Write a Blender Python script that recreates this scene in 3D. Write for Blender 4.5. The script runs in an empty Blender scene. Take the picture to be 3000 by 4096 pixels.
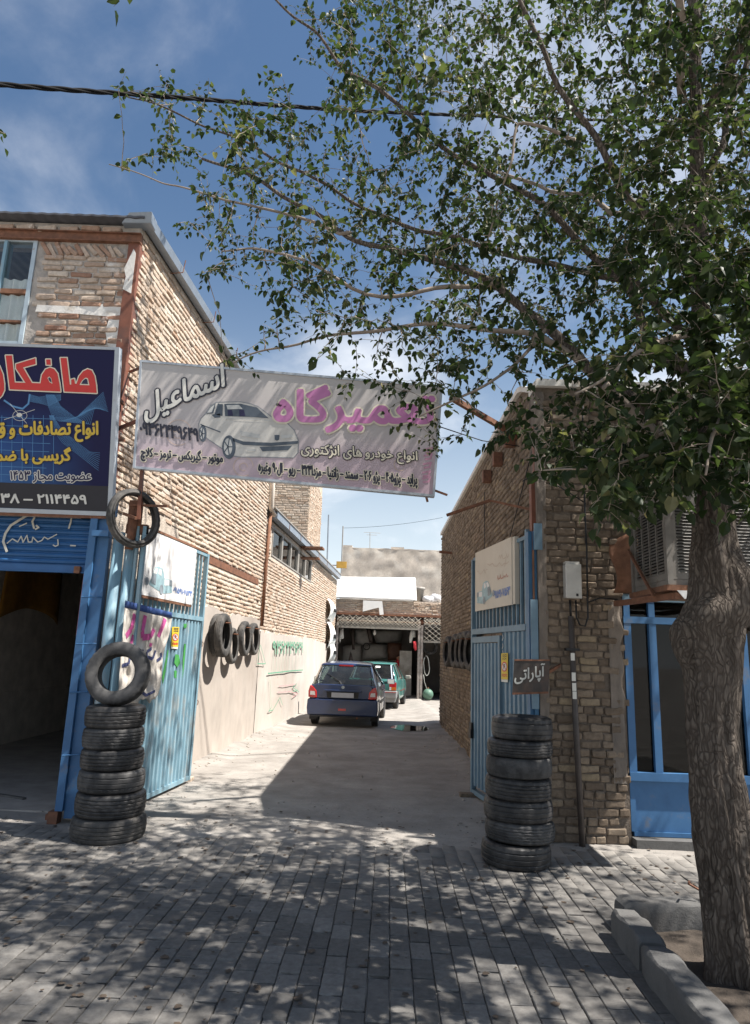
import bpy, math, random
import numpy as np
from mathutils import Vector, Matrix, noise as mnoise
random.seed(7); np.random.seed(7)
R = math.radians
sc = bpy.context.scene
COL = sc.collection

# ------------------------------------------------------------------ camera
FPX, PITCH, ROLL, EYE = 2700.0, R(12.0), R(2.0), 1.65     # focal length in pixels of the 3000 x 4096 photograph
FW = Vector((0, math.cos(PITCH), math.sin(PITCH)))
_r0 = Vector((1, 0, 0)); _u0 = Vector((0, -math.sin(PITCH), math.cos(PITCH)))
RT = _r0*math.cos(ROLL) + _u0*math.sin(ROLL)
UP = _u0*math.cos(ROLL) - _r0*math.sin(ROLL)
CAM = Vector((0, 0, EYE))
cd = bpy.data.cameras.new('camera'); cam = bpy.data.objects.new('camera', cd); COL.objects.link(cam)
m = Matrix((RT, UP, -FW)).transposed().to_4x4(); m.translation = CAM
cam.matrix_world = m
cd.sensor_fit = 'VERTICAL'; cd.sensor_height = 36; cd.sensor_width = 36; cd.lens = 36*FPX/4096
cd.clip_start = 0.05; cd.clip_end = 2000
sc.camera = cam
sc.render.resolution_x = 750; sc.render.resolution_y = 1024

# ------------------------------------------------------------------ world, sun, exposure
SUN_EL, SUN_AZ = R(58.5), R(14)            # sun stands to the right, a little behind the camera
SUND = Vector((math.cos(SUN_EL)*math.cos(SUN_AZ), -math.cos(SUN_EL)*math.sin(SUN_AZ), math.sin(SUN_EL)))
w = bpy.data.worlds.new('World'); sc.world = w; w.use_nodes = True
nt = w.node_tree; nt.nodes.clear()
def N(t, **k):
    n = nt.nodes.new(t)
    for a, b in k.items(): setattr(n, a, b)
    return n
L = nt.links.new
out = N('ShaderNodeOutputWorld'); bg = N('ShaderNodeBackground'); bg.inputs[1].default_value = 0.05
sky = N('ShaderNodeTexSky', sky_type='NISHITA', sun_disc=False)
sky.sun_elevation = SUN_EL; sky.sun_rotation = R(90) + SUN_AZ; sky.altitude = 500
sky.air_density = 1.6; sky.dust_density = 0.0; sky.ozone_density = 6.0
tc = N('ShaderNodeTexCoord'); sep = N('ShaderNodeSeparateXYZ'); L(tc.outputs['Generated'], sep.inputs[0])
mz = N('ShaderNodeMath', operation='ADD'); L(sep.outputs['Z'], mz.inputs[0]); mz.inputs[1].default_value = 0.16
dx = N('ShaderNodeMath', operation='DIVIDE'); L(sep.outputs['X'], dx.inputs[0]); L(mz.outputs[0], dx.inputs[1])
dy = N('ShaderNodeMath', operation='DIVIDE'); L(sep.outputs['Y'], dy.inputs[0]); L(mz.outputs[0], dy.inputs[1])
cmb = N('ShaderNodeCombineXYZ'); L(dx.outputs[0], cmb.inputs[0]); L(dy.outputs[0], cmb.inputs[1])
mp = N('ShaderNodeMapping'); L(cmb.outputs[0], mp.inputs[0])
mp.inputs['Location'].default_value = (5.42, 0.42, 0); mp.inputs['Rotation'].default_value = (0, 0, R(28)); mp.inputs['Scale'].default_value = (1.25, 0.8, 1)
n1 = N('ShaderNodeTexNoise'); n1.inputs['Scale'].default_value = 1.5; n1.inputs['Detail'].default_value = 9; n1.inputs['Roughness'].default_value = 0.56
n1.inputs['Distortion'].default_value = 0.35
L(mp.outputs[0], n1.inputs['Vector'])
rp = N('ShaderNodeValToRGB'); rp.color_ramp.elements[0].position = 0.43; rp.color_ramp.elements[1].position = 0.76
rp.color_ramp.interpolation = 'EASE'
L(n1.outputs['Fac'], rp.inputs[0])
mul = N('ShaderNodeMath', operation='MULTIPLY'); L(rp.outputs[0], mul.inputs[0]); mul.inputs[1].default_value = 0.75
mix = N('ShaderNodeMix', data_type='RGBA'); L(mul.outputs[0], mix.inputs['Factor']); L(sky.outputs[0], mix.inputs['A'])
mix.inputs['B'].default_value = (11.0, 11.2, 11.6, 1)
hz = N('ShaderNodeMapRange', interpolation_type='LINEAR'); L(sep.outputs['Z'], hz.inputs[0])      # pale haze low over the horizon, all round
hz.inputs[1].default_value = -0.02; hz.inputs[2].default_value = 0.60; hz.inputs[3].default_value = 1.0; hz.inputs[4].default_value = 0.0
hp = N('ShaderNodeMath', operation='POWER'); L(hz.outputs[0], hp.inputs[0]); hp.inputs[1].default_value = 2.0
mix2 = N('ShaderNodeMix', data_type='RGBA'); L(hp.outputs[0], mix2.inputs['Factor']); L(mix.outputs['Result'], mix2.inputs['A'])
mix2.inputs['B'].default_value = (10.5, 11.2, 11.8, 1)
L(mix2.outputs['Result'], bg.inputs[0]); L(bg.outputs[0], out.inputs[0])

sl = bpy.data.lights.new('sun', 'SUN'); sl.energy = 5.0; sl.angle = R(0.53); sl.color = (1.0, 0.955, 0.89)
so = bpy.data.objects.new('sun', sl); COL.objects.link(so)
so.rotation_euler = (-SUND).to_track_quat('-Z', 'Y').to_euler(); so.location = SUND*60
sc.view_settings.view_transform = 'Standard'; sc.view_settings.look = 'None'
sc.view_settings.exposure = 1.12; sc.view_settings.gamma = 1.0
sc.render.engine = 'CYCLES'
sc.cycles.max_bounces = 8; sc.cycles.transparent_max_bounces = 12

# ------------------------------------------------------------------ pixels of the photograph to points on known surfaces
def ray(px, py): return FW + RT*((px-1500)/FPX) - UP*((py-2048)/FPX)
def G(px, py, z=0.0):
    d = ray(px, py); return CAM + d*((z-EYE)/d.z)
def YP(px, py, y):
    d = ray(px, py); return CAM + d*(y/d.y)
def proj(p):
    v = Vector(p)-CAM; z = v.dot(FW)
    if z < 0.05: return None
    return (1500+FPX*v.dot(RT)/z, 2048-FPX*v.dot(UP)/z)
class Plane:
    """vertical plane through two ground points; u runs from a to b, v is height, n points to side"""
    def __init__(s, a, b, side):
        s.o = Vector((a[0], a[1], 0)); s.U = Vector((b[0]-a[0], b[1]-a[1], 0)).normalized(); s.V = Vector((0, 0, 1))
        n = Vector((s.U.y, -s.U.x, 0)); s.N = n if n.dot(Vector((side[0], side[1], 0))) > 0 else -n
    def pt(s, u, v, n=0.0): return s.o + s.U*u + s.V*v + s.N*n
    def px(s, x, y, n=0.0):
        d = ray(x, y); o = s.o + s.N*n
        t = s.N.dot(o-CAM)/s.N.dot(d); p = CAM + d*t - o
        return (p.dot(s.U), p.z)
FL = Plane((-2.78, 6.9), (-1.78, 6.9), (0, -1))       # street front, left house (u = x + 2.78)
LW = Plane((-2.78, 6.9), (-1.35, 26.0), (1, 0))       # left side of the alley
RW = Plane((1.70, 6.75), (1.79, 17.5), (-1, 0))       # right side of the alley
FR = Plane((1.66, 6.75), (2.66, 6.75), (0, -1))       # street front, right house (u = x - 1.66)
GF = Plane((0, 27.3), (1, 27.3), (0, -1))             # front of the workshop at the end (u = x)

# ------------------------------------------------------------------ materials
MATS = {}
class NT:
    def __init__(s, name):
        s.m = bpy.data.materials.new(name); s.m.use_nodes = True; s.t = s.m.node_tree
        s.b = s.t.nodes['Principled BSDF']; s.o = s.t.nodes['Material Output']
        s.geo = s.n('ShaderNodeNewGeometry')
    def n(s, ty, **k):
        x = s.t.nodes.new(ty)
        for a, b in k.items(): setattr(x, a, b)
        return x
    def l(s, a, b): s.t.links.new(a, b)
    def noise(s, scale, detail=5, rough=0.6, vec=None, stretch=None, dist=0.0):
        x = s.n('ShaderNodeTexNoise'); x.inputs['Scale'].default_value = scale; x.inputs['Detail'].default_value = detail
        x.inputs['Roughness'].default_value = rough; x.inputs['Distortion'].default_value = dist
        v = vec or s.geo.outputs['Position']
        if stretch:
            mpn = s.n('ShaderNodeMapping'); mpn.inputs['Scale'].default_value = stretch; s.l(v, mpn.inputs[0]); v = mpn.outputs[0]
        s.l(v, x.inputs['Vector']); return x.outputs['Fac']
    def ramp(s, fac, stops, interp='LINEAR'):
        r = s.n('ShaderNodeValToRGB'); r.color_ramp.interpolation = interp
        e = r.color_ramp.elements
        while len(e) < len(stops): e.new(0.5)
        for q, (p, c) in zip(e, stops):
            q.position = p; q.color = (c[0], c[1], c[2], 1) if hasattr(c, '__len__') else (c, c, c, 1)
        s.l(fac, r.inputs[0]); return r.outputs[0]
    def mix(s, f, a, b, mode='MIX'):
        x = s.n('ShaderNodeMix', data_type='RGBA', blend_type=mode)
        for k, v in (('Factor', f), ('A', a), ('B', b)):
            if hasattr(v, 'is_output'): s.l(v, x.inputs[k])
            elif k == 'Factor': x.inputs[k].default_value = v
            else: x.inputs[k].default_value = (v[0], v[1], v[2], 1)
        return x.outputs['Result']
    def bump(s, h, strength=0.3, dist=0.01, prev=None):
        x = s.n('ShaderNodeBump'); x.inputs['Strength'].default_value = strength; x.inputs['Distance'].default_value = dist
        s.l(h, x.inputs['Height'])
        if prev: s.l(prev, x.inputs['Normal'])
        return x.outputs[0]
def sc_col(c, k): return (min(1, c[0]*k), min(1, c[1]*k), min(1, c[2]*k))
def mat(name, col, rough=0.75, var=0.25, scale=6.0, bump=0.25, bscale=60.0, bdist=0.006, metal=0.0, dirt=None, dirt_scale=2.5, dirt_lo=0.5, dirt_hi=0.7,
        stretch=None, spec=0.4, coat=0.0, alpha=None, emit=None):
    if name in MATS: return MATS[name]
    k = NT(name)
    c = k.mix(k.ramp(k.noise(scale, 6, 0.65, stretch=stretch), [(0.3, 0), (0.7, 1)]), sc_col(col, 1-var), sc_col(col, 1+var*0.7))
    if dirt is not None:
        c = k.mix(k.ramp(k.noise(dirt_scale, 8, 0.68, stretch=stretch), [(dirt_lo, 0), (dirt_hi, 1)]), c, dirt)
    k.l(c, k.b.inputs['Base Color'])
    k.b.inputs['Roughness'].default_value = rough; k.b.inputs['Metallic'].default_value = metal
    k.b.inputs['Specular IOR Level'].default_value = spec
    if coat: k.b.inputs['Coat Weight'].default_value = coat; k.b.inputs['Coat Roughness'].default_value = 0.08
    if bump: k.l(k.bump(k.noise(bscale, 6, 0.7), bump, bdist), k.b.inputs['Normal'])
    MATS[name] = k.m; return k.m
def mat_tone(name, stops, attr=None, rough=0.9, bump=0.5, bscale=70, bdist=0.008, speck=None, white=None, dust=False):
    """colour picked by a per-piece value: object random for single pieces, a stored value for joined ones"""
    k = NT(name)
    if attr:
        a = k.n('ShaderNodeAttribute'); a.attribute_name = attr; f = a.outputs['Fac']
    else:
        f = k.n('ShaderNodeObjectInfo').outputs['Random']
    c = k.ramp(f, stops)
    c = k.mix(k.ramp(k.noise(26, 8, 0.7), [(0.3, 0), (0.72, 1)]), k.mix(1.0, c, (0.66, 0.63, 0.6), 'MULTIPLY'), k.mix(1.0, c, (1.18, 1.16, 1.12), 'MULTIPLY'))
    if white is not None:
        c = k.mix(k.ramp(k.noise(3.2, 8, 0.72), [(0.56, 0), (0.68, 0.85)]), c, white)
    if speck is not None:
        c = k.mix(k.ramp(k.noise(1.3, 9, 0.75), [(0.5, 0), (0.75, 0.75)]), c, speck)
    if dust:
        sp_ = k.n('ShaderNodeSeparateXYZ'); k.l(k.geo.outputs['Position'], sp_.inputs[0])
        mr_ = k.n('ShaderNodeMapRange'); k.l(sp_.outputs[1], mr_.inputs[0]); mr_.inputs[1].default_value = 4.6; mr_.inputs[2].default_value = 6.8; mr_.inputs[3].default_value = -.1; mr_.inputs[4].default_value = .36
        ad_ = k.n('ShaderNodeMath', operation='ADD'); k.l(mr_.outputs[0], ad_.inputs[0]); k.l(k.noise(2.6, 9, .7), ad_.inputs[1])
        c = k.mix(k.ramp(ad_.outputs[0], [(.5, 0), (.9, .95)]), c, (.25, .232, .21))
    k.l(c, k.b.inputs['Base Color']); k.b.inputs['Roughness'].default_value = rough
    k.b.inputs['Specular IOR Level'].default_value = 0.25
    k.l(k.bump(k.noise(bscale, 8, 0.75), bump, bdist), k.b.inputs['Normal'])
    return k.m
def pair(name, stops, **kw): return (mat_tone(name+'_single', stops, None, **kw), mat_tone(name+'_joined', stops, 'tone', **kw))

BUFF = pair('buff_brick', [(0, (.43, .30, .22)), (.1, (.49, .375, .29)), (.35, (.53, .425, .34)), (.7, (.57, .475, .39)), (.95, (.62, .54, .455)), (1, (.66, .60, .53))], speck=(.60, .53, .46))
FRONT = pair('front_brick', [(0, (.31, .17, .12)), (.2, (.40, .27, .20)), (.35, (.45, .345, .275)), (.7, (.51, .42, .345)), (1, (.60, .53, .46))], white=(.68, .64, .59))
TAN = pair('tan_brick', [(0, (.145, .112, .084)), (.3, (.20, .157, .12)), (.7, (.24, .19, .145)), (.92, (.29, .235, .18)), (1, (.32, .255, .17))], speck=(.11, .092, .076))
PAVE = pair('paver', [(0, (.105, .102, .099)), (.4, (.135, .131, .127)), (.8, (.155, .151, .146)), (1, (.185, .18, .174))], bump=0.35, bdist=0.004, speck=(.07, .067, .064), dust=True)
M_mort = mat('cream_mortar', (.53, .455, .38), .95, .3, 9, .9, 45, .02)
M_mortg = mat('grey_mortar', (.44, .395, .35), .95, .3, 9, .9, 45, .02, dirt=(.6, .57, .53), dirt_lo=.58)
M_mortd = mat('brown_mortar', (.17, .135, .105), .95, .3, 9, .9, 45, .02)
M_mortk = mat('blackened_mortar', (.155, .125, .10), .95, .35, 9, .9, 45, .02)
M_plaster = mat('cement_render', (.46, .405, .355), .95, .22, 2.2, .5, 90, .006, dirt=(.34, .29, .25), dirt_scale=1.1, stretch=(1, 1, .45))
M_plast2 = mat('rough_cement', (.20, .168, .14), .95, .25, 5, .7, 60, .01)
M_white = mat('white_plaster', (.72, .69, .64), .9, .12, 6, .5, 40, .01, dirt=(.5, .44, .36), dirt_lo=.58)
M_blue = mat('bright_blue_paint', (.05, .145, .30), .5, .16, 5, .12, 40, .003, dirt=(.14, .15, .17), dirt_scale=5, dirt_lo=.56, dirt_hi=.74)
M_blued = mat('shutter_blue_paint', (.028, .11, .27), .45, .16, 4, .08, 40, .003)
M_lblue = mat('pale_blue_paint', (.215, .355, .43), .55, .25, 5, .15, 50, .003, dirt=(.33, .30, .26), dirt_scale=5, dirt_lo=.52, dirt_hi=.72, stretch=(1, 1, .35))
M_gblue = mat('grey_blue_paint', (.155, .245, .315), .5, .18, 6, .12, 50, .003, dirt=(.22, .2, .18), dirt_scale=7, dirt_lo=.62, dirt_hi=.74)
M_rust = mat('rusty_steel', (.21, .095, .055), .8, .4, 14, .5, 60, .005, dirt=(.12, .06, .04), dirt_scale=6)
M_redox = mat('red_oxide_paint', (.20, .075, .045), .6, .22, 8, .2, 60, .003, dirt=(.12, .06, .045), dirt_scale=5)
M_orust = mat('orange_rust', (.22, .105, .06), .85, .4, 9, .5, 50, .005, dirt=(.13, .065, .04), dirt_scale=5)
M_zinc = mat('galvanised_sheet', (.27, .31, .36), .45, .12, 5, .08, 30, .002, metal=.35)
M_roof = mat('dark_roof_sheet', (.10, .10, .11), .6, .25, 6, .2, 30, .004)
M_grey = mat('grey_enamel', (.30, .28, .25), .55, .2, 5, .15, 40, .003, dirt=(.22, .16, .12), dirt_scale=8, dirt_lo=.6)
M_cool = mat('cooler_enamel', (.185, .17, .15), .6, .25, 5, .15, 40, .003, dirt=(.13, .09, .065), dirt_scale=7, dirt_lo=.55)
M_cable = mat('black_cable_sheath', (.012, .012, .013), .85, .2, 8, .1, spec=.15)
M_black = mat('black_plastic', (.012, .012, .013), .5, .2, 8, .05)
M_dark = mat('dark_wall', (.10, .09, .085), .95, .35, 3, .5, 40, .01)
M_conc = mat('concrete', (.115, .112, .108), .92, .25, 6, .6, 50, .01, dirt=(.075, .07, .065), dirt_scale=3)
M_rubber = mat('tyre_rubber', (.024, .0235, .024), .5, .4, 9, .3, 120, .002, dirt=(.11, .10, .092), dirt_scale=4.5, dirt_lo=.44, dirt_hi=.82)
M_rubberg = mat('greyed_tyre_rubber', (.034, .033, .033), .68, .4, 7, .3, 120, .002, dirt=(.13, .125, .12), dirt_scale=3.5, dirt_lo=.42, dirt_hi=.8)
M_rubberd = mat('dusty_tyre_rubber', (.05, .048, .046), .8, .35, 9, .35, 120, .002, dirt=(.15, .135, .12), dirt_scale=5, dirt_lo=.45, dirt_hi=.75)
M_wall2 = mat('beige_render', (.58, .51, .43), .95, .25, 2.2, .6, 30, .02, dirt=(.70, .65, .57), dirt_scale=1.4)
M_whites = mat('white_sheet', (.80, .79, .77), .7, .06, 3, .1, 20, .004)
M_glass = None
def glass_mat(name, col, rough=.03, mixf=.35, dirt=.12):
    k = NT(name); t = k.n('ShaderNodeBsdfTransparent'); t.inputs[0].default_value = (*col, 1)
    g = k.n('ShaderNodeBsdfGlossy'); g.inputs['Roughness'].default_value = rough
    d = k.n('ShaderNodeBsdfDiffuse'); d.inputs[0].default_value = (.2, .19, .17, 1)
    f = k.n('ShaderNodeFresnel'); f.inputs[0].default_value = 1.38
    m1 = k.n('ShaderNodeMixShader'); k.l(f.outputs[0], m1.inputs[0]); k.l(t.outputs[0], m1.inputs[1]); k.l(g.outputs[0], m1.inputs[2])
    m2 = k.n('ShaderNodeMixShader'); k.l(k.ramp(k.noise(2.5, 8, .7), [(.4, 0), (.8, dirt*2)]), m2.inputs[0])
    k.l(m1.outputs[0], m2.inputs[1]); k.l(d.outputs[0], m2.inputs[2])
    k.l(m2.outputs[0], k.o.inputs[0]); return k.m
M_glass = glass_mat('dusty_window_glass', (.6, .64, .64), dirt=.03)
M_shopglass = glass_mat('dark_shop_glass', (.30, .31, .31), dirt=.03)
M_clearglass = glass_mat('clear_window_glass', (.93, .95, .95), dirt=.01)
M_carglass = glass_mat('car_glass', (.45, .55, .52), .02, dirt=.06)

# ------------------------------------------------------------------ mesh helpers
WL = {}                                                # world location of every object we make
def link(o, parent=None, loc=None):
    COL.objects.link(o)
    if parent is not None: o.parent = parent
    WL[o.name] = Vector(loc) if loc is not None else (WL[parent.name].copy() if parent is not None else Vector((0, 0, 0)))
    if loc is not None: o.location = Vector(loc) - (WL[parent.name] if parent is not None else Vector((0, 0, 0)))
    return o
def tag(o, label, cat, group=None, kind=None):
    if label: o['label'] = label
    if cat: o['category'] = cat
    if group: o['group'] = group
    if kind: o['kind'] = kind
    return o
def thing(name, loc, label, cat, group=None):
    o = bpy.data.objects.new(name, None); o.empty_display_size = 0.1
    link(o, None, loc); return tag(o, label, cat, group)
class MB:
    def __init__(s): s.v = []; s.f = []
    def add(s, vs, fs):
        b = len(s.v); s.v.extend(Vector(p) for p in vs); s.f.extend(tuple(b+i for i in f) for f in fs); return s
    def hexa(s, p):        # 8 corners: bottom loop 0-3, top loop 4-7
        return s.add(p, [(3, 2, 1, 0), (4, 5, 6, 7), (0, 1, 5, 4), (1, 2, 6, 5), (2, 3, 7, 6), (3, 0, 4, 7)])
    def box(s, x0, x1, y0, y1, z0, z1):
        return s.hexa([(x0, y0, z0), (x1, y0, z0), (x1, y1, z0), (x0, y1, z0), (x0, y0, z1), (x1, y0, z1), (x1, y1, z1), (x0, y1, z1)])
    def pbox(s, P, u0, u1, v0, v1, n0, n1):
        return s.hexa([P.pt(u0, v0, n1), P.pt(u1, v0, n1), P.pt(u1, v0, n0), P.pt(u0, v0, n0), P.pt(u0, v1, n1), P.pt(u1, v1, n1), P.pt(u1, v1, n0), P.pt(u0, v1, n0)])
    def bar(s, a, b, w, h, upv=(0, 0, 1)):
        a = Vector(a); b = Vector(b); d = (b-a).normalized(); u = Vector(upv)
        if abs(d.dot(u)) > .95: u = Vector((1, 0, 0))
        x = d.cross(u).normalized(); y = x.cross(d).normalized()
        x *= w/2; y *= h/2
        return s.hexa([a-x-y, a+x-y, a+x+y, a-x+y, b-x-y, b+x-y, b+x+y, b-x+y])
    def tube(s, pts, r, n=8, cap=True):
        pts = [Vector(p) for p in pts]; rr = r if hasattr(r, '__len__') else [r]*len(pts)
        rings = []; prev = None
        for i, p in enumerate(pts):
            d = (pts[min(i+1, len(pts)-1)]-pts[max(i-1, 0)])
            d = d.normalized() if d.length > 1e-9 else Vector((0, 0, 1))
            if prev is None:
                a = Vector((0, 0, 1)) if abs(d.z) < .9 else Vector((1, 0, 0)); x = d.cross(a).normalized()
            else:
                x = (prev - d*prev.dot(d)); x = x.normalized() if x.length > 1e-6 else d.orthogonal().normalized()
            prev = x; y = d.cross(x)
            rings.append([p + (x*math.cos(2*math.pi*k/n) + y*math.sin(2*math.pi*k/n))*rr[i] for k in range(n)])
        b = len(s.v)
        for q in rings: s.v.extend(q)
        for i in range(len(rings)-1):
            for k in range(n):
                s.f.append((b+i*n+k, b+i*n+(k+1) % n, b+(i+1)*n+(k+1) % n, b+(i+1)*n+k))
        if cap:
            s.f.append(tuple(b+k for k in reversed(range(n)))); s.f.append(tuple(b+(len(rings)-1)*n+k for k in range(n)))
        return s
    def poly(s, P, uv, n=0.0):                # flat polygon in a plane
        return s.add([P.pt(u, v, n) for u, v in uv], [tuple(range(len(uv)))])
    def prism(s, P, uv, n0, n1):
        k = len(uv)
        return s.add([P.pt(u, v, n1) for u, v in uv]+[P.pt(u, v, n0) for u, v in uv],
                     [tuple(range(k)), tuple(reversed(range(k, 2*k)))]+[(i, i+k, (i+1) % k+k, (i+1) % k) for i in range(k)])
    def ribbon(s, P, uv, w, n):               # painted stroke of width w lying in a plane
        for (a, b), (c, d) in zip(uv[:-1], uv[1:]):
            t = Vector((c-a, d-b)); 
            if t.length < 1e-6: continue
            t.normalize(); q = Vector((-t.y, t.x))*w/2; e = t*w*.3
            s.poly(P, [(a-q.x-e.x, b-q.y-e.y), (c-q.x+e.x, d-q.y+e.y), (c+q.x+e.x, d+q.y+e.y), (a+q.x-e.x, b+q.y-e.y)], n+.0003*(len(s.f) % 4))
        return s
    def sheet(s, fn, nu, nv):                 # fn(i/nu, j/nv) -> point
        b = len(s.v)
        for i in range(nu+1):
            for j in range(nv+1): s.v.append(Vector(fn(i/nu, j/nv)))
        for i in range(nu):
            for j in range(nv): s.f.append((b+i*(nv+1)+j, b+(i+1)*(nv+1)+j, b+(i+1)*(nv+1)+j+1, b+i*(nv+1)+j+1))
        return s
    def build(s, name, m, parent=None, smooth=False, solid=0.0, loc=None):
        me = bpy.data.meshes.new(name)
        base = Vector(loc) if loc is not None else (WL[parent.name] if parent is not None else Vector((0, 0, 0)))
        me.from_pydata([v-base for v in s.v], [], s.f); me.update()
        if m: me.materials.append(m)
        if smooth: me.shade_smooth()
        o = bpy.data.objects.new(name, me); link(o, parent, loc)
        if solid:
            md = o.modifiers.new('thickness', 'SOLIDIFY'); md.thickness = solid; md.offset = -1
        return o
def part(name, m, parent, fn, smooth=False, solid=0.0):
    b = MB(); fn(b); return b.build(name, m, parent, smooth, solid)
def bevel(o, w=.006, seg=2):
    md = o.modifiers.new('bevel', 'BEVEL'); md.width = w; md.segments = seg; md.limit_method = 'ANGLE'; md.angle_limit = R(35); return o

# ------------------------------------------------------------------ bricks: single objects for the largest in view, the rest joined
def brick_variant(seed):
    rn = random.Random(seed); nu, nv = 4, 3; vs = []; fs = []
    for i in range(nu+1):
        for j in range(nv+1):
            a = (-1, -.84, .05, .86, 1)[i]; b = (-1, -.66, .66, 1)[j]
            ed = (abs(a) > .95) + (abs(b) > .95)
            x = a*.5 + rn.uniform(-.022, .022) - (.03*a if ed > 1 else 0); y = b*.5 + rn.uniform(-.06, .06) - (.06*b if ed > 1 else 0)
            z = 1 - (.34 if ed == 1 else .6 if ed > 1 else 0) + rn.uniform(-.2, .16)
            vs.append((x, y, z))
    n = len(vs); rim = [i*(nv+1) for i in range(nu+1)] + [nu*(nv+1)+j for j in range(1, nv+1)] + [i*(nv+1)+nv for i in range(nu-1, -1, -1)] + [j for j in range(nv-1, 0, -1)]
    for i in range(nu):
        for j in range(nv): fs.append((i*(nv+1)+j, (i+1)*(nv+1)+j, (i+1)*(nv+1)+j+1, i*(nv+1)+j+1))
    for q in rim: vs.append((vs[q][0]*1.03, vs[q][1]*1.06, -1))
    for k in range(len(rim)):
        k2 = (k+1) % len(rim); fs.append((rim[k], n+k, n+k2, rim[k2]))
    return np.array(vs), fs
BV = [brick_variant(100+i) for i in range(8)]
BME = {}
def brick_mesh(i, m, nm='brick'):
    key = (i, m.name, nm)
    if key not in BME:
        me = bpy.data.meshes.new(nm); me.from_pydata([tuple(v) for v in BV[i][0]], [], BV[i][1]); me.materials.append(m); me.update(); BME[key] = me
    return BME[key]
def lay(parent, mats, items, limit=300, nm='brick', rest='brick_courses'):
    """items: (Matrix3 columns sized, location, tone). The limit largest in the picture become single objects."""
    def size(it):
        p = proj(it[1])
        if p is None or not (-60 < p[0] < 3060 and -60 < p[1] < 4150): return 0
        return 1.0/max(.1, (it[1]-CAM).length)
    order = sorted(range(len(items)), key=lambda i: -size(items[i]))
    base = WL[parent.name]
    for i in order[:limit]:
        M3, loc, tone = items[i]
        o = bpy.data.objects.new(nm, brick_mesh(i % 8, mats[0], nm)); COL.objects.link(o); o.parent = parent
        mw = M3.to_4x4(); mw.translation = loc-base; o.matrix_basis = mw
    rs = order[limit:]
    if not rs: return
    V = []; F = []; T = []; off = 0
    nvv = len(BV[0][0]); F0 = BV[0][1]
    for i in rs:
        M3, loc, tone = items[i]
        A = np.array(M3); V.append(BV[i % 8][0] @ A.T + np.array(loc-base)); T.append(np.full(nvv, tone))
    V = np.concatenate(V); T = np.concatenate(T).astype(np.float32)
    # identical topology: build the polygons with arrays
    lens = np.array([len(f) for f in F0], dtype=np.int32); flat = np.array([q for f in F0 for q in f], dtype=np.int32)
    k = len(rs)
    allv = (flat[None, :] + (np.arange(k, dtype=np.int32)*nvv)[:, None]).ravel()
    me = bpy.data.meshes.new(rest)
    me.vertices.add(len(V)); me.vertices.foreach_set('co', V.astype(np.float32).ravel())
    me.loops.add(len(allv)); me.loops.foreach_set('vertex_index', allv)
    ls = np.tile(lens, k); st = np.concatenate([[0], np.cumsum(ls)[:-1]]).astype(np.int32)
    me.polygons.add(len(ls)); me.polygons.foreach_set('loop_start', st)
    me.update(calc_edges=True)
    at = me.attributes.new('tone', 'FLOAT', 'POINT'); at.data.foreach_set('value', T)
    me.materials.append(mats[1])
    o = bpy.data.objects.new(rest, me); COL.objects.link(o); o.parent = parent; o['kind'] = 'stuff'; WL[o.name] = base.copy()
    return o
def courses(P, u0, u1, v0, v1, inside=None, bl=.205, bh=.055, ju=.016, jv=.017, proud=.016, jit=.006, seed=1, half=.25, tilt=.012, depth=.03, headers=.0, n0=0.0, tone_fn=None):
    rn = random.Random(seed); items = []
    v = v0; row = 0
    while v + bh*.7 < v1:
        h = bh*rn.uniform(.9, 1.08); u = u0 - rn.uniform(0, bl*.9) if row % 2 else u0 - rn.uniform(0, bl*.5)
        while u < u1:
            l = bl*rn.uniform(.9, 1.07)
            if rn.random() < half: l *= rn.choice((.48, .5, .72))
            a = max(u, u0); b = min(u+l, u1)
            if b-a > .035:
                cu = (a+b)/2; cv = v+h/2 + rn.uniform(-jit, jit)
                if inside is None or inside(cu, cv, b-a, h):
                    th = rn.gauss(0, tilt); pr = max(.004, proud + rn.gauss(0, proud*.35))
                    c, s_ = math.cos(th), math.sin(th)
                    U = (P.U*c + P.V*s_)*(b-a); Vv = (P.V*c - P.U*s_)*h*rn.uniform(.94, 1.03); Nn = (P.N + P.U*rn.gauss(0, .05) + P.V*rn.gauss(0, .05))*pr
                    M3 = Matrix((U, Vv, Nn)).transposed()
                    t = rn.random() if tone_fn is None else tone_fn(rn, cu, cv)
                    items.append((M3, P.pt(cu, cv, n0), t))
            u += l + ju*rn.uniform(.7, 1.4)
        v += h + jv*rn.uniform(.75, 1.25); row += 1
    return items

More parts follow.
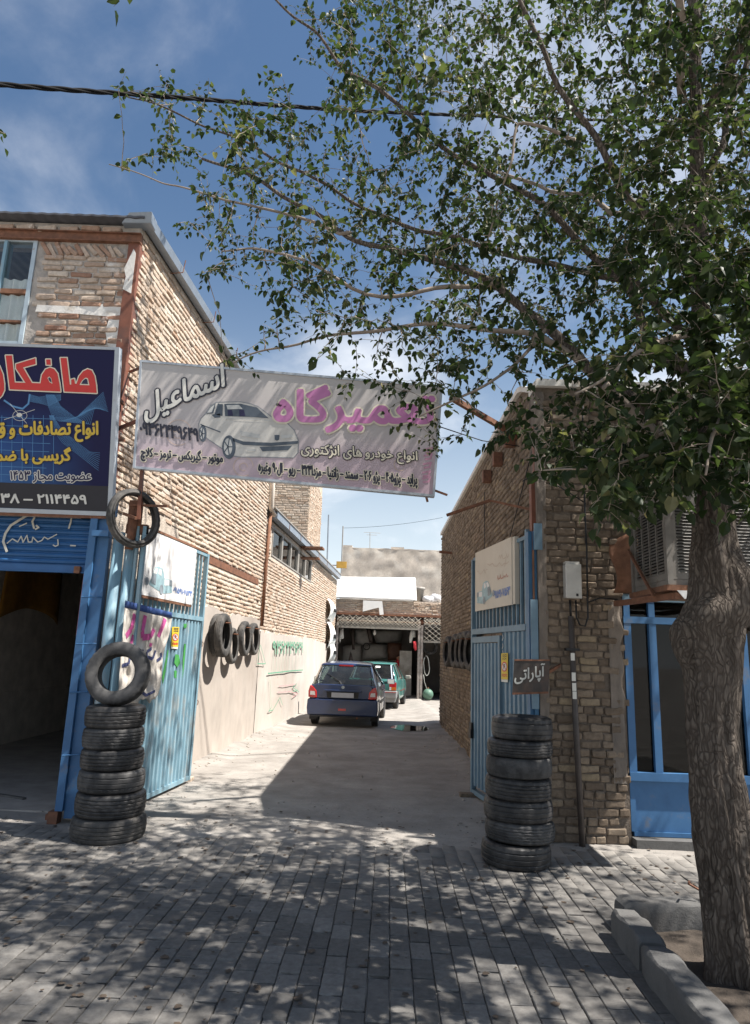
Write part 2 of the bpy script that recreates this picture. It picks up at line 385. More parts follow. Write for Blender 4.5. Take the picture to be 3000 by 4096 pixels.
# ------------------------------------------------------------------ Persian lettering (joined forms, laid right to left)
_F = {'ا': ('FE8D', 'FE8E'), 'آ': ('FE81', 'FE82'), 'ب': ('FE8F', 'FE90', 'FE91', 'FE92'), 'پ': ('FB56', 'FB57', 'FB58', 'FB59'), 'ت': ('FE95', 'FE96', 'FE97', 'FE98'),
      'ج': ('FE9D', 'FE9E', 'FE9F', 'FEA0'), 'چ': ('FB7A', 'FB7B', 'FB7C', 'FB7D'), 'خ': ('FEA5', 'FEA6', 'FEA7', 'FEA8'), 'د': ('FEA9', 'FEAA'), 'ر': ('FEAD', 'FEAE'),
      'ز': ('FEAF', 'FEB0'), 'ژ': ('FB8A', 'FB8B'), 'س': ('FEB1', 'FEB2', 'FEB3', 'FEB4'), 'ص': ('FEB9', 'FEBA', 'FEBB', 'FEBC'), 'ض': ('FEBD', 'FEBE', 'FEBF', 'FEC0'),
      'ع': ('FEC9', 'FECA', 'FECB', 'FECC'), 'غ': ('FECD', 'FECE', 'FECF', 'FED0'), 'ف': ('FED1', 'FED2', 'FED3', 'FED4'), 'ق': ('FED5', 'FED6', 'FED7', 'FED8'),
      'ک': ('FB8E', 'FB8F', 'FB90', 'FB91'), 'گ': ('FB92', 'FB93', 'FB94', 'FB95'), 'ل': ('FEDD', 'FEDE', 'FEDF', 'FEE0'), 'م': ('FEE1', 'FEE2', 'FEE3', 'FEE4'),
      'ن': ('FEE5', 'FEE6', 'FEE7', 'FEE8'), 'و': ('FEED', 'FEEE'), 'ه': ('FEE9', 'FEEA', 'FEEB', 'FEEC'), 'ی': ('FBFC', 'FBFD', 'FBFE', 'FBFF'), 'ح': ('FEA1', 'FEA2', 'FEA3', 'FEA4')}
def fa(s):
    out = []; i = 0
    joinable = lambda c: c in _F
    while i < len(s):
        c = s[i]
        if c not in _F: out.append(c); i += 1; continue
        pj = i > 0 and s[i-1] in _F and len(_F[s[i-1]]) == 4
        if c == 'ل' and i+1 < len(s) and s[i+1] == 'ا':
            out.append(chr(0xFEFC if pj else 0xFEFB)); i += 2; continue
        nj = len(_F[c]) == 4 and i+1 < len(s) and s[i+1] in _F
        k = (1 if not nj else 3) if pj else (0 if not nj else 2)
        out.append(chr(int(_F[c][k], 16))); i += 1
    # reverse for left-to-right setting, keeping digit runs in order
    r = ''.join(reversed(out)); res = ''; run = ''
    for ch in r:
        if '\u06f0' <= ch <= '\u06f9': run = ch + run
        else: res += run + ch; run = ''
    return res + run
TXT = {}; GLY = {}
def _raw(body, off, res):
    c = bpy.data.curves.new('lettering', 'FONT'); c.body = body; c.resolution_u = res; c.offset = off
    o = bpy.data.objects.new('lettering', c); COL.objects.link(o)
    dg = bpy.context.evaluated_depsgraph_get(); me = bpy.data.meshes.new_from_object(o.evaluated_get(dg))
    vs = [(v.co.x, v.co.y) for v in me.vertices]; fs = [tuple(p.vertices) for p in me.polygons]; ar = sum(p.area for p in me.polygons)
    bpy.data.objects.remove(o); bpy.data.curves.remove(c); bpy.data.meshes.remove(me)
    return vs, fs, ar
def glyph(ch):
    """one letter; overlapping outlines can fail to fill, so the best filled of a few settings is kept"""
    if ch in GLY: return GLY[ch]
    best = None
    if ch.strip():
        for off, res, pen in ((0, 3, 0), (0, 2, .002), (.004, 2, .004), (.004, 4, .004), (.01, 2, .006), (.01, 3, .006), (0, 1, .012)):
            vs, fs, ar = _raw(ch, off, res); sc_ = ar - 2.7*off - pen
            if best is None or sc_ > best[0] + .006: best = (sc_, vs, fs)
    else: best = (0, [], [])
    a2 = max(v[0] for v in _raw(ch+'l', 0, 2)[0]) - max(v[0] for v in _raw('l', 0, 2)[0]) if ch.strip() else .27
    GLY[ch] = (best[1], best[2], a2); return GLY[ch]
def text_shape(s):
    if s in TXT: return TXT[s]
    x = 0; V_ = []; F_ = []
    for ch in fa(s):
        vs, fs, adv = glyph(ch); b0 = len(V_); V_ += [(p_[0]+x, p_[1]) for p_ in vs]; F_ += [tuple(b0+i for i in f) for f in fs]; x += adv
    TXT[s] = (V_, F_); return TXT[s]
def letters(name, P, s, lb, rb, top, m, parent, n=.004, bold=0.0, outline=None, om=None):
    """text stretched over a parallelogram given by photo pixels: left-bottom, right-bottom, left-top; bold and outline in metres"""
    vs, fs = text_shape(s)
    x0 = min(v[0] for v in vs); x1 = max(v[0] for v in vs); y0 = min(v[1] for v in vs); y1 = max(v[1] for v in vs)
    A = Vector(P.px(*lb, n)); B = Vector(P.px(*rb, n)); C = Vector(P.px(*top, n))
    par = list(range(len(vs)))                       # islands, so that touching letters never share one plane
    def find(i):
        while par[i] != i: par[i] = par[par[i]]; i = par[i]
        return i
    for f in fs:
        for q in f[1:]: par[find(q)] = find(f[0])
    ids = {}; isl = [ids.setdefault(find(i), len(ids)) for i in range(len(vs))]
    flat = [A + (B-A)*((x-x0)/(x1-x0)) + (C-A)*((y-y0)/(y1-y0)) for x, y in vs]
    def put(rad, k_, mm, nn, nm):
        b = MB(); dirs = [(0, 0)] + ([(rad*math.cos(2*math.pi*i/k_), rad*math.sin(2*math.pi*i/k_)) for i in range(k_)] if rad else [])
        for d, (dx_, dy_) in enumerate(dirs):
            b.add([P.pt(q.x+dx_, q.y+dy_, nn + .00012*d + .0012*(isl[i] % 3)/3) for i, q in enumerate(flat)], fs)
        return b.build(nm, mm, parent)
    o = put(bold, 6, m, n, name)
    if outline: put(outline, 10, om, n-.0035, 'letter_outline')
    return o
for _ch in sorted(set(fa('انواع تصادفات و ق گریسی با ضمانت عضویت مجاز ۱۴۵۳ ۲۱۱۴۴۵۹ – ۰۵۳۸ تعمیرگاه اسماعیل ۰۹۳۶۲۴۳۹۶۴۹ موتور – گیربکس – ترمز – کلاچ انواع خودرو های انژکتوری پراید – پژو۴۰۵ – پژو ۲۰۶ – سمند – زانتیا – مزدا۳۲۳ – ریو – ال۹۰ وغیره ۷ آپاراتی'))): glyph(_ch)      # set the type while the scene is still empty

# ================================================================== GROUND AND PAVING
def smooth01(x): x = max(0, min(1, x)); return x*x*(3-2*x)
def pave_edge(x): return 6.6 + .4*mnoise.noise(Vector((x*1.1, 3.3, 0))) + .1*mnoise.noise(Vector((x*4, 9.1, 0)))
def gz(x, y):
    n = mnoise.noise(Vector((x*.9, y*.9, 0)))*.006 + mnoise.noise(Vector((x*4, y*4, 5)))*.003
    e = pave_edge(x)
    t = smooth01((y-e+.9)/1.3)
    inner = -.014
    outer = .013 + n*1.4
    z = inner*(1-t) + outer*t
    if y > 7:                                   # dirt banked against the alley walls
        xl = -2.78 + (y-6.9)*.0749; xr = 1.72
        dw = min(x-xl, xr-x)
        if dw < .5 and dw > -.3: z += .07*smooth01((.42-dw)/.42)*(.65+.6*mnoise.noise(Vector((x*2, y*2.2, 1))))
    if abs(x) > 5 or y < 0 or y > 30: z = -.014 if y < 6.5 else 0.0
    return z
def axis(lo, hi, step, far): 
    a = list(np.arange(lo, hi+1e-6, step)); return [-f for f in reversed(far)] + a + [f + max(hi, 0)*0 for f in far if f > hi]
xs = axis(-5.2, 5.2, .1, [8, 15, 40, 120, 400]); ys = [-400, -120, -40, -15, -6] + list(np.arange(-2, 12, .1)) + list(np.arange(12, 30.2, .2)) + [36, 60, 140, 400]
b = MB()
for y in ys:
    for x in xs: b.v.append(Vector((x, y, gz(x, y))))
nx = len(xs)
for j in range(len(ys)-1):
    for i in range(nx-1): b.f.append((j*nx+i, j*nx+i+1, (j+1)*nx+i+1, (j+1)*nx+i))
k = NT('packed_dirt')
c = k.mix(k.ramp(k.noise(1.7, 9, .68), [(.35, 0), (.68, 1)]), (.235, .215, .195), (.36, .335, .305))
c = k.mix(k.ramp(k.noise(30, 8, .75), [(.58, 0), (.72, .8)]), c, (.16, .14, .12))
c = k.mix(k.ramp(k.noise(2.1, 9, .75, dist=1.2), [(.62, 0), (.72, .55)]), c, (.13, .115, .10))
c = k.mix(k.ramp(k.noise(.55, 6, .6), [(.56, 0), (.72, .6)]), c, (.20, .182, .165))
k.l(c, k.b.inputs['Base Color']); k.b.inputs['Roughness'].default_value = .95; k.b.inputs['Specular IOR Level'].default_value = .2
k.l(k.bump(k.noise(60, 9, .8), .5, .012, k.bump(k.noise(9, 7, .7), .5, .03)), k.b.inputs['Normal'])
M_dirt = k.m
ground = b.build('ground', M_dirt, None, True); ground['kind'] = 'structure'

# pavers laid in running bond, their long sides running towards the alley
pav = bpy.data.objects.new('pavement', None); link(pav, None, (0, 3.5, 0)); pav['kind'] = 'structure'
items = []; rn = random.Random(3); ang = R(1.5)
PU = Vector((math.cos(ang), -math.sin(ang), 0)); PV = Vector((math.sin(ang), math.cos(ang), 0)); PN = Vector((0, 0, 1))
bw, bl = .118, .225
for i in range(-46, 46):
    u = i*bw; v = .6 + (bl*.5 if i % 2 else 0) + rn.uniform(-.015, .015)
    while v < 7.2:
        c0 = PU*u + PV*(v+bl/2)
        inpit = 1.70 < c0.x < 2.75 and 3.0 < c0.y < 4.88
        if c0.y < pave_edge(c0.x)+.2 and not inpit and abs(c0.x) < 5.1:
            th = rn.gauss(0, .012); cc, ss = math.cos(th), math.sin(th)
            sink = mnoise.noise(Vector((c0.x*.8, c0.y*.8, 2)))*.007 + rn.gauss(0, .0024) - (.008 if rn.random() < .03 else 0)
            M3 = Matrix(((PU*cc+PV*ss)*(bw-.005), (PV*cc-PU*ss)*(bl-.006)*rn.uniform(.99, 1.005), (PN+PU*rn.gauss(0, .006)+PV*rn.gauss(0, .006))*.012)).transposed()
            items.append((M3, Vector((c0.x, c0.y, -.009+sink)), rn.random()))
        v += bl
# flat-topped paver shape: rows swapped in for the brick shapes while laying
BVs = BV
def paver_variant(seed):
    rn = random.Random(seed); v, f = brick_variant(seed); v = v.copy(); nn = 20
    for q in range(20):
        a = (-1, -.93, 0, .93, 1)[q//4]; b2 = (-1, -.93, .93, 1)[q % 4]; ed = (abs(a) > .95) or (abs(b2) > .95)
        v[q] = (.5*a, .5*b2, 1+rn.uniform(-.06, .06) - (.35 if ed else 0))
    return v, f
BV = [paver_variant(300+i) for i in range(8)]
lay(pav, PAVE, items, 300, 'paving_brick', 'paving_bricks')
BV = BVs

# ================================================================== LEFT HOUSE
H1 = 6.36
house = thing('brick_house', (-2.78, 6.9, 0), 'two storey buff brick house on the left with rusty steel corner and grey gutter', 'house')
WR, WZ0, WZ1 = -3.93+2.78, 4.84, 6.17            # right edge and height of the upper window (plane u)
fw = part('front_wall', M_mortg, house, lambda b: (b.pbox(FL, WR, 0.0, 2.95, H1, -.3, 0), b.pbox(FL, -3.2, WR, 2.95, WZ0, -.3, 0), b.pbox(FL, -3.2, WR, WZ1, H1, -.3, 0),
     b.pbox(FL, -.045, 0.0, 0, 2.95, -.3, -.05)))
def ins(u, v, l, h):
    if u < -.9 and v < 4.65: return False
    if u < WR+.03 + l/2 and v > WZ0-.05 and v < WZ1+.03: return False
    if u > -.14 and v < 3.0: return False
    if abs(v-5.27) < .035: return False                     # mortar band
    if v > 5.95 and u < -.1: return False
    return True
it = courses(FL, -3.1, -.05, 3.05, 6.0, ins, bl=.225, bh=.052, jv=.02, proud=.02, jit=.007, seed=11, half=.15, tilt=.02)
# soldier course leaning below the lintel, loose bricks above it
rn = random.Random(5); u = WR+.1
while u < -.16:
    a = R(52+rn.uniform(-10, 12)); c_, s_ = math.cos(a), math.sin(a)
    U = (FL.U*c_ - FL.V*s_)*.19*rn.uniform(.8, 1.1); Vv = (FL.V*c_ + FL.U*s_)*.05; Nn = FL.N*.03
    it.append((Matrix((U, Vv, Nn)).transposed(), FL.pt(u, 6.02+rn.uniform(-.015, .015), 0), rn.random())); u += .075
u = -3.1
while u < -.2:
    l = rn.choice((.1, .21, .21, .2)); U = (FL.U + FL.V*rn.gauss(0, .06))*l; Vv = (FL.V-FL.U*rn.gauss(0, .05))*.062
    it.append((Matrix((U, Vv, FL.N*.035)).transposed(), FL.pt(u+l/2, 6.28+rn.uniform(-.012, .012), .02), rn.random())); u += l+rn.uniform(.015, .05)
lay(fw, FRONT, it)
part('lintel_beam', M_rust, house, lambda b: (b.pbox(FL, -3.2, .02, 6.135, 6.235, -.02, .03), b.pbox(FL, -3.2, .02, 6.125, 6.136, -.02, .06), b.pbox(FL, -3.2, .02, 6.233, 6.243, -.02, .06)))
part('plaster_patch', M_white, house, lambda b: b.prism(FL, [(-.21, 4.86), (-.08, 4.83), (-.03, 5.05), (-.02, 5.3), (-.05, 5.42), (-.12, 5.4), (-.55, 5.33), (-1.05, 5.33), (-1.06, 5.25), (-.6, 5.24), (-.23, 5.22), (-.26, 5.05)], -.01, .018))
part('corner_angle', M_redox, house, lambda b: (b.pbox(FL, -.115, .012, 2.9, 6.13, .022, .032), b.pbox(FL, .003, .013, 2.9, 6.13, -.22, .022)))
part('corner_plaster', M_white, house, lambda b: b.prism(FL, [(-.12, 5.55), (-.02, 5.5), (-.02, 6.0), (-.05, 6.05), (-.13, 5.8), (-.10, 5.7)], 0, .036))
# side wall along the alley
U1 = 6.95
sw = part('side_wall', M_mort, house, lambda b: (b.pbox(LW, .02, U1, 2.95, H1, -.3, 0), b.pbox(LW, .02, U1, 0, 2.949, -.07, 0)))
def render_top(u): return 2.27 + .1*mnoise.noise(Vector((u*1.2, 2, 0))) + .05*mnoise.noise(Vector((u*5, 7, 0)))
def ins2(u, v, l, h):
    if v < render_top(u)+.01: return False
    if 2.94 < v < 3.08 and 2.2 < u < 6.6: return False
    if u < 2.0 and v < 3.25 + .3*mnoise.noise(Vector((u*2, v, 3))) and mnoise.noise(Vector((u*3, v*3, 1))) > -.25: return False      # smeared mortar above the gate
    return True
it = courses(LW, .03, U1, 2.15, H1-.06, ins2, bl=.215, bh=.05, jv=.021, proud=.017, jit=.008, seed=21, half=.2, tilt=.022)
lay(sw, BUFF, it)
b = MB()
nu, nv = 90, 30
b.sheet(lambda s, t: LW.pt(.05+s*(U1-.05), t*render_top(.05+s*(U1-.05)), .03+.012*mnoise.noise(Vector((s*9, t*4, 4)))+.006*mnoise.noise(Vector((s*40, t*14, 4)))), nu, nv)
b.sheet(lambda s, t: LW.pt(.05+s*(U1-.05), render_top(.05+s*(U1-.05)), .03*(1-t)), nu, 1)
b.build('cement_render', M_plaster, house, True)
part('rusty_beam', M_rust, house, lambda b: b.pbox(LW, 2.2, 6.6, 2.95, 3.06, -.01, .012))
# roof sheet, gutter and brackets
def roofsheet(b):
    def f(s, t):
        p = LW.pt(-.14 + s*7.3, 0, .08); return (p.x - t*4.2, p.y, H1+.035 + .02*s + .004*math.sin(t*190))
    b.sheet(f, 6, 190)
part('roof', M_roof, house, roofsheet, solid=.022)
def gut(b):
    prof = [(.02, .0), (.02, -.10), (.12, -.10), (.14, .0)]
    P0 = LW.pt(-.05, H1+.085, 0); P1 = LW.pt(U1+.1, H1+.08, 0)
    for (a, c2), (d, e) in zip(prof[:-1], prof[1:]):
        q = [P0+LW.N*a+Vector((0, 0, c2)), P1+LW.N*a+Vector((0, 0, c2)), P1+LW.N*d+Vector((0, 0, e)), P0+LW.N*d+Vector((0, 0, e))]
        b.add(q, [(0, 1, 2, 3)])
    b.add([P0+LW.N*a+Vector((0, 0, c2)) for a, c2 in prof], [(0, 1, 2, 3)])
part('gutter', M_zinc, house, gut, solid=.006)
o = part('gutter_hood', M_zinc, house, lambda b: b.hexa([FL.pt(-.20, H1-.03, .10), FL.pt(.14, H1-.02, .10), FL.pt(.14, H1-.02, -.05), FL.pt(-.20, H1-.03, -.05), FL.pt(-.10, H1+.07, .16), FL.pt(.155, H1+.09, .16), FL.pt(.155, H1+.09, -.05), FL.pt(-.10, H1+.07, -.05)])); bevel(o, .01)
for uu in (.9, 2.2, 3.4, 4.7, 5.9):
    part('gutter_bracket', M_rust, house, lambda b: b.tube([LW.pt(uu, H1+.14, .185), LW.pt(uu, H1-.03, .165), LW.pt(uu, H1-.04, 0)], .007, 5))
# upper window
win = part('window', mat('pale_window_paint', (.42, .50, .55), .5, .15, 5, .1, dirt=(.3, .22, .16), dirt_scale=9, dirt_lo=.62), house, lambda b: (
    b.pbox(FL, WR-.05, WR-.004, WZ0+.004, WZ1-.004, -.12, .015), b.pbox(FL, -2.6, WR-.052, WZ1-.06, WZ1-.004, -.12, .012), b.pbox(FL, -2.6, WR-.052, WZ0+.004, WZ0+.05, -.12, .012),
    b.pbox(FL, -2.62, -2.58, WZ0, WZ1, -.12, .01)))
part('mullion', MATS['pale_blue_paint'], win, lambda b: b.pbox(FL, -1.52, -1.485, WZ0+.05, WZ1-.06, -.1, .03))
part('rusty_bar', M_orust, win, lambda b: b.pbox(FL, -2.6, WR-.053, 5.46, 5.515, -.09, .022))
part('rusty_bar', M_orust, win, lambda b: b.pbox(FL, -2.6, WR-.053, 5.11, 5.135, -.09, .024))
part('pane', M_clearglass, win, lambda b: b.pbox(FL, -2.57, WR-.053, WZ0+.05, WZ1-.06, -.010, -.006))
def curt(b):
    b.sheet(lambda s, t: FL.pt(-2.55+s*1.38, WZ0+.05+t*(.80-.04*math.sin(s*9)), -.030+0.016*math.sin(s*75)+.006*math.sin(s*23+1)), 90, 4)
part('curtain', mat('thin_white_curtain', (.80, .82, .80), .9, .1, 7, 0), win, curt, True)
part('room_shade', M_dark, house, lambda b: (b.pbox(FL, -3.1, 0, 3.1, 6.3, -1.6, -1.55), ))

# ================================================================== LEFT ANNEX along the alley
H2 = 4.42; UA0, UA1 = U1+.02, 18.9
annex = thing('brick_annex', LW.pt(UA0, 0), 'lower sunlit brick annex behind the house with a strip of windows under its gutter', 'building')
WU0, WU1, WV0, WV1 = 7.62, 12.95, 3.68, 4.33
aw = part('side_wall', M_mort, annex, lambda b: (b.pbox(LW, UA0, UA1, 0, WV0, -.3, -.004), b.pbox(LW, UA0, WU0, WV0, H2, -.3, -.004), b.pbox(LW, WU1, UA1, WV0, H2, -.3, -.004), b.pbox(LW, WU0, WU1, WV1, H2, -.3, -.004)))
def rt2(u): return 2.06 + .07*mnoise.noise(Vector((u*1.0, 12, 0))) + .05*mnoise.noise(Vector((u*4, 17, 0))) - .05*max(0, u-12)*.2
def ins3(u, v, l, h): return v > rt2(u) and not (WU0-l/2 < u < WU1+l/2 and WV0-.03 < v < WV1+.03)
lay(aw, BUFF, courses(LW, UA0+.02, UA1, 1.9, H2-.02, ins3, bl=.215, bh=.05, jv=.021, proud=.017, jit=.008, seed=31, half=.2, tilt=.02))
b = MB()
b.sheet(lambda s, t: LW.pt(UA0+s*(UA1-UA0), t*rt2(UA0+s*(UA1-UA0)), .036+.014*mnoise.noise(Vector((s*16, t*4, 8)))+.006*mnoise.noise(Vector((s*70, t*14, 4)))), 110, 24)
b.sheet(lambda s, t: LW.pt(UA0+s*(UA1-UA0), rt2(UA0+s*(UA1-UA0)), .036*(1-t)), 110, 1)
b.build('cement_render', mat('pale_cement_render', (.52, .47, .42), .95, .18, 2.2, .5, 90, .006, dirt=(.42, .36, .31), dirt_scale=1.1, stretch=(1, 1, .45)), annex, True)
pw = (WU1-WU0)/5
for i in range(5):
    a = WU0+i*pw; gap = .1 if i in (2,) else .03
    wf = part('window', M_grey, annex, lambda b: (b.pbox(LW, a+.004, a+.05, WV0+.004, WV1-.004, -.08, .012), b.pbox(LW, a+pw-gap-.04, a+pw-.004, WV0+.004, WV1-.004, -.08, .012),
        b.pbox(LW, a+.052, a+pw-gap-.042, WV1-.045, WV1-.004, -.08, .01), b.pbox(LW, a+.052, a+pw-gap-.042, WV0+.004, WV0+.04, -.08, .01)))
    part('pane', M_glass, wf, lambda b: b.pbox(LW, a+.052, a+pw-gap-.042, WV0+.042, WV1-.047, -.04, -.034))
part('gutter', M_zinc, annex, lambda b: (b.pbox(LW, UA0+.3, UA1, H2+.02, H2+.18, .02, .16), ))
part('flashing', M_grey, annex, lambda b: (b.pbox(LW, UA0, UA1, H2+.18, H2+.21, -3.0, .18), ))
for uu in (8.6, 10.1, 11.6, 13.2, 15): part('gutter_strap', M_rust, annex, lambda b: b.pbox(LW, uu, uu+.03, H2+.01, H2+.19, .161, .168))
part('downpipe', mat('cream_pipe', (.62, .55, .47), .6, .15, 5, .1, dirt=(.35, .2, .13), dirt_lo=.6), annex, lambda b: b.tube([LW.pt(U1-.03, 6.3, .07), LW.pt(U1+.02, 4.6, .08), LW.pt(U1+.28, 4.5, .09)], .055, 10), True)
part('rusty_pipe', M_orust, annex, lambda b: b.tube([LW.pt(U1+.1, 4.5, .06), LW.pt(U1, 3.4, .06), LW.pt(U1-.02, 2.15, .06)], .035, 8), True)
part('bracket_plate', M_orust, annex, lambda b: (b.pbox(LW, 10.95, 11.35, H2-.03, H2+.02, .02, .6), b.pbox(LW, 11.0, 11.3, H2-.3, H2-.26, .02, .5)))
# sprayed phone number running down the render
gr = mat('green_spray_paint', (.16, .36, .24), .8, .25, 12, 0)
grp = mat('pink_spray_paint', (.62, .36, .36), .8, .25, 12, 0)
NP = .066
letters('sprayed_number', LW, '۹۳۶۲۴۳۹۶۴۹', (1092, 2618), (1212, 2612), (1092, 2560), gr, annex, NP, bold=.01)
b = MB(); rn = random.Random(8)
for i in range(9):
    u0, v0 = LW.px(1096+i*13, 2606, NP); b.ribbon(LW, [(u0, v0), (u0+rn.uniform(-.03, .03), v0-.25), (u0+rn.uniform(-.05, .05), v0-rn.uniform(.4, .62))], .018, NP)
pts = [LW.px(x, y, NP) for x, y in ((1072, 2694), (1110, 2690), (1160, 2684), (1212, 2680))]; b.ribbon(LW, pts, .03, NP)
b.ribbon(LW, [LW.px(*q, NP) for q in ((1040, 2580), (1030, 2655), (1062, 2655), (1042, 2580))], .02, NP)
b.ribbon(LW, [LW.px(*q, NP) for q in ((1080, 2720), (1085, 2830), (1075, 2845), (1092, 2840), (1120, 2790), (1130, 2820))], .02, NP)
b.ribbon(LW, [LW.px(*q, NP) for q in ((1165, 2770), (1190, 2760), (1186, 2735), (1172, 2750), (1196, 2768))], .02, NP)
b.build('sprayed_lines', gr, annex)
part('sprayed_faint_lines', grp, annex, lambda b: (b.ribbon(LW, [LW.px(*q, NP) for q in ((1115, 2745), (1150, 2742), (1185, 2736))], .02, NP), b.ribbon(LW, [LW.px(*q, NP) for q in ((1110, 2770), (1160, 2766), (1190, 2775), (1170, 2790))], .02, NP)))
# rubble stone at the foot of the wall
b = MB(); rn = random.Random(2)
def rock(b, c, r, seed, sq=(1, 1, .7)):
    def f(s, t):
        a = s*2*math.pi; p = (t-.5)*math.pi; d = Vector((math.cos(a)*math.cos(p)*sq[0], math.sin(a)*math.cos(p)*sq[1], math.sin(p)*sq[2]))
        return Vector(c) + d*r*(1+.35*mnoise.noise(d*1.6+Vector((seed, 0, 0)))+.12*mnoise.noise(d*5+Vector((seed, 0, 0))))
    b.sheet(f, 14, 8)
p = G(1157, 2868); rock(b, (p.x-.02, p.y, .10), .16, 4)
o = b.build('rubble_stone', M_white, None, True, loc=(p.x, p.y, 0)); tag(o, 'pale lump of rubble at the foot of the sprayed wall beside the blue car', 'stone')

# ================================================================== far buildings
tower = thing('brick_tower', (-2.0, 20, 0), 'tall pale brick block rising behind the annex roof, left of the gap', 'building')
def brickmat(name, c1, c2, mo, sx=4.3, sz=13):
    k = NT(name); br = k.n('ShaderNodeTexBrick'); br.inputs['Color1'].default_value = (*c1, 1); br.inputs['Color2'].default_value = (*c2, 1); br.inputs['Mortar'].default_value = (*mo, 1)
    br.inputs['Scale'].default_value = 1; br.inputs['Brick Width'].default_value = .23; br.inputs['Row Height'].default_value = .075; br.inputs['Mortar Size'].default_value = .011
    s_ = k.n('ShaderNodeSeparateXYZ'); k.l(k.geo.outputs['Position'], s_.inputs[0]); ad = k.n('ShaderNodeMath', operation='ADD'); k.l(s_.outputs[0], ad.inputs[0]); k.l(s_.outputs[1], ad.inputs[1])
    cm = k.n('ShaderNodeCombineXYZ'); k.l(ad.outputs[0], cm.inputs[0]); k.l(s_.outputs[2], cm.inputs[1]); k.l(cm.outputs[0], br.inputs['Vector'])
    c = k.mix(k.ramp(k.noise(3, 7, .7), [(.4, 0), (.75, .5)]), br.outputs['Color'], (.62, .57, .5)); k.l(c, k.b.inputs['Base Color']); k.b.inputs['Roughness'].default_value = .95
    k.l(k.bump(br.outputs['Fac'], -.7, .012), k.b.inputs['Normal']); return k.m
M_farbrick = brickmat('far_brick', (.50, .40, .28), (.42, .33, .22), (.3, .26, .21))
tw = part('wall', M_farbrick, tower, lambda b: b.box(-7, -2.0, 20, 24.6, 0, 8.3))
TF = Plane((-7, 20), (-2, 20), (0, -1)); TS = Plane((-2.0, 20), (-2.0, 24.6), (1, 0))
it = courses(TF, 2.6, 5.0, 4.4, 6.9, None, bl=.22, bh=.055, jv=.02, proud=.014, seed=41, half=.1, tilt=.008)
it += courses(TS, 0, 4.6, 4.4, 7.4, None, bl=.22, bh=.055, jv=.02, proud=.014, seed=42, half=.1, tilt=.008)
lay(tw, BUFF, it, 300)
part('parapet_coping', M_white, tower, lambda b: b.box(-7.05, -1.95, 19.95, 24.65, 8.3, 8.38))

back = thing('rendered_back_building', (1, 36, 0), 'mottled beige rendered building standing beyond the workshop roof', 'building')
bx0, bz = YP(1372, 2190, 36).x, YP(1560, 2195, 36).z
b = MB()
b.sheet(lambda s, t: (bx0+s*9, 36-.05*mnoise.noise(Vector((s*20, t*16, 1))), t*(bz+.05*mnoise.noise(Vector((s*14, 0, 3))))), 60, 40); b.sheet(lambda s, t: (bx0, 36+s*6, t*bz), 2, 2); b.sheet(lambda s, t: (bx0+s*9, 36+t*6, bz-.04), 2, 2)
b.build('wall', M_wall2, back, True)
part('parapet_stub', M_wall2, back, lambda b: (b.box(bx0+2.6, bx0+3.3, 36.1, 36.5, bz-.05, bz+.12), b.box(bx0, bx0+.5, 36.05, 36.5, bz-.05, bz+.12)))
o = thing('rooftop_antenna', (bx0+2.3, 38, bz-.05), 'thin aerial mast with cross bar on the far beige roof', 'antenna')
p0 = YP(1480, 2195, 38); q0 = YP(1480, 2130, 38)
part('mast', M_grey, o, lambda b: b.tube([(p0.x, 38, bz-.1), (q0.x, 38, q0.z)], .02, 6)); 
part('cross_bar', M_grey, o, lambda b: (b.tube([(q0.x-.35, 38, q0.z), (q0.x+.6, 38, q0.z-.02)], .012, 5), b.tube([(q0.x-.2, 38, q0.z-.14), (q0.x+.4, 38, q0.z-.14)], .012, 5)))
p0 = YP(1372, 2190, 35); q0 = YP(1372, 2112, 35); p1 = YP(1770, 2070, 35)
o = thing('wire_pole', (p0.x, 35, 0), 'thin pole carrying slack wires at the left end of the far beige wall', 'pole')
part('pole', M_grey, o, lambda b: b.tube([(p0.x, 35, 0), (q0.x, 35, q0.z+.1)], .035, 6))
part('wire', M_black, o, lambda b: b.tube([(q0.x+(p1.x-q0.x)*t, 35, q0.z+(p1.z-q0.z)*t-.5*t*(1-t)) for t in [i/12 for i in range(13)]], .009, 5))
p0 = YP(1316, 2100, 26); q0 = YP(1312, 2085, 26)
o = MB().tube([(p0.x, 26.2, 4.3), (q0.x, 26.2, q0.z+.3)], .03, 6).build('vent_pipe', M_zinc, None, loc=(p0.x, 26.2, 4.3)); tag(o, 'slim grey vent pipe at the far end of the annex roof', 'pipe')
a0 = YP(1346, 2245, 26); a1 = YP(1386, 2272, 26)
o = thing('yellow_box_sign', (a0.x, 26, a1.z), 'small yellow box sign on a bracket above the workshop corner', 'sign')
part('box', mat('faded_yellow', (.55, .33, .07), .7, .2, 6, .1, dirt=(.3, .22, .08)), o, lambda b: b.box(a0.x, a1.x, 26, 26.16, a1.z, a0.z))
part('bracket', M_rust, o, lambda b: b.bar((a0.x-.5, 26.08, a1.z+.1), (a0.x, 26.08, a1.z+.1), .03, .03))

class TPlane(Plane):
    """free plane: origin, u and v axes; n is set to face the given side"""
    def __init__(s, o, U, Vv, side):
        s.o = Vector(o); s.U = Vector(U).normalized(); s.V = Vector(Vv).normalized(); n = s.U.cross(s.V).normalized(); s.N = n if n.dot(Vector(side)) > 0 else -n
    def px(s, x, y, n=0.0):
        d = ray(x, y); o = s.o + s.N*n; t = s.N.dot(o-CAM)/s.N.dot(d); p = CAM + d*t - o
        return (p.dot(s.U), p.dot(s.V))

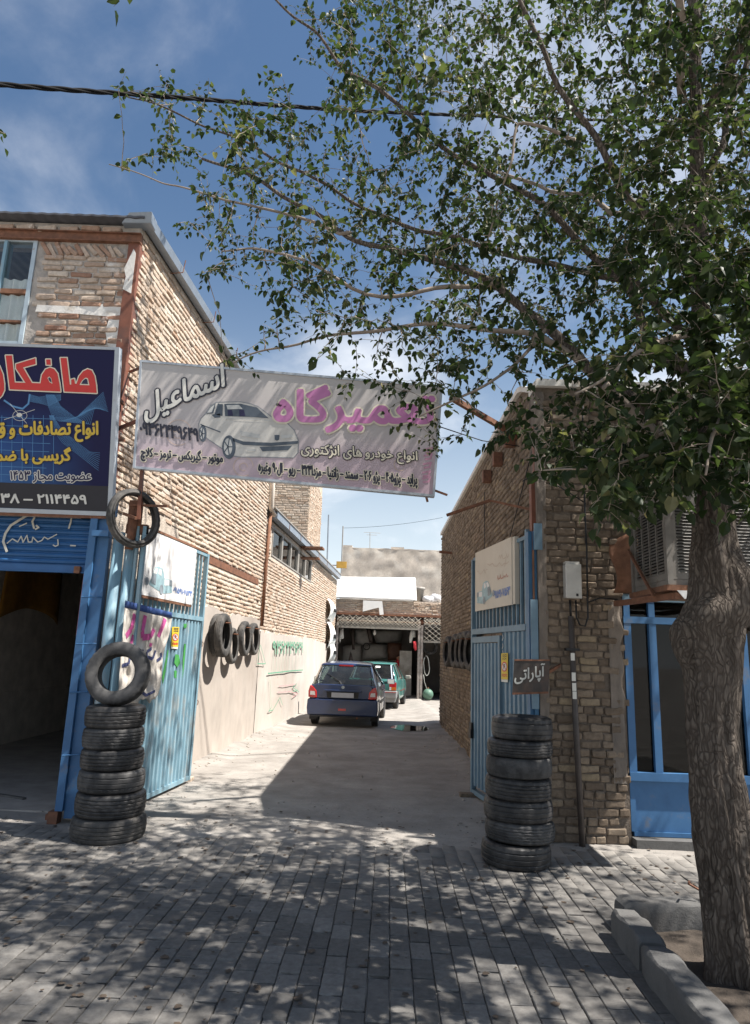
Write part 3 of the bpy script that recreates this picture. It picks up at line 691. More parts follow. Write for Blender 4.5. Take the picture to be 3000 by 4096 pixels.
# ================================================================== ROLLER SHUTTER SHOP (ground floor of the left house)
SX = lambda px, py, y=6.85: YP(px, py, y).x
shut = thing('roller_shutter', (-4.4, 6.98, 2.38), 'half raised blue roller shutter with cream scrawl on the left shop', 'shutter')
def slats(b):
    z0, z1 = 2.46, 3.02; n = 9; h = (z1-z0)/n
    for i in range(n):
        a = z0+i*h
        pr = [(6.985, a+.004), (6.965, a+h*.25), (6.958, a+h*.5), (6.966, a+h*.78), (6.985, a+h*.97)]
        for (ya, za), (yb, zb) in zip(pr[:-1], pr[1:]):
            b.add([(-6.2, ya, za), (-2.945, ya, za), (-2.945, yb, zb), (-6.2, yb, zb)], [(0, 1, 2, 3)])
        b.add([(-6.2, 6.985, a-.012), (-2.945, 6.985, a-.012), (-2.945, 6.985, a+.006), (-6.2, 6.985, a+.006)], [(0, 1, 2, 3)])
sl_ = part('slats', M_blued, shut, slats); sl_['kind'] = 'stuff'
part('bottom_bar', M_blued, shut, lambda b: (b.box(-6.2, -2.945, 6.945, 6.99, 2.39, 2.448), b.box(-6.2, -2.945, 6.93, 6.995, 2.375, 2.388)))
part('end_stop', M_rust, shut, lambda b: b.box(-3.06, -3.0, 6.9, 6.944, 2.37, 2.44))
SP = Plane((-2.78, 6.953), (-1.78, 6.953), (0, -1))
cream = mat('cream_brush_paint', (.55, .53, .46), .7, .15, 9, 0)
def scr(b):
    Q = lambda L_: [SP.px(x/1.41, 1900+y/1.41, .004) for x, y in L_]
    b.ribbon(SP, Q([(0, 205), (60, 215), (105, 205)]), .02, .004)
    b.ribbon(SP, Q([(215, 205), (140, 235), (60, 285), (30, 330), (18, 375), (38, 430)]), .026, .004)
    b.ribbon(SP, Q([(195, 240), (182, 262), (192, 300)]), .02, .004); b.ribbon(SP, Q([(205, 285), (218, 296), (200, 306)]), .018, .004)
    b.ribbon(SP, Q([(405, 225), (400, 262), (388, 300)]), .018, .004)
    b.ribbon(SP, Q([(40, 385), (70, 360), (100, 378), (120, 345), (130, 380), (152, 340), (160, 378), (180, 378), (185, 350), (212, 378), (235, 370), (250, 350), (270, 362), (320, 335)]), .012, .004)
    b.ribbon(SP, Q([(300, 395), (312, 402), (328, 395), (326, 365)]), .012, .004); b.ribbon(SP, Q([(110, 290), (150, 272)]), .012, .004)
part('scrawl', cream, shut, scr)
part('dented_slat_light', cream, shut, lambda b: b.ribbon(SP, [SP.px(282, 2182, .004), SP.px(302, 2183, .004)], .014, .004))
rail = thing('shutter_rail', (-2.93, 6.85, 0), 'bright blue steel shutter rail and jamb beside the left tyre stack', 'rail')
xa, xb, xc = SX(312, 2603)-.015, SX(340, 2603)-.01, SX(384, 2603)
part('channel', M_blue, rail, lambda b: (b.box(xa, xb-.002, 6.80, 6.86, .12, 2.98), b.box(xa-.01, xa+.012, 6.86, 6.98, .12, 2.98)))
part('jamb', M_blue, rail, lambda b: (b.box(xb, xc, 6.84, 6.89, .05, 3.04), b.box(xc-.03, xc, 6.89, 6.93, .05, 3.0)))
part('jamb_cap', M_blue, rail, lambda b: b.box(xb-.03, xc+.02, 6.76, 6.835, 2.74, 2.80)); part('top_cleat', M_blue, rail, lambda b: b.box(xb+.03, xc+.06, 6.79, 6.838, 2.95, 3.16))
for zz in (.62, 1.2, 1.66, 2.12):
    part('tie_rod', M_blue, rail, lambda b: (b.tube([(xa+.02, 6.79, zz), (xa+.02, 6.77, zz), (xc-.02, 6.80, zz+.01), (xc, 6.84, zz+.01)], .007, 6)))
part('rusty_foot', M_rust, rail, lambda b: (b.box(xa-.05, xa+.04, 6.78, 6.88, .01, .118), b.box(xa-.08, xa-.03, 6.8, 6.84, .04, .09)))
# dim room behind the shutter
room = thing('shop_room', (-4.4, 10, 0), 'dark bare shop interior behind the half raised shutter', 'room')
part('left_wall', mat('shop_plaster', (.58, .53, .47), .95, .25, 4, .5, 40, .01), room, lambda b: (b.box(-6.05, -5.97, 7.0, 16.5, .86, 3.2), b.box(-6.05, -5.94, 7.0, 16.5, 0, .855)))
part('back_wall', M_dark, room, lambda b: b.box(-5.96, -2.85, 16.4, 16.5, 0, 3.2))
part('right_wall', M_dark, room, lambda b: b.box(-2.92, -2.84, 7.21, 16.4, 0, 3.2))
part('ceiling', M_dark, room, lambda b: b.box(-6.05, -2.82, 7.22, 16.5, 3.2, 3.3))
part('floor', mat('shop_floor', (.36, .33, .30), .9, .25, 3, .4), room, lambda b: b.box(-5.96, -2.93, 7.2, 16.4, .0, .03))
def cloth(b):
    def f(s, t):
        y = 10.9 + s*1.9; top = 3.12; bot = 2.0 + .24*math.sin(s*math.pi)**.8
        return (-5.9+.03*math.sin(s*9), y+.18*(1-t)*(s-.5), bot+(top-bot)*t)
    b.sheet(f, 24, 10)
o = MB(); cloth(o); o = o.build('hanging_cloth', mat('mustard_cloth', (.34, .17, .03), .9, .3, 4, .2, 20), None, True, .006, loc=(-5.9, 11.8, 2.0)); tag(o, 'mustard yellow cloth hung on the dark shop wall', 'cloth')
o = MB(); o.sheet(lambda s, t: (-3.12-.05*s, 7.3+.25*s, 1.75+.75*t+.06*math.sin(s*7)), 8, 6); o = o.build('pink_rag', mat('pink_cloth', (.35, .12, .12), .9, .3, 6, .2), None, True, .006, loc=(-3.15, 7.4, 1.75)); tag(o, 'dull pink rag hanging just inside the shutter opening', 'rag')
p = G(60, 3205)
o = MB().bar((p.x-.6, p.y+.25, .035), (p.x+.12, p.y-.05, .035), .05, .03).build('floor_strip', M_conc, None, loc=(p.x, p.y, 0)); tag(o, 'pale strip lying on the threshold of the dark shop', 'strip')

# ================================================================== NAVY SHOP SIGN
navy = thing('navy_shop_sign', (-3.7, 6.8, 3.0), 'navy blue shop board with red and yellow Persian lettering above the shutter', 'sign')
NB = TPlane((-2.735, 6.79, 3.0), (1, 0, 0), (0, -.30, 1.64), (0, -1, 0))     # u=0 right edge, v=0 bottom
k = NT('navy_print'); sx = k.n('ShaderNodeSeparateXYZ'); k.l(k.geo.outputs['Position'], sx.inputs[0])
base = k.ramp(sx.outputs[2], [(0, (0, 0, 0)), (1, (0, 0, 0))])
mr = k.n('ShaderNodeMapRange'); k.l(sx.outputs[2], mr.inputs[0]); mr.inputs[1].default_value = 3.0; mr.inputs[2].default_value = 4.7
gx = k.n('ShaderNodeMapRange'); k.l(sx.outputs[0], gx.inputs[0]); gx.inputs[1].default_value = -2.9; gx.inputs[2].default_value = -4.0
vcol = k.ramp(mr.outputs[0], [(0, (.06, .18, .40)), (.42, (.026, .075, .24)), (.62, (.012, .016, .07)), (1, (.016, .014, .055))])
c = k.mix(gx.outputs[0], (.014, .014, .058), vcol)
k.l(c, k.b.inputs['Base Color']); k.b.inputs['Roughness'].default_value = .55; k.b.inputs['Specular IOR Level'].default_value = .18
M_navy = k.m
HS = 1.665
part('panel', M_navy, navy, lambda b: b.pbox(NB, -2.2, 0, 0, HS, -.05, .01))
M_frame = mat('aluminium_trim', (.42, .45, .48), .45, .12, 6, .1, metal=.3, dirt=(.25, .2, .16), dirt_lo=.62)
part('trim', M_frame, navy, lambda b: (b.pbox(NB, -.001, .045, -.045, HS+.03, -.06, .022), b.pbox(NB, -2.2, -.002, -.045, -.001, -.06, .02), b.pbox(NB, -2.2, -.002, HS+.001, HS+.03, -.06, .02)))
part('rusty_edge', M_rust, navy, lambda b: b.pbox(NB, -2.2, .05, -.075, -.046, -.08, .01))
part('black_band', mat('black_print', (.012, .012, .02), .4, .2, 6, 0), navy, lambda b: b.pbox(NB, -2.2, -.003, .002, .26, .0101, .0125))
Mred = mat('red_print', (.60, .035, .03), .4, .06, 6, 0); Mcr = mat('cream_print', (.72, .66, .52), .45, .06, 6, 0); Myel = mat('yellow_print', (.64, .44, .05), .45, .06, 6, 0)
Mwht = mat('offwhite_print', (.68, .66, .60), .45, .06, 6, 0); Mnav = mat('dark_navy_print', (.02, .018, .06), .45, .06, 6, 0); Mlbl = mat('light_blue_print', (.09, .25, .48), .45, .1, 6, 0)
B5 = lambda x, y: (x/3.0083, 1350+y/3.0083)
def lz(P, name, s, lb, rb, lt, m, par, cv, **kw): return letters(name, P, s, cv(*lb), cv(*rb), cv(*lt), m, par, **kw)
# large red word drawn as block shapes
def bp(b, pts, n): b.poly(NB, [NB.px(*B5(x, y), 0) for x, y in pts], n)
def arc(cx, cy, rx, ry, a0, a1, n=10): return [(cx+rx*math.cos(R(a0+(a1-a0)*i/n)), cy-ry*math.sin(R(a0+(a1-a0)*i/n))) for i in range(n+1)]
W1 = [(738, 252), (812, 252), (850, 572), (868, 572), (866, 512), (902, 502), (912, 560), (930, 562), (962, 470), (1010, 412), (1062, 386), (1112, 402), (1146, 470), (1165, 580), (1172, 672), (785, 655)]
W2 = [(80, 222), (155, 222), (188, 546), (318, 550), (205, 378), (205, 325), (435, 255), (440, 325), (288, 366), (395, 552), (498, 556), (515, 455), (560, 388), (612, 368), (662, 386), (702, 440), (726, 560), (737, 655), (130, 628)]
W3 = [(-45, 350), (5, 350), (45, 450), (62, 560), (62, 640), (35, 700), (-20, 755), (-90, 775), (-90, 700), (-35, 668), (-8, 600), (-14, 470)]
DT = [(565, 270), (617, 270), (622, 335), (570, 332)]
HOLES = [[(968, 576), (1000, 520), (1040, 488), (1068, 498), (1086, 580)], [(583, 492), (605, 474), (628, 498), (642, 562), (606, 540)]]
NQ = lambda L_: [NB.px(*B5(x, y), 0) for x, y in L_]
part('big_letters', Mred, navy, lambda b: [b.poly(NB, NQ(L_), .0195) for L_ in (W1, W2, W3, DT)])
part('letter_outline', Mcr, navy, lambda b: [b.ribbon(NB, NQ(L_+L_[:1]), .024, .0165) for L_ in (W1, W2, W3, DT)])
def shrink(L_, k_): cx = sum(p_[0] for p_ in L_)/len(L_); cy = sum(p_[1] for p_ in L_)/len(L_); return [(cx+(x-cx)*k_, cy+(y-cy)*k_) for x, y in L_]
part('letter_rim', Mcr, navy, lambda b: [b.poly(NB, NQ(L_), .0205) for L_ in HOLES])
part('letter_eye', Mnav, navy, lambda b: [b.poly(NB, NQ(shrink(L_, .72)), .0215) for L_ in HOLES])
lz(NB, 'yellow_letters', 'انواع تصادفات و ق', (-60, 1252), (1178, 1252), (-60, 1010), Myel, navy, B5, n=.0195, bold=.006, outline=.014, om=Mnav)
lz(NB, 'yellow_letters', 'گریسی با ضمانت', (-330, 1520), (850, 1522), (-330, 1322), Myel, navy, B5, n=.0195, bold=.006, outline=.014, om=Mnav)
lz(NB, 'white_letters', 'عضویت مجاز ۱۴۵۳', (125, 1745), (1095, 1748), (125, 1600), Mnav, navy, B5, n=.0195, bold=.0025, outline=.011, om=Mwht)
lz(NB, 'number', '۲۱۱۴۴۵۹ – ۰۵۳۸', (-150, 1985), (1040, 2005), (-150, 1870), Mwht, navy, B5, n=.0195, bold=.005)
def deco(b):
    Q = lambda L_: [NB.px(*B5(x, y), 0) for x, y in L_]
    for i in range(16):
        d = i*13; b.ribbon(NB, Q([(560+d*.5, 690), (590+d*.75, 830), (640+d*1.35, 960), (720+d*1.9, 1010+d*.2), (930+d*1.1, 960-d*.6), (1250+d*.3, 660+d*1.2)]), .0032, .0125)
    for i in range(9):
        d = i*26; b.ribbon(NB, Q([(600+d*.2, 940), (650+d*.5, 1120), (760+d, 1270+d*.1), (960+d*.6, 1420-d*.2), (1190+d*.1, 1600-d)]), .0032, .0127)
    for i in range(6): b.ribbon(NB, Q([(30+i*125, 940), (22+i*125, 1740)]), .0045, .0121)
    for i in range(8): b.ribbon(NB, Q([(-60, 960+i*98), (660-i*16, 985+i*98)]), .0045, .0123)
    for i in range(10): b.ribbon(NB, Q([(370, 690+i*9), (480+i*4, 720+i*9), (600, 700+i*14), (740, 690+i*7)]), .003, .0126)
    b.ribbon(NB, Q([(60, 760), (160, 830), (280, 860), (350, 800), (365, 690)]), .018, .0122)
part('printed_lines', Mlbl, navy, deco)
def star(b):
    Q = lambda L_: [NB.px(*B5(x, y), 0) for x, y in L_]
    b.poly(NB, Q(arc(240, 935, 34, 26, 0, 350, 14)), .0131)
    for L_ in ([(60, 990), (240, 935), (425, 870)], [(130, 800), (240, 935), (328, 1035)]): b.ribbon(NB, Q(L_), .0045, .0131)
    b.ribbon(NB, Q(arc(248, 942, 85, 62, 0, 360, 24)), .004, .0131)
part('printed_star', Mwht, navy, star)
part('stand_off', M_rust, navy, lambda b: (b.bar((-2.74, 6.76, 3.3), (-2.74, 6.88, 3.3), .03, .03), b.bar((-2.74, 6.6, 4.2), (-2.74, 6.88, 4.2), .03, .03), b.bar((-2.74, 6.72, 3.75), (-2.70, 6.9, 3.8), .03, .03)))

# ================================================================== PINK REPAIR-SHOP SIGN over the alley
pink = thing('pink_alley_sign', (-1, 6.7, 3.3), 'long faded pink banner board with a printed white car hung across the alley mouth', 'sign')
PK = Plane((-2.5, 6.7), (1, 6.7), (0, -1))
corn = [PK.px(*q) for q in ((543, 1867), (1730, 1980), (1762, 1553), (570, 1451))]
k = NT('pink_print'); sx = k.n('ShaderNodeSeparateXYZ'); k.l(k.geo.outputs['Position'], sx.inputs[0])
mr = k.n('ShaderNodeMapRange'); k.l(sx.outputs[2], mr.inputs[0]); mr.inputs[1].default_value = 3.3; mr.inputs[2].default_value = 4.5
c = k.ramp(mr.outputs[0], [(0, (.46, .34, .39)), (.3, (.53, .43, .46)), (.5, (.50, .455, .445)), (1, (.50, .47, .445))])
c = k.mix(k.ramp(k.noise(3.5, 7, .6, stretch=(1, 1, .5)), [(.4, 0), (.75, .35)]), c, (.38, .33, .33))
k.l(c, k.b.inputs['Base Color']); k.b.inputs['Roughness'].default_value = .45
k.l(k.bump(k.noise(1.6, 3, .5, stretch=(1, 1, .4)), .25, .03), k.b.inputs['Normal'])
part('panel', k.m, pink, lambda b: b.prism(PK, corn, -.035, .012))
def frm(b):
    for i in range(4):
        a = Vector(corn[i]); c2 = Vector(corn[(i+1) % 4]); d = (c2-a).normalized(); q = Vector((d.y, -d.x))*.022; e = d*.018
        b.prism(PK, [tuple(a-e-q*.1), tuple(c2+e-q*.1), tuple(c2+e+q), tuple(a-e+q)], -.045-.002*i, .02+.002*i)
part('trim', M_frame, pink, frm)
Z3 = lambda x, y: (500+x/1.18, 1350+y/1.18)
QP = lambda L_: [PK.px(*Z3(x, y)) for x, y in L_]
Mmag = mat('magenta_print', (.52, .20, .40), .45, .1, 6, 0); Mblk = mat('grey_black_print', (.03, .03, .045), .45, .1, 6, 0); Mhalo = mat('halo_print', (.22, .18, .19), .5, .1, 6, 0)
Mcar = mat('printed_car_body', (.60, .575, .53), .45, .12, 4, 0); Mcarb = mat('printed_car_blue', (.085, .105, .13), .45, .12, 6, 0)
Mmar = mat('faint_print', (.56, .43, .36), .5, .1, 6, 0)
lz(PK, 'magenta_letters', 'تعمیرگاه', (700, 440), (1455, 452), (715, 225), Mmag, pink, Z3, n=.0235, bold=.016, outline=.034, om=Mcr)
def ang_letters():
    # word set on a rising diagonal: left-bottom, right-bottom, left-top
    return lz(PK, 'diagonal_letters', 'اسماعیل', (95, 412), (470, 262), (92, 270), Mwht, pink, Z3, n=.0235, bold=.008, outline=.024, om=Mblk)
ang_letters()
lz(PK, 'phone_number', '۰۹۳۶۲۴۳۹۶۴۹', (70, 455), (345, 490), (70, 392), Mblk, pink, Z3, n=.0235, bold=.006)
lz(PK, 'black_letters', 'موتور – گیربکس – ترمز – کلاچ', (75, 582), (462, 612), (75, 512), Mblk, pink, Z3, n=.0235, bold=.0045, outline=.014, om=Mcr)
lz(PK, 'cream_letters', 'انواع خودرو', (1135, 584), (1380, 602), (1135, 520), Mcr, pink, Z3, n=.0235, bold=.003, outline=.012, om=Mblk)
lz(PK, 'cream_letters', 'های انژکتوری', (832, 560), (1118, 580), (832, 496), Mcr, pink, Z3, n=.0235, bold=.003, outline=.012, om=Mblk)
lz(PK, 'black_letters', 'پراید – پژو۴۰۵ – پژو ۲۰۶ – سمند – زانتیا – مزدا۳۲۳ – ریو – ال۹۰ وغیره', (630, 648), (1380, 712), (630, 582), Mblk, pink, Z3, n=.0235, bold=.0045, outline=.014, om=Mcr)
CARB = [(350, 408), (360, 385), (378, 366), (408, 322), (432, 308), (545, 306), (590, 314), (628, 328), (692, 376), (752, 392), (800, 440), (820, 490), (818, 545), (795, 570), (640, 566), (540, 566), (505, 560), (465, 530), (390, 480), (352, 440)]
part('printed_car', Mcar, pink, lambda b: b.poly(PK, QP(CARB), .0145))
part('printed_car_outline', mat('printed_outline', (.24, .25, .27), .5, .1, 6, 0), pink, lambda b: b.ribbon(PK, QP(CARB+CARB[:1]), .010, .0152))
PCT = (('printed_windscreen', Mcarb, [(470, 316), (545, 315), (622, 332), (680, 384), (600, 378), (474, 374)]), ('printed_bumper_strip', Mcarb, [(510, 476), (560, 493), (690, 499), (818, 490), (816, 504), (690, 515), (560, 510), (513, 492)]), ('printed_grille', Mcarb, [(635, 518), (790, 513), (770, 534), (650, 540)]),
  ('printed_side_strip', Mcarb, [(358, 410), (452, 446), (452, 452), (358, 416)]), ('printed_badge', Mcarb, [(706, 462), (730, 462), (728, 485), (718, 490), (708, 485)]), ('printed_wheel', Mcarb, arc(492, 520, 32, 56, 0, 350, 22)), ('printed_wheel', Mcarb, arc(369, 456, 18, 40, 0, 350, 18)), ('printed_mirror', Mcarb, [(410, 366), (450, 362), (452, 380), (424, 382)]),
  ('printed_side_glass', Mcarb, [(384, 362), (410, 325), (430, 314), (418, 362)]), ('printed_side_glass', Mcarb, [(424, 364), (440, 315), (464, 318), (462, 374)]))
for nm, m_, L_ in PCT: part(nm, m_, pink, lambda b: b.poly(PK, QP(L_), .0172))
Mlit = mat('printed_light', (.52, .52, .50), .45, .12, 5, 0)
for nm, L_ in (('printed_rim', arc(488, 518, 20, 40, 0, 350, 20)), ('printed_rim', arc(366, 456, 11, 28, 0, 350, 16)), ('printed_headlight', [(545, 444), (636, 460), (640, 480), (552, 468)]), ('printed_headlight', [(738, 464), (790, 460), (800, 474), (740, 480)]), ('printed_bonnet_line', [(470, 384), (600, 388), (690, 394), (690, 397), (600, 392), (470, 388)]), ('printed_fog_light', [(575, 528), (618, 530), (618, 540), (580, 538)]), ('printed_glint', [(389, 358), (409, 330), (424, 320), (412, 356)]), ('printed_glint', [(480, 322), (540, 321), (556, 340), (486, 342)])):
    part(nm, Mlit, pink, lambda b: b.poly(PK, QP(L_), .0186))
for cx, cy, rx, ry in ((488, 518, 20, 40), (366, 456, 11, 28)):
    for a in range(0, 360, 72): part('printed_spoke', Mcarb, pink, lambda b: b.ribbon(PK, QP([(cx, cy), (cx+rx*math.cos(R(a)), cy+ry*math.sin(R(a)))]), .011, .0196))
for L_ in ([(486, 346), (506, 344), (512, 372), (488, 372)], [(540, 344), (562, 344), (570, 374), (542, 374)]): part('printed_headrest', Mnav, pink, lambda b: b.poly(PK, QP(L_), .0192))
part('faint_side_letters', mat('faint_magenta_print', (.53, .28, .38), .5, .1, 6, 0), pink, lambda b: [b.ribbon(PK, QP([(1405+dx, y), (1440+dx, y-8), (1432+dx, y+14), (1408+dx, y+16)]), .02, .0145) for dx, y in ((12, 530), (8, 560), (4, 600), (0, 640), (0, 668))])
part('swirl_print', Mmar, pink, lambda b: [b.ribbon(PK, QP(arc(cx, cy, r, r, 0, 300, 18)), .008, .0135) for cx, cy, r in ((255, 450, 60), (250, 455, 22), (560, 610, 46), (560, 612, 18), (880, 300, 40), (1300, 600, 30))])
# its brackets
part('bracket', M_redox, pink, lambda b: (b.bar(LW.pt(.1, 4.62, 0), PK.pt(corn[3][0]+.02, 4.58, -.03), .02, .025), b.bar(FL.pt(-.02, 3.9, .03), PK.pt(corn[0][0]+.02, 4.0, -.03), .03, .035), b.bar(PK.pt(.08, 3.46, -.05), PK.pt(.10, 2.92, -.05), .035, .035)))
part('stub_rod', M_rust, pink, lambda b: (b.bar(PK.pt(*PK.px(1700, 1960), -.05), PK.pt(*PK.px(1712, 2003), -.05), .022, .022), b.bar(PK.pt(*PK.px(1735, 1955), -.05), PK.pt(*PK.px(1792, 1976), -.05), .02, .02)))
a_ = YP(1762, 1708, 6.68); c_ = RW.pt(.8, 4.1, .05)
part('tie_wire', M_black, pink, lambda b: b.tube([a_, a_.lerp(c_, .5)-Vector((0, 0, .04)), c_], .006, 5))

# ================================================================== TYRES
TYM = {}
def tyre_mesh(Ro, Wd, Ri, kind=0, seg=84):
    key = (round(Ro, 3), round(Wd, 3), round(Ri, 3), kind)
    if key in TYM: return TYM[key]
    h = Wd/2; tw = h*.80
    tread = []
    nz = 22
    grooves = {0: (-.62, -.22, .22, .62), 1: (-.55, 0, .55), 2: (-.7, -.35, 0, .35, .7), 3: ()}[kind]
    prof = []
    for i in range(nz*2+1):
        t = i/(nz*2)*2-1
        r = Ro - .010*abs(t)**2.5*(Ro/.3)
        for g in grooves:
            if abs(t-g) < .045: r -= .008
        prof.append((r, t*tw, 1))
    side = lambda sgn: [(Ro-.018, sgn*h*.90, 2), (Ro-.038, sgn*h*.97, 0), (Ro-(Ro-Ri)*.45, sgn*h, 0), (Ro-(Ro-Ri)*.7, sgn*h*.96, 0), (Ri+.018, sgn*h*.84, 0), (Ri, sgn*h*.74, 0), (Ri+.004, sgn*h*.62, 0)]
    inner = [(Ri+(Ro-Ri)*.55, .8*h, 0), (Ro-.03, .55*h, 0), (Ro-.025, 0, 0), (Ro-.03, -.55*h, 0), (Ri+(Ro-Ri)*.55, -.8*h, 0)]
    loop = list(prof) + side(1) + inner + list(reversed(side(-1)))
    n = len(loop); vs = []; fs = []
    for k_ in range(seg):
        a = 2*math.pi*k_/seg
        for (r, z, f) in loop:
            rr = r
            if f in (1, 2) and abs(z) > tw*.52 and k_ % 3 == 0: rr -= .006
            if f == 1 and kind in (0, 2) and abs(z) < tw*.52 and (k_+int(z*90)) % 4 == 0: rr -= .0045
            vs.append((rr*math.cos(a), rr*math.sin(a), z))
    for k_ in range(seg):
        k2 = (k_+1) % seg
        for i in range(n): fs.append((k_*n+i, k2*n+i, k2*n+(i+1) % n, k_*n+(i+1) % n))
    npf = len(prof)-1
    tr = [f for q, f in enumerate(fs) if q % n < npf]; sd = [f for q, f in enumerate(fs) if q % n >= npf]
    res = []
    for nm, ff in (('sidewall', sd), ('tread', tr)):
        used = sorted({i for f in ff for i in f}); mp_ = {v: i for i, v in enumerate(used)}
        me = bpy.data.meshes.new(nm); me.from_pydata([vs[i] for i in used], [], [tuple(mp_[i] for i in f) for f in ff]); me.update(); me.shade_smooth(); res.append(me)
    TYM[key] = res; return res
def tyre(loc, axis, Ro, Wd, Ri, label, group, kind=0, m=None, spin=0.0):
    root = thing('tyre', loc, label, 'tyre', group)
    q = Vector(axis).normalized().to_track_quat('Z', 'Y'); root.rotation_mode = 'QUATERNION'
    from mathutils import Quaternion
    root.rotation_quaternion = q @ Quaternion((0, 0, 1), spin)
    for me in tyre_mesh(Ro, Wd, Ri, kind):
        m2 = me
        if not me.materials: me.materials.append(m or M_rubber)
        elif me.materials[0] != (m or M_rubber):
            m2 = me.copy(); m2.materials.clear(); m2.materials.append(m or M_rubber)
        o = bpy.data.objects.new(me.name.split('.')[0], m2); COL.objects.link(o); o.parent = root
    return root
# left stack, bottom to top: (radius, width, rim, pixel x of the centre)
gl = 'tyres stacked beside the left gate post'
names = ['bottom tyre of the left stack, greyest and widest of all', 'second tyre from the bottom of the left stack, the wide one', 'third tyre from the bottom of the left stack', 'fourth tyre from the bottom of the left stack', 'fifth tyre from the bottom of the left stack', 'top flat tyre of the left stack, under the upright one']
yL = 6.46; z = 0.0
spec = [(.320, .195, .19, 431, 0, M_rubberd), (.302, .205, .18, 436, 2, M_rubber), (.288, .185, .175, 440, 1, M_rubberg), (.274, .182, .17, 443, 0, M_rubber), (.268, .182, .165, 447, 2, M_rubberg), (.266, .192, .165, 454, 0, M_rubber)]
cy = [3290, 3230, 3135, 3050, 2970, 2895]
for i, (ro, wd, ri, cxp, kd, mm) in enumerate(spec):
    p = YP(cxp, cy[i], yL-.25); x = p.x*(yL/(yL-.25))*.995
    tyre((x, yL, z+wd/2), (random.uniform(-.02, .02), random.uniform(-.02, .02), 1), ro, wd, ri, names[i], gl, kd, mm, i*1.3); z += wd*.985
p = YP(464, 2747, 6.42)
tyre((p.x, 6.44, z+.282), (.05, -1, .16), .290, .17, .165, 'tyre standing upright on top of the left stack, leaning on the gate post', gl, 0, M_rubberg, .4)
gr_ = 'tyres stacked before the right brick pillar'
namesR = ['bottom tyre of the right stack, set forward on the pavers', 'second tyre from the bottom of the right stack', 'third tyre from the bottom of the right stack', 'middle tyre of the seven in the right stack', 'third tyre from the top of the right stack', 'second tyre from the top of the right stack', 'topmost tyre of the right stack with its open hole showing']
specR = [(.288, .185, .17, 2066, 1, 3390), (.292, .16, .17, 2082, 2, 3320), (.290, .175, .17, 2075, 1, 3240), (.280, .178, .17, 2075, 0, 3150), (.280, .165, .17, 2078, 3, 3055), (.280, .14, .17, 2081, 0, 2972), (.262, .19, .165, 2090, 1, 2890)]
yR = 6.14; z = 0.0
for i, (ro, wd, ri, cxp, kd, py) in enumerate(specR):
    yy = yR - (.03 if i == 0 else 0) + random.uniform(-.01, .01)
    p = YP(cxp, py, yy-.25); x = p.x*(yy/(yy-.25))*.995
    tyre((x, yy, z+wd/2), (random.uniform(-.02, .02), random.uniform(-.02, .02), 1), ro, wd, ri, namesR[i], gr_, kd, (M_rubber, M_rubberg, M_rubber)[i % 3], i*.9); z += wd*.985
# tyres hung on the sunny left wall
gw = 'tyres hung on the sunlit left wall'
for (px_, py_, ro, wd, nn, lab) in ((872, 2541, .335, .12, .09, 'large tyre flat on the sunlit wall, half hidden behind another'), (893, 2541, .335, .12, .23, 'outer one of the doubled large tyres on the sunlit wall'),
        (926, 2583, .30, .11, .12, 'lower hung tyre, second along the sunlit wall'), (978, 2554, .31, .11, .12, 'third hung tyre along the sunlit wall'), (1014, 2556, .30, .11, .12, 'last hung tyre on the sunlit wall, by the rusty pipe')):
    u, v = LW.px(px_, py_, nn); tyre(LW.pt(u, v, nn), LW.N + Vector((0, 0, .04)), ro, wd, .21, lab, gw, 1, M_rubberd, u)
    o = MB().tube([LW.pt(u, v+.20, -.02), LW.pt(u, v+.19, nn+.1)], .012, 6).build('wall_peg', M_rust, None, loc=LW.pt(u, v+.2, 0)); tag(o, 'rusty iron peg for the '+lab.split(',')[0], 'peg', 'pegs holding the tyres on the sunlit wall')
gw = 'tyres hung on the shaded right wall'
for i, (px_, py_, lab) in enumerate(((1798, 2606, 'farthest tyre hung on the shaded right wall'), (1828, 2604, 'second farthest tyre hung on the shaded right wall'), (1849, 2602, 'third tyre hung on the shaded right wall, half hidden behind its neighbour'), (1868, 2600, 'large open tyre hung on the shaded right wall'), (1892, 2604, 'nearest tyre on the shaded right wall, cut off by the gate edge'))):
    u, v = RW.px(px_, py_, .14); tyre(RW.pt(u, v, .14), RW.N + Vector((0, -.12, .03)), .31, .17, .20, lab, gw, 0, M_rubberd, u)
    o = MB().tube([RW.pt(u, v+.19, -.02), RW.pt(u, v+.18, .25)], .012, 6).build('wall_peg', M_rust, None, loc=RW.pt(u, v+.19, 0)); tag(o, 'rusty iron peg for the '+lab.split(',')[0], 'peg', 'pegs holding the tyres on the shaded wall')
# thin motorcycle tyre hung at the house corner
p = YP(536, 2073, 6.72)
tyre(p, (.80, -.58, .06), .305, .085, .235, 'thin bald motorcycle tyre hung on rusty iron at the house corner', 'tyre hung at the house corner', 3, M_rubberd)
ib = thing('iron_hanger', (p.x, 6.85, p.z), 'rusty iron hanger with projecting rods carrying the thin tyre', 'bracket')
part('plate', M_rust, ib, lambda b: (b.pbox(FL, p.x+2.78-.12, p.x+2.78+.02, p.z-.05, p.z+.22, -.0, .03), b.prism(FL, [(p.x+2.70, p.z+.12), (p.x+2.80, p.z+.12), (p.x+2.76, p.z-.02)], .03, .05)))
part('rod', M_rust, ib, lambda b: (b.bar((p.x-.12, 6.88, p.z+.17), (p.x+.36, 6.62, p.z+.115), .022, .022), b.bar((p.x-.14, 6.8, p.z+.06), (p.x+.02, 6.72, p.z), .03, .03)))
part('upright_pipe', M_rust, ib, lambda b: b.tube([(p.x-.07, 6.87, p.z-.3), (p.x-.05, 6.86, p.z+.05)], .045, 10), True)

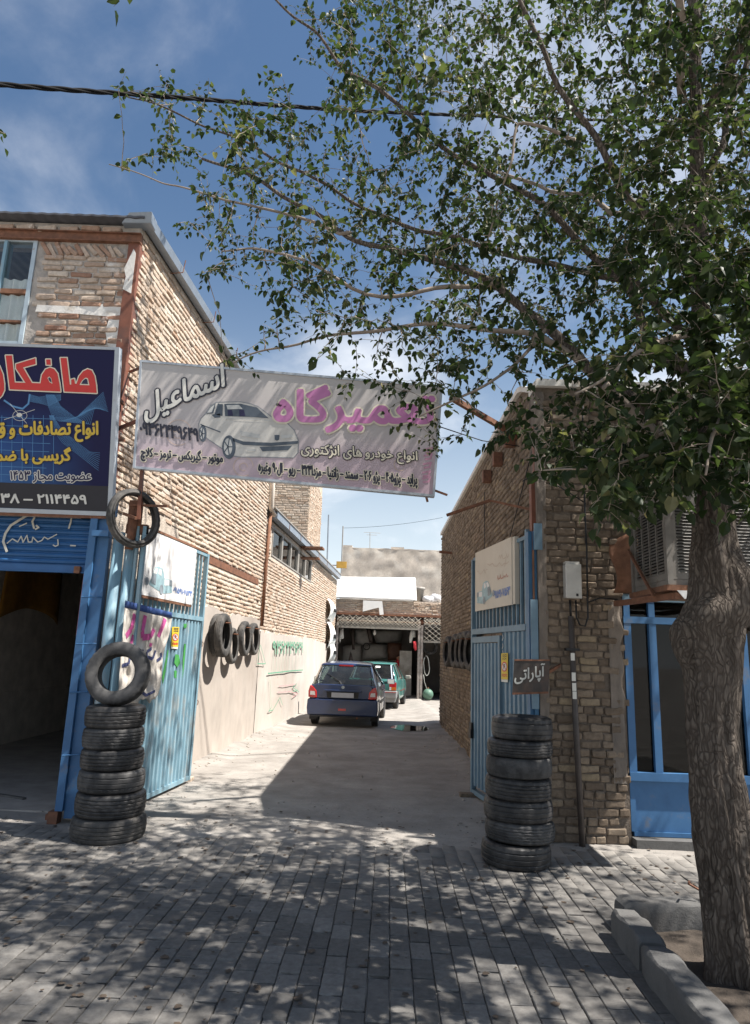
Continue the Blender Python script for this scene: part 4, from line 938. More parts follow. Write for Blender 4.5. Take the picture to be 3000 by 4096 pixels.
# ================================================================== LEFT GATE
GL = Plane((-2.48, 6.95), (-2.23, 9.01), (1, 0)); GWd = 2.075
post = thing('gate_post', (-2.6, 6.85, 0), 'worn pale blue double steel gate post behind the left tyre stack', 'post')
pa, pm, pb = SX(399, 2609), SX(448, 2609), SX(487, 2609)
def halfround(b, x0, x1, z1, y=6.90, d=.085):
    n = 7; pr = [(x0+(x1-x0)*i/n, y-d*math.sin(math.pi*(.08+.84*i/n))**.6) for i in range(n+1)]
    b.add([(q[0], q[1], 0) for q in pr]+[(q[0], q[1], z1) for q in pr], [(i, i+1, i+n+2, i+n+1) for i in range(n)]+[tuple(range(n+1, 2*n+2))])
part('column', M_lblue, post, lambda b: halfround(b, pa, pm-.002, 2.80), True)
part('column', M_lblue, post, lambda b: halfround(b, pm+.002, pb, 2.74, 6.91, .07), True)
part('strap_tube', M_lblue, post, lambda b: (b.box(pb+.005, pb+.03, 6.88, 6.93, 0, 2.95), b.box(pb+.065, pb+.10, 6.89, 6.95, .3, 2.88)))
part('cap_block', M_rust, post, lambda b: (b.box(pm-.02, pb+.1, 6.9, 6.97, 2.80, 2.9), ))
gate = thing('left_gate_leaf', GL.pt(0, 0), 'pale blue corrugated gate leaf folded back against the left wall', 'gate')
def corr(b, P, u0, u1, z0, z1, pitch=.105, d=.022, n=0.0):
    pr = []; u = u0
    while u < u1: pr += [(u, 0), (u+pitch*.42, 0), (u+pitch*.5, d), (u+pitch*.92, d)]; u += pitch
    pr = [q for q in pr if q[0] <= u1]
    b.add([P.pt(q[0], z0, n+q[1]) for q in pr]+[P.pt(q[0], z1, n+q[1]) for q in pr], [(i, i+1, i+len(pr)+1, i+len(pr)) for i in range(len(pr)-1)])
part('corrugated_panel', M_lblue, gate, lambda b: corr(b, GL, .05, GWd-.05, .10, 2.01), False, .003)
part('frame', M_lblue, gate, lambda b: (b.pbox(GL, 0, .045, .05, 2.9, -.025, .025), b.pbox(GL, GWd-.05, GWd, .05, 2.9, -.025, .03), b.pbox(GL, .047, GWd-.052, .05, .10, -.025, .027), b.pbox(GL, .047, GWd-.052, 2.012, 2.065, -.025, .032), b.pbox(GL, .047, GWd-.052, 2.86, 2.9, -.024, .024)))
for i in range(17):
    u = .14+i*.115
    if u < GWd-.1: part('bar', M_lblue, gate, lambda b: b.pbox(GL, u, u+.028, 2.067, 2.858, -.014, .014))
part('top_angle', M_orust, gate, lambda b: b.pbox(GL, .3, GWd-.06, 2.905, 2.93, -.02, .03))
for zz in (.98, 1.72):
    part('ring', M_rust, gate, lambda b: b.tube([GL.pt(GWd+.03+.035*math.cos(a), zz+.03*math.sin(a), .02) for a in [i*math.pi/6 for i in range(13)]], .005, 5))
part('hinge_plate', M_orust, gate, lambda b: b.pbox(GL, .02, .09, .55, .62, .026, .034))
bd = thing('gate_board', GL.pt(.9, 2.2, .04), 'white tin board with a faded printed pickup on the left gate', 'sign')
gq = lambda x, y, n=.052: GL.px(480+x/4.512, 2100+y/4.512, n)
quad = [gq(325, 1262), gq(1295, 1478), gq(1362, 480), gq(570, 95)]
u0g = quad[0][0]; u1g = quad[1][0]
part('panel', mat('white_tin', (.78, .76, .74), .4, .05, 4, .05, dirt=(.5, .42, .36), dirt_scale=2.2, dirt_lo=.66, stretch=(1, 1, .3)), bd, lambda b: b.pbox(GL, u0g, u1g, 2.19, 2.885, .034, .05))
part('rusty_edge', M_orust, bd, lambda b: b.pbox(GL, u0g, u1g, 2.16, 2.188, .03, .048))
faded = mat('faded_teal_print', (.33, .48, .52), .5, .25, 14, 0); fadedg = mat('faded_grey_print', (.26, .30, .33), .5, .3, 14, 0)
def pick(b, L_, n, P, cv): b.poly(P, [cv(x, y) for x, y in L_], n)
def truck(P, cv, par, n):
    part('printed_pickup', faded, par, lambda b: [pick(b, L_, n, P, cv) for L_ in ([(520, 1060), (560, 960), (595, 850), (640, 755), (700, 745), (770, 790), (800, 900), (800, 960), (885, 985), (940, 1000), (940, 1225), (800, 1240), (700, 1190), (540, 1085)],)])
    part('printed_windows', mat('white_print', (.74, .73, .71), .45, .04, 5, 0), par, lambda b: [pick(b, L_, n+.0015, P, cv) for L_ in ([(600, 850), (645, 770), (685, 790), (665, 885), (610, 870)], [(690, 880), (705, 790), (755, 810), (745, 920)], [(800, 980), (890, 1000), (885, 1090), (800, 1090)])])
    for nm, L_ in (('printed_tyre', arc(745, 1165, 34, 90, 0, 350, 18)), ('printed_tyre', arc(485, 1010, 32, 72, 0, 350, 18)), ('printed_shade', [(560, 960), (600, 870), (650, 900), (640, 1080), (560, 1040)]), ('printed_grille', [(890, 1000), (940, 1000), (940, 1110), (890, 1090)])):
        part(nm, fadedg, par, lambda b: pick(b, L_, n+.003, P, cv))
truck(GL, lambda x, y: gq(x, y), bd, .0525)
Mpb = mat('blue_ink', (.16, .26, .55), .5, .2, 9, 0)
letters('phone_number', GL, '۰۹۱۵۹۱۰۷۵۴۳', tuple(gqv for gqv in (480+965/4.512, 2100+1215/4.512)), (480+1300/4.512, 2100+1290/4.512), (480+965/4.512, 2100+1110/4.512), Mpb, bd, .0525, bold=.004)
bn = thing('torn_banner', GL.pt(.2, 1.0, .08), 'torn off-white cloth banner with magenta and navy letters tied to the left gate', 'banner')
M_ban = mat('grubby_canvas', (.60, .55, .49), .9, .15, 5, .25, 30, .006, dirt=(.36, .32, .29), dirt_scale=4, dirt_lo=.55)
BT = [(500, 2424), (686, 2468)]; BB = [(468, 2822), (628, 2794)]
def bnp(s, t, extra=0.0):            # s along, t from bottom 0 to top 1
    x = (BB[0][0]*(1-s)+BB[1][0]*s)*(1-t) + (BT[0][0]*(1-s)+BT[1][0]*s)*t
    y = (BB[0][1]*(1-s)+BB[1][1]*s)*(1-t) + (BT[0][1]*(1-s)+BT[1][1]*s)*t
    if t < .02: y += 10*math.sin(s*17)+6*math.sin(s*41)
    x += 5*math.sin(t*9)*s
    n = .085 + extra + (.016*math.sin(s*24+t*3)*(1-.4*t) + .012*math.sin(s*9-t*5)+.006*math.sin(t*31+s*7))
    Pn = Plane((pb+.0, 6.86), (-2.2, 9.0), (1, 0)) 
    u, v = Pn.px(x, y, n); return Pn.pt(u, v, n)
b = MB(); b.sheet(lambda s, t: bnp(s, t), 40, 26); b.build('cloth', M_ban, bn, True, .003)
b = MB(); b.sheet(lambda s, t: bnp(s, .985+.07*t, .004), 30, 2); b.build('blue_hem', mat('navy_tape', (.045, .09, .26), .7, .2, 6, .1), bn, True, .003)
def bstroke(b, pts, wd):
    for (a, c2), (d, e) in zip(pts[:-1], pts[1:]):
        k_ = 4
        for i in range(k_):
            s0, t0 = a+(d-a)*i/k_, c2+(e-c2)*i/k_; s1, t1 = a+(d-a)*(i+1)/k_, c2+(e-c2)*(i+1)/k_
            q = Vector((t1-t0, -(s1-s0))); q = q.normalized()*wd if q.length > 0 else q
            b.add([bnp(s0-q.x, t0-q.y, .006), bnp(s1-q.x, t1-q.y, .006), bnp(s1+q.x, t1+q.y, .006), bnp(s0+q.x, t0+q.y, .006)], [(0, 1, 2, 3)])
mg_ink = mat('magenta_cloth_ink', (.55, .10, .30), .8, .2, 8, 0)
for wd_, st_ in ((.036, [(.44, .95), (.42, .78), (.45, .71), (.62, .73), (.66, .82)]), (.036, [(.86, .96), (.78, .74)]), (.034, [(.22, .94), (.18, .78), (.08, .70)]), (.03, [(.24, .72), (.2, .6)]), (.03, [(.66, .66), (.655, .62)])):
    part('magenta_letter', mg_ink, bn, lambda b: bstroke(b, st_, wd_))
nv_ink = mat('navy_cloth_ink', (.05, .06, .14), .8, .2, 8, 0)
for wd_, st_ in ((.02, [(.93, .56), (.96, .5), (.86, .46)]), (.02, [(.80, .58), (.76, .48), (.62, .50), (.60, .56), (.70, .60)]), (.022, [(.50, .58), (.50, .46), (.34, .44), (.36, .52)]), (.02, [(.24, .54), (.2, .42), (.05, .40)]), (.016, [(.3, .62), (.24, .6)]), (.018, [(.9, .1), (.7, .06), (.5, .13)])):
    part('navy_letter', nv_ink, bn, lambda b: bstroke(b, st_, wd_))
def sticker(P, cv, corners, par_loc, label, n):
    st = thing('parking_sticker', par_loc, label, 'sticker', 'no parking stickers on the gate leaves')
    q = [cv(*c2) for c2 in corners]                # TL TR BR BL
    ip = lambda s, t: tuple((Vector(q[3])*(1-s)+Vector(q[2])*s)*(1-t)+(Vector(q[0])*(1-s)+Vector(q[1])*s)*t)
    part('paper', mat('yellow_sticker', (.70, .50, .04), .5, .06, 6, 0), st, lambda b: b.prism(P, [ip(0, 0), ip(1, 0), ip(1, 1), ip(0, 1)], n-.002, n))
    part('red_ring', mat('red_ring_print', (.60, .04, .05), .5, .06, 6, 0), st, lambda b: (b.poly(P, [ip(.5+.44*math.cos(a), .48+.19*math.sin(a)) for a in [i*math.pi/12 for i in range(24)]], n+.0015)))
    part('white_disc', Mwht, st, lambda b: b.poly(P, [ip(.5+.34*math.cos(a), .48+.145*math.sin(a)) for a in [i*math.pi/12 for i in range(24)]], n+.0025))
    part('letter_p', Mblk, st, lambda b: (b.ribbon(P, [ip(.42, .40), ip(.42, .56), ip(.6, .55), ip(.6, .49), ip(.42, .48)], .012, n+.0035)))
    part('red_slash', MATS['red_ring_print'], st, lambda b: b.ribbon(P, [ip(.26, .57), ip(.74, .39)], .009, n+.0045))
    part('small_letters', Mblk, st, lambda b: [b.ribbon(P, [ip(.2, t), ip(.35, t+.02), ip(.5, t-.01), ip(.65, t+.02), ip(.85, t)], .008, n+.0015) for t in (.92, .85, .77)])
    part('red_letters', MATS['red_ring_print'], st, lambda b: [b.ribbon(P, [ip(.12, t), ip(.3, t+.02), ip(.45, t-.01), ip(.7, t+.02), ip(.9, t)], .008, n+.0015) for t in (.18, .12)])
    part('white_foot', Mwht, st, lambda b: b.prism(P, [ip(.02, -.1), ip(.98, -.1), ip(.98, -.005), ip(.02, -.005)], n-.002, n))
z2 = lambda x, y, n=.03: GL.px(x/1.41, 1900+y/1.41, n)
sticker(GL, lambda x, y: z2(x, y, .032), [(972, 856), (1012, 858), (1004, 970), (966, 968)], GL.pt(1.2, 1.3, .03), 'yellow no parking sticker on the sunlit left gate leaf', .032)
gp = mat('green_gate_paint', (.06, .30, .07), .7, .2, 8, 0)
for L_ in ([(945, 990), (952, 985), (935, 1110), (920, 1180), (916, 1140)], [(990, 1010), (1010, 1015), (1018, 1060), (1000, 1085), (984, 1060)], [(985, 1100), (998, 1105), (996, 1150), (984, 1140)], [(1040, 950), (1050, 955), (1040, 1070), (1030, 1150), (1032, 1040)], [(1036, 840), (1054, 838), (1054, 860), (1038, 865)]):
    part('green_mark', gp, gate, lambda b: b.poly(GL, [z2(x, y) for x, y in L_], .0285))
o = MB().box(-2.28, -2.2, 9.05, 9.2, 0, .06).build('gate_stop_brick', BUFF[0], None, loc=(-2.24, 9.1, 0)); bevel(o, .012); tag(o, 'broken brick stop at the foot of the left gate leaf', 'brick')

# ================================================================== RIGHT HOUSE
HR = 4.80; RU1 = 10.75
rh = thing('brick_shop_house', (1.7, 6.75, 0), 'single storey tan brick house on the right with a pillar between gate and shop window', 'house')
def rtop(u): return 4.50 + .30*smooth01(u/1.0)
rw_ = MB(); n_ = 14
us = [i/n_*1.2 for i in range(n_)] + [1.2, 4, 8, RU1]
for a, c2 in zip(us[:-1], us[1:]):
    rw_.hexa([RW.pt(a, 0, 0), RW.pt(c2, 0, 0), RW.pt(c2, 0, -.3), RW.pt(a, 0, -.3), RW.pt(a, rtop(a), 0), RW.pt(c2, rtop(c2), 0), RW.pt(c2, rtop(c2), -.3), RW.pt(a, rtop(a), -.3)])
rside = rw_.build('side_wall', M_mortd, rh)
M_far = part('end_wall', M_mortd, rh, lambda b: b.box(1.8, 7.5, 17.2, 17.48, 0, HR))
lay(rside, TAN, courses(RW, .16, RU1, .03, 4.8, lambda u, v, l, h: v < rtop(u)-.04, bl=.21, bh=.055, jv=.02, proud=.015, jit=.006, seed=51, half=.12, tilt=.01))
FRW = .83                                   # pillar width
fro = part('front_wall', M_mortk, rh, lambda b: (b.pbox(FR, .0, FRW, 0, 4.5, -.3, 0), b.pbox(FR, FRW, 4.2, 2.34, 4.5, -.3, 0)))
def insF(u, v, l, h):
    if u < .07: return False
    if u > FRW-.03 and v < 2.36: return False
    if u > FRW-.12 - .12*mnoise.noise(Vector((u*2, v*1.8, 4))) and v < 2.3 and mnoise.noise(Vector((u*3, v*2.2, 9))) > .05: return False
    if 1.0 < u < 1.9 and v > 3.3 and mnoise.noise(Vector((u*1.6, v*1.6, 6))) > .1: return False
    return not (1.5 < v < 1.62 and u > .6 and False)
def tn(rn, u, v): return max(0, min(1, rn.random()*.9 + (.12 if v > 2 else -.12)))
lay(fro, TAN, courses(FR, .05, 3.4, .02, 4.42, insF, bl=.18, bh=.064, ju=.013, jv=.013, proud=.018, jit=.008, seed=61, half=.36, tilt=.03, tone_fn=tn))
# rough cement smeared on the corner and beside the window
def smear(b, u0, u1, v0, v1, n, seed, ragged=.03):
    def f(s, t):
        r = ragged*mnoise.noise(Vector((t*(v1-v0)*6, seed, 0)))
        return FR.pt(u0+(u1-u0+r)*s, v0+(v1-v0)*t, n+.012*mnoise.noise(Vector((s*5, t*(v1-v0)*7, seed)))-.03*(s > .95))
    b.sheet(f, 8, 80)
part('corner_cement', M_plast2, rh, lambda b: (smear(b, -.005, .095, 0, 4.45, .022, 3), b.sheet(lambda s, t: FR.pt(-.005+.002*math.sin(t*30), 4.45*t, .022-.2*s), 2, 40)), True)
part('cement_patch', M_plast2, rh, lambda b: smear(b, FRW-.15, FRW-.01, .55, 2.25, .02, 7, .04), True)
part('coping', M_white, rh, lambda b: ([b.hexa([RW.pt(a, rtop(a)+.002, .05), RW.pt(c2, rtop(c2)+.002, .05), RW.pt(c2, rtop(c2)+.002, -.32), RW.pt(a, rtop(a)+.002, -.32), RW.pt(a, rtop(a)+.07, .05), RW.pt(c2, rtop(c2)+.07, .05), RW.pt(c2, rtop(c2)+.07, -.32), RW.pt(a, rtop(a)+.07, -.32)]) for a, c2 in zip(us[:-1], us[1:])], b.pbox(FR, .0, 4.2, 4.502, 4.58, -.31, .06)))
part('roof', M_roof, rh, lambda b: b.box(1.95, 7.5, 7.0, 17.3, 4.45, 4.5))
for u in (1.15, 2.0, 2.9): 
    part('joist_end', M_rust, rh, lambda b: b.pbox(RW, u, u+.11, 4.22, 4.40, .02, .14))
for q in (((1802, 1589), (2003, 1703), 7.9, 1.1, 4.32),):
    a = YP(*q[0], 7.3); part('iron_beam', M_rust, rh, lambda b: b.bar(a, RW.pt(q[3], q[4], 0), .05, .06))
a = YP(1787, 2061, 7.6); c2 = YP(1960, 2002, 7.4); e_ = RW.pt(.12, 3.18, 0)
part('iron_arm', M_rust, rh, lambda b: (b.bar(a, c2, .03, .03), b.bar(c2, e_, .025, .025)))
a = YP(1775, 2090, 15.2); part('iron_stub', M_rust, rh, lambda b: b.bar(RW.pt(8.2, 3.95, -.02), RW.pt(8.2, 3.97, .3), .06, .05))
part('gate_jamb_steel', M_redox, rh, lambda b: (b.box(1.615, 1.66, 6.80, 6.9, 2.62, 3.55), b.pbox(RW, .06, .14, 2.6, 4.1, .02, .05)))
# shopfront
BW_ = 4.0
sf = thing('blue_shop_window', FR.pt(FRW, 0), 'blue framed glazed shopfront behind the tree trunk', 'window')
fy = -.03
def st(b, u0, u1, v0, v1, d=.06, n1=.01): b.pbox(FR, u0, u1, v0, v1, n1-d, n1)
part('step', M_conc, rh, lambda b: b.pbox(FR, FRW+.002, BW_+.6, -.02, .085, -.3, .12))
part('bottom_panel', M_blue, sf, lambda b: (b.pbox(FR, FRW+.03, BW_+.2, .13, .575, -.05, -.02), b.pbox(FR, FRW+.03, BW_+.2, .09, .128, -.05, .0)))
for uu in (FRW+.006, 1.99, 2.96, 3.9): part('bottom_stile', M_blue, sf, lambda b: b.pbox(FR, uu, uu+.05, .13, .575, -.06, -.005))
part('sill_rail', M_blue, sf, lambda b: b.pbox(FR, FRW+.005, BW_+.2, .58, .655, -.07, .02))
part('head_rail', M_blue, sf, lambda b: b.pbox(FR, FRW+.005, BW_+.2, 2.05, 2.115, -.07, .012))
part('top_rail', M_gblue, sf, lambda b: b.pbox(FR, FRW+.005, BW_+.2, 2.27, 2.335, -.07, .008))
mull = [FRW+.008, 1.085, 1.98, 2.95, 3.9]
for i, uu in enumerate(mull):
    part('mullion', M_blue, sf, lambda b: (b.pbox(FR, uu, uu+.07, .657, 2.048, -.065, .008), b.pbox(FR, uu+.005, uu+.065, 2.117, 2.268, -.06, .004)))
for a, c2 in zip(mull[:-1], mull[1:]):
    part('pane', M_shopglass, sf, lambda b: b.pbox(FR, a+.072, c2-.002, .657, 2.048, -.042, -.036))
    part('pane', M_shopglass, sf, lambda b: b.pbox(FR, a+.067, c2+.003, 2.117, 2.268, -.042, -.036))
rm = thing('shop_room', (3.8, 8, 0), 'dim workshop interior seen through the blue shop window', 'room')
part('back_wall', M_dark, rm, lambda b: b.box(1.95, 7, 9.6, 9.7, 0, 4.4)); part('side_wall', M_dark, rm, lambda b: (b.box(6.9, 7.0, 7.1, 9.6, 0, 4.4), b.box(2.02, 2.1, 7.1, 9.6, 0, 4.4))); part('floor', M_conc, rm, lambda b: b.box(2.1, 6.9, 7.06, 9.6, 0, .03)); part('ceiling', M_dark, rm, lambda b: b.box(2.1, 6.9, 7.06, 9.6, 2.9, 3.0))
o = thing('work_bench', (2.75, 7.3, .03), 'cluttered grey bench with tools behind the shop window', 'bench')
part('top', M_grey, o, lambda b: b.box(2.55, 4.3, 7.15, 7.75, .78, .83))
for xx in (2.58, 4.22): 
    for yy in (7.18, 7.68): part('leg', M_rust, o, lambda b: b.box(xx, xx+.05, yy, yy+.05, .03, .778))
o = thing('compressor', (2.85, 7.4, .83), 'small grey machine with a chrome knob on the window bench', 'machine')
part('body', M_grey, o, lambda b: b.box(2.62, 3.02, 7.25, 7.6, .832, 1.12)); part('knob', mat('chrome', (.7, .7, .7), .15, .05, 5, 0, metal=1), o, lambda b: b.tube([(2.72, 7.25, .97), (2.72, 7.2, .97)], .025, 12)); part('handle', M_black, o, lambda b: b.tube([(2.66, 7.4, 1.12), (2.66, 7.4, 1.2), (2.96, 7.4, 1.2), (2.96, 7.4, 1.12)], .015, 6))
tyre((3.5, 7.45, .83+.09), (0, 0, 1), .29, .18, .17, 'tyre lying on the bench behind the shop window', 'tyres inside the shop', 0, M_rubberd)
# evaporative cooler
cl = thing('air_cooler', (2.98, 6.2, 2.32), 'weathered grey louvred evaporative cooler on a rusty shelf above the shop window', 'air cooler')
cx0, cx1, cy0, cy1, cz0, cz1 = 2.53, 3.42, 5.76, 6.58, 2.33, 3.18
part('casing', M_cool, cl, lambda b: (b.box(cx0+.02, cx1-.02, cy0+.02, cy1-.02, cz0, cz0+.05), b.box(cx0+.02, cx1-.02, cy0+.02, cy1-.02, cz1-.04, cz1)))
for xx in (cx0, cx1-.05):
    for yy in (cy0, cy1-.05): part('corner_post', M_cool, cl, lambda b: b.box(xx, xx+.05, yy, yy+.05, cz0, cz1))
CS = Plane((cx0+.03, cy1-.05), (cx0+.03, cy0+.05), (-1, 0)); CF = Plane((cx0+.05, cy0+.03), (cx1-.05, cy0+.03), (0, -1))
def louv(P, wd):
    cols = 4; m0 = .05; g = .022; cwid = (wd-2*m0-(cols-1)*g)/cols; lz0, lz1 = cz0+.11, cz1-.14; nl = 21; hh = (lz1-lz0)/nl
    pn = part('louvre_panel', M_cool, cl, lambda b: (b.pbox(P, .0, m0, cz0+.052, cz1-.042, -.004, .012), b.pbox(P, wd-m0, wd, cz0+.052, cz1-.042, -.004, .012), b.pbox(P, m0, wd-m0, cz0+.052, lz0, -.004, .012), b.pbox(P, m0, wd-m0, lz1, cz1-.042, -.004, .012), [b.pbox(P, m0+(c_+1)*cwid+c_*g, m0+(c_+1)*(cwid+g), lz0, lz1, -.004, .012) for c_ in range(cols-1)]))
    def lo(b):
        for c_ in range(cols):
            u0 = m0+c_*(cwid+g)
            for i in range(nl):
                v0 = lz0+i*hh
                b.add([P.pt(u0, v0, .018), P.pt(u0+cwid, v0, .018), P.pt(u0+cwid, v0+hh*.8, .0), P.pt(u0, v0+hh*.8, .0)], [(0, 1, 2, 3)])
    q = part('louvres', M_cool, pn, lo); q['kind'] = 'stuff'
louv(CS, cy1-cy0-.1); louv(CF, cx1-cx0-.1)
part('backing', M_black, cl, lambda b: b.box(cx0+.06, cx1-.06, cy0+.06, cy1-.06, cz0+.06, cz1-.05))
part('tray', M_orust, cl, lambda b: b.box(cx0-.02, cx1+.02, cy0-.02, cy1+.02, cz0-.05, cz0-.002))
part('tray_flap', M_whites, cl, lambda b: b.hexa([(cx0+.12, cy0-.03, cz0-.12), (cx0+.18, cy0-.03, cz0-.11), (cx0+.18, cy0-.02, cz0-.11), (cx0+.12, cy0-.02, cz0-.12), (cx0+.06, cy0-.03, cz0-.05), (cx0+.2, cy0-.03, cz0-.05), (cx0+.2, cy0-.022, cz0-.05), (cx0+.06, cy0-.022, cz0-.05)]))
shf = thing('cooler_shelf', (2.9, 6.3, 2.2), 'rusty angle iron shelf and struts carrying the cooler', 'shelf')
part('beam', M_rust, shf, lambda b: (b.bar((2.42, 6.72, 2.235), (2.60, 5.74, 2.235), .05, .05), b.bar((3.36, 6.72, 2.235), (3.36, 5.74, 2.235), .05, .05), b.bar((2.62, 5.76, 2.235), (3.34, 5.76, 2.235), .04, .04)))
part('board', mat('weathered_board', (.24, .15, .09), .9, .35, 9, .4, stretch=(6, 1, 1)), shf, lambda b: (b.box(2.6, 3.32, 5.85, 6.1, 2.262, 2.278), b.box(2.6, 3.32, 6.15, 6.5, 2.262, 2.278)))
part('strut', M_rust, shf, lambda b: b.bar((2.50, 6.55, 2.75), (2.48, 5.95, 2.24), .022, .022))
part('hanging_wire', M_black, shf, lambda b: b.tube([(2.80, 5.74, 3.3), (2.815, 5.735, 2.8), (2.825, 5.735, 2.33)], .007, 5))
# rusted sheet beside the cooler
o = MB()
o.sheet(lambda s, t: FR.pt(.74+.20*s+.03*math.sin(t*6), 2.34+.62*t-.1*(1-s)*t, .03+.16*s*s+.04*math.sin(t*4)), 8, 10)
o = o.build('rusted_sheet', M_orust, None, True, .006, loc=FR.pt(.8, 2.34, .05)); tag(o, 'bent orange rusted metal sheet between pillar and cooler', 'metal sheet')
# electricity box, conduit and cables on the pillar
bxs = thing('meter_box', FR.pt(.36, 2.28, .05), 'grey metal meter box fixed to the brick pillar', 'box')
mu0, mv1 = FR.px(2263, 2256, .14); mu1, mv0 = FR.px(2326, 2392, .14)
o = part('case', mat('galvanised_box', (.52, .50, .46), .4, .15, 6, .08, metal=.2, dirt=(.34, .3, .26), dirt_lo=.6), bxs, lambda b: b.pbox(FR, mu0, mu1, mv0, mv1, .025, .13)); bevel(o, .008)
o = part('lid', MATS['galvanised_box'], bxs, lambda b: b.pbox(FR, mu0-.006, mu1+.006, mv0-.006, mv1+.006, .131, .148)); bevel(o, .006)
part('top_cap', MATS['galvanised_box'], bxs, lambda b: b.pbox(FR, mu0+.004, mu1-.004, mv1+.008, mv1+.03, .03, .12))
part('latch', M_black, bxs, lambda b: b.pbox(FR, (mu0+mu1)/2+.02, (mu0+mu1)/2+.04, mv0+.015, mv0+.04, .148, .156))
cdt = thing('cable_conduit', FR.pt(.4, 0, .07), 'slim dark steel conduit running down the pillar from the meter box', 'pipe')
a = FR.px(2279, 2400, .06); c2 = FR.px(2282, 2465, .06); e_ = FR.px(2328, 3420, .07)
part('thin_pipe', M_black, cdt, lambda b: b.tube([FR.pt(*a, .07), FR.pt(*c2, .07)], .012, 8), True)
part('pipe', mat('brown_pipe', (.085, .07, .062), .5, .3, 8, .2), cdt, lambda b: b.tube([FR.pt(*c2, .07), FR.pt((c2[0]+e_[0])/2, 1.0, .07), FR.pt(e_[0], .0, .09)], .028, 10), True)
for y0, y1 in ((2612, 2642), (2690, 2724), (2732, 2764), (2766, 2796)):
    q0 = FR.px(2290+(y0-2612)*.05, y0, .1); q1 = FR.px(2290+(y0-2612)*.05, y1, .1)
    part('paper_tag', Mwht, cdt, lambda b: b.pbox(FR, q0[0]-.018, q0[0]+.02, q1[1], q0[1], .099, .102))
part('clip', M_black, cdt, lambda b: b.pbox(FR, c2[0]-.06, c2[0]+.07, 1.76, 1.785, .03, .101))
cb = thing('pillar_cables', FR.pt(.5, 2.2, .06), 'thin black cables looping down the right brick pillar', 'cable')
part('cable', M_black, cb, lambda b: b.tube([FR.pt(*FR.px(x, y, .07), .07) for x, y in ((2330, 1560), (2332, 1800), (2340, 2060), (2347, 2200), (2350, 2400), (2352, 2470), (2340, 2505), (2320, 2500), (2306, 2470), (2303, 2400))], .009, 6), True)
part('cable', M_black, cb, lambda b: b.tube([FR.pt(*FR.px(x, y, .06), .06) for x, y in ((2345, 2015), (2260, 1960), (2200, 1925), (2130, 1905), (2090, 1925))], .006, 6), True)
part('cable', M_black, cb, lambda b: b.tube([FR.pt(*FR.px(x, y, .06), .06) for x, y in ((2350, 2410), (2400, 2392), (2470, 2398))], .008, 6), True)
part('cable', M_black, cb, lambda b: b.tube([RW.pt(u, v, .04) for u, v in ((.1, 3.9), (1.5, 3.1), (2.6, 2.75), (3.4, 3.2), (3.45, 4.2))], .006, 5), True)
# hand-lettered tyre repair plate
tp = thing('small_black_sign', FR.pt(.1, 1.5, .12), 'small dark tin plate with white hand painted Persian word beside the right gate', 'sign')
TPl = Plane((1.5, 6.55), (2.5, 6.60), (0, -1))
q = [TPl.px(*c_) for c_ in ((2050, 2775), (2193, 2770), (2200, 2641), (2058, 2640))]
part('plate', mat('black_tin', (.05, .042, .038), .55, .3, 6, .2, dirt=(.10, .06, .045), dirt_scale=5), tp, lambda b: b.prism(TPl, q, -.012, 0))
part('rolled_edge', M_rust, tp, lambda b: (b.bar(TPl.pt(*q[0], -.004), TPl.pt(*q[1], -.004), .02, .018), b.bar(TPl.pt(*q[3], -.004), TPl.pt(*q[2], -.004), .016, .014)))
letters('painted_word', TPl, 'آپاراتی', (2058, 2742), (2178, 2722), (2060, 2672), mat('white_brush_paint', (.55, .54, .50), .7, .15, 12, 0), tp, .003, bold=.003)
part('arm', M_rust, tp, lambda b: b.bar(TPl.pt(q[1][0]-.05, (q[1][1]+q[2][1])/2, -.02), FR.pt(.2, 1.62, 0), .025, .025))

# ================================================================== RIGHT GATE
GR = Plane((1.62, 6.95), (1.32, 8.81), (-1, 0)); GRw = 1.88
rp_ = thing('right_gate_post', (1.63, 6.86, 0), 'dark blue steel gate post set against the right brick pillar', 'post')
part('post', mat('deep_blue_paint', (.05, .15, .27), .5, .2, 6, .1, dirt=(.12, .09, .07), dirt_lo=.62), rp_, lambda b: (b.box(1.575, 1.612, 6.80, 6.93, 0, 2.95), b.box(1.615, 1.65, 6.755, 6.86, 0, 2.1), b.box(1.62, 1.65, 6.765, 6.9, 2.12, 2.95)))
part('plate', M_gblue, rp_, lambda b: (b.box(1.578, 1.648, 6.735, 6.753, 1.2, 2.25), b.box(1.62, 1.70, 6.72, 6.745, 2.75, 3.02)))
part('rust_strip', M_orust, rp_, lambda b: b.box(1.613, 1.622, 6.75, 6.80, 2.2, 2.75))
g2 = thing('right_gate_leaf', GR.pt(0, 0), 'grey blue corrugated gate leaf with a wicket door, open against the shaded right wall', 'gate')
part('corrugated_panel', M_gblue, g2, lambda b: corr(b, GR, .05, GRw-1.1, .10, 1.95, .125, .03), False, .003)
part('frame', M_gblue, g2, lambda b: (b.pbox(GR, 0, .045, .05, 3.0, -.025, .032), b.pbox(GR, GRw-.045, GRw, .05, 2.92, -.025, .034), b.pbox(GR, .047, GRw-.047, .05, .10, -.025, .03), b.pbox(GR, .047, GRw-.047, 1.955, 2.02, -.025, .038), b.pbox(GR, .047, GRw-.047, 2.90, 2.94, -.024, .024)))
wk = part('wicket_door', M_gblue, g2, lambda b: (corr(b, GR, GRw-1.02, GRw-.09, .16, 1.84, .125, .03, .01)), False, .003)
part('wicket_frame', M_gblue, wk, lambda b: (b.pbox(GR, GRw-1.09, GRw-1.03, .11, 1.92, .0, .045), b.pbox(GR, GRw-.085, GRw-.05, .11, 1.92, .0, .045), b.pbox(GR, GRw-1.028, GRw-.087, 1.85, 1.92, .0, .043)))
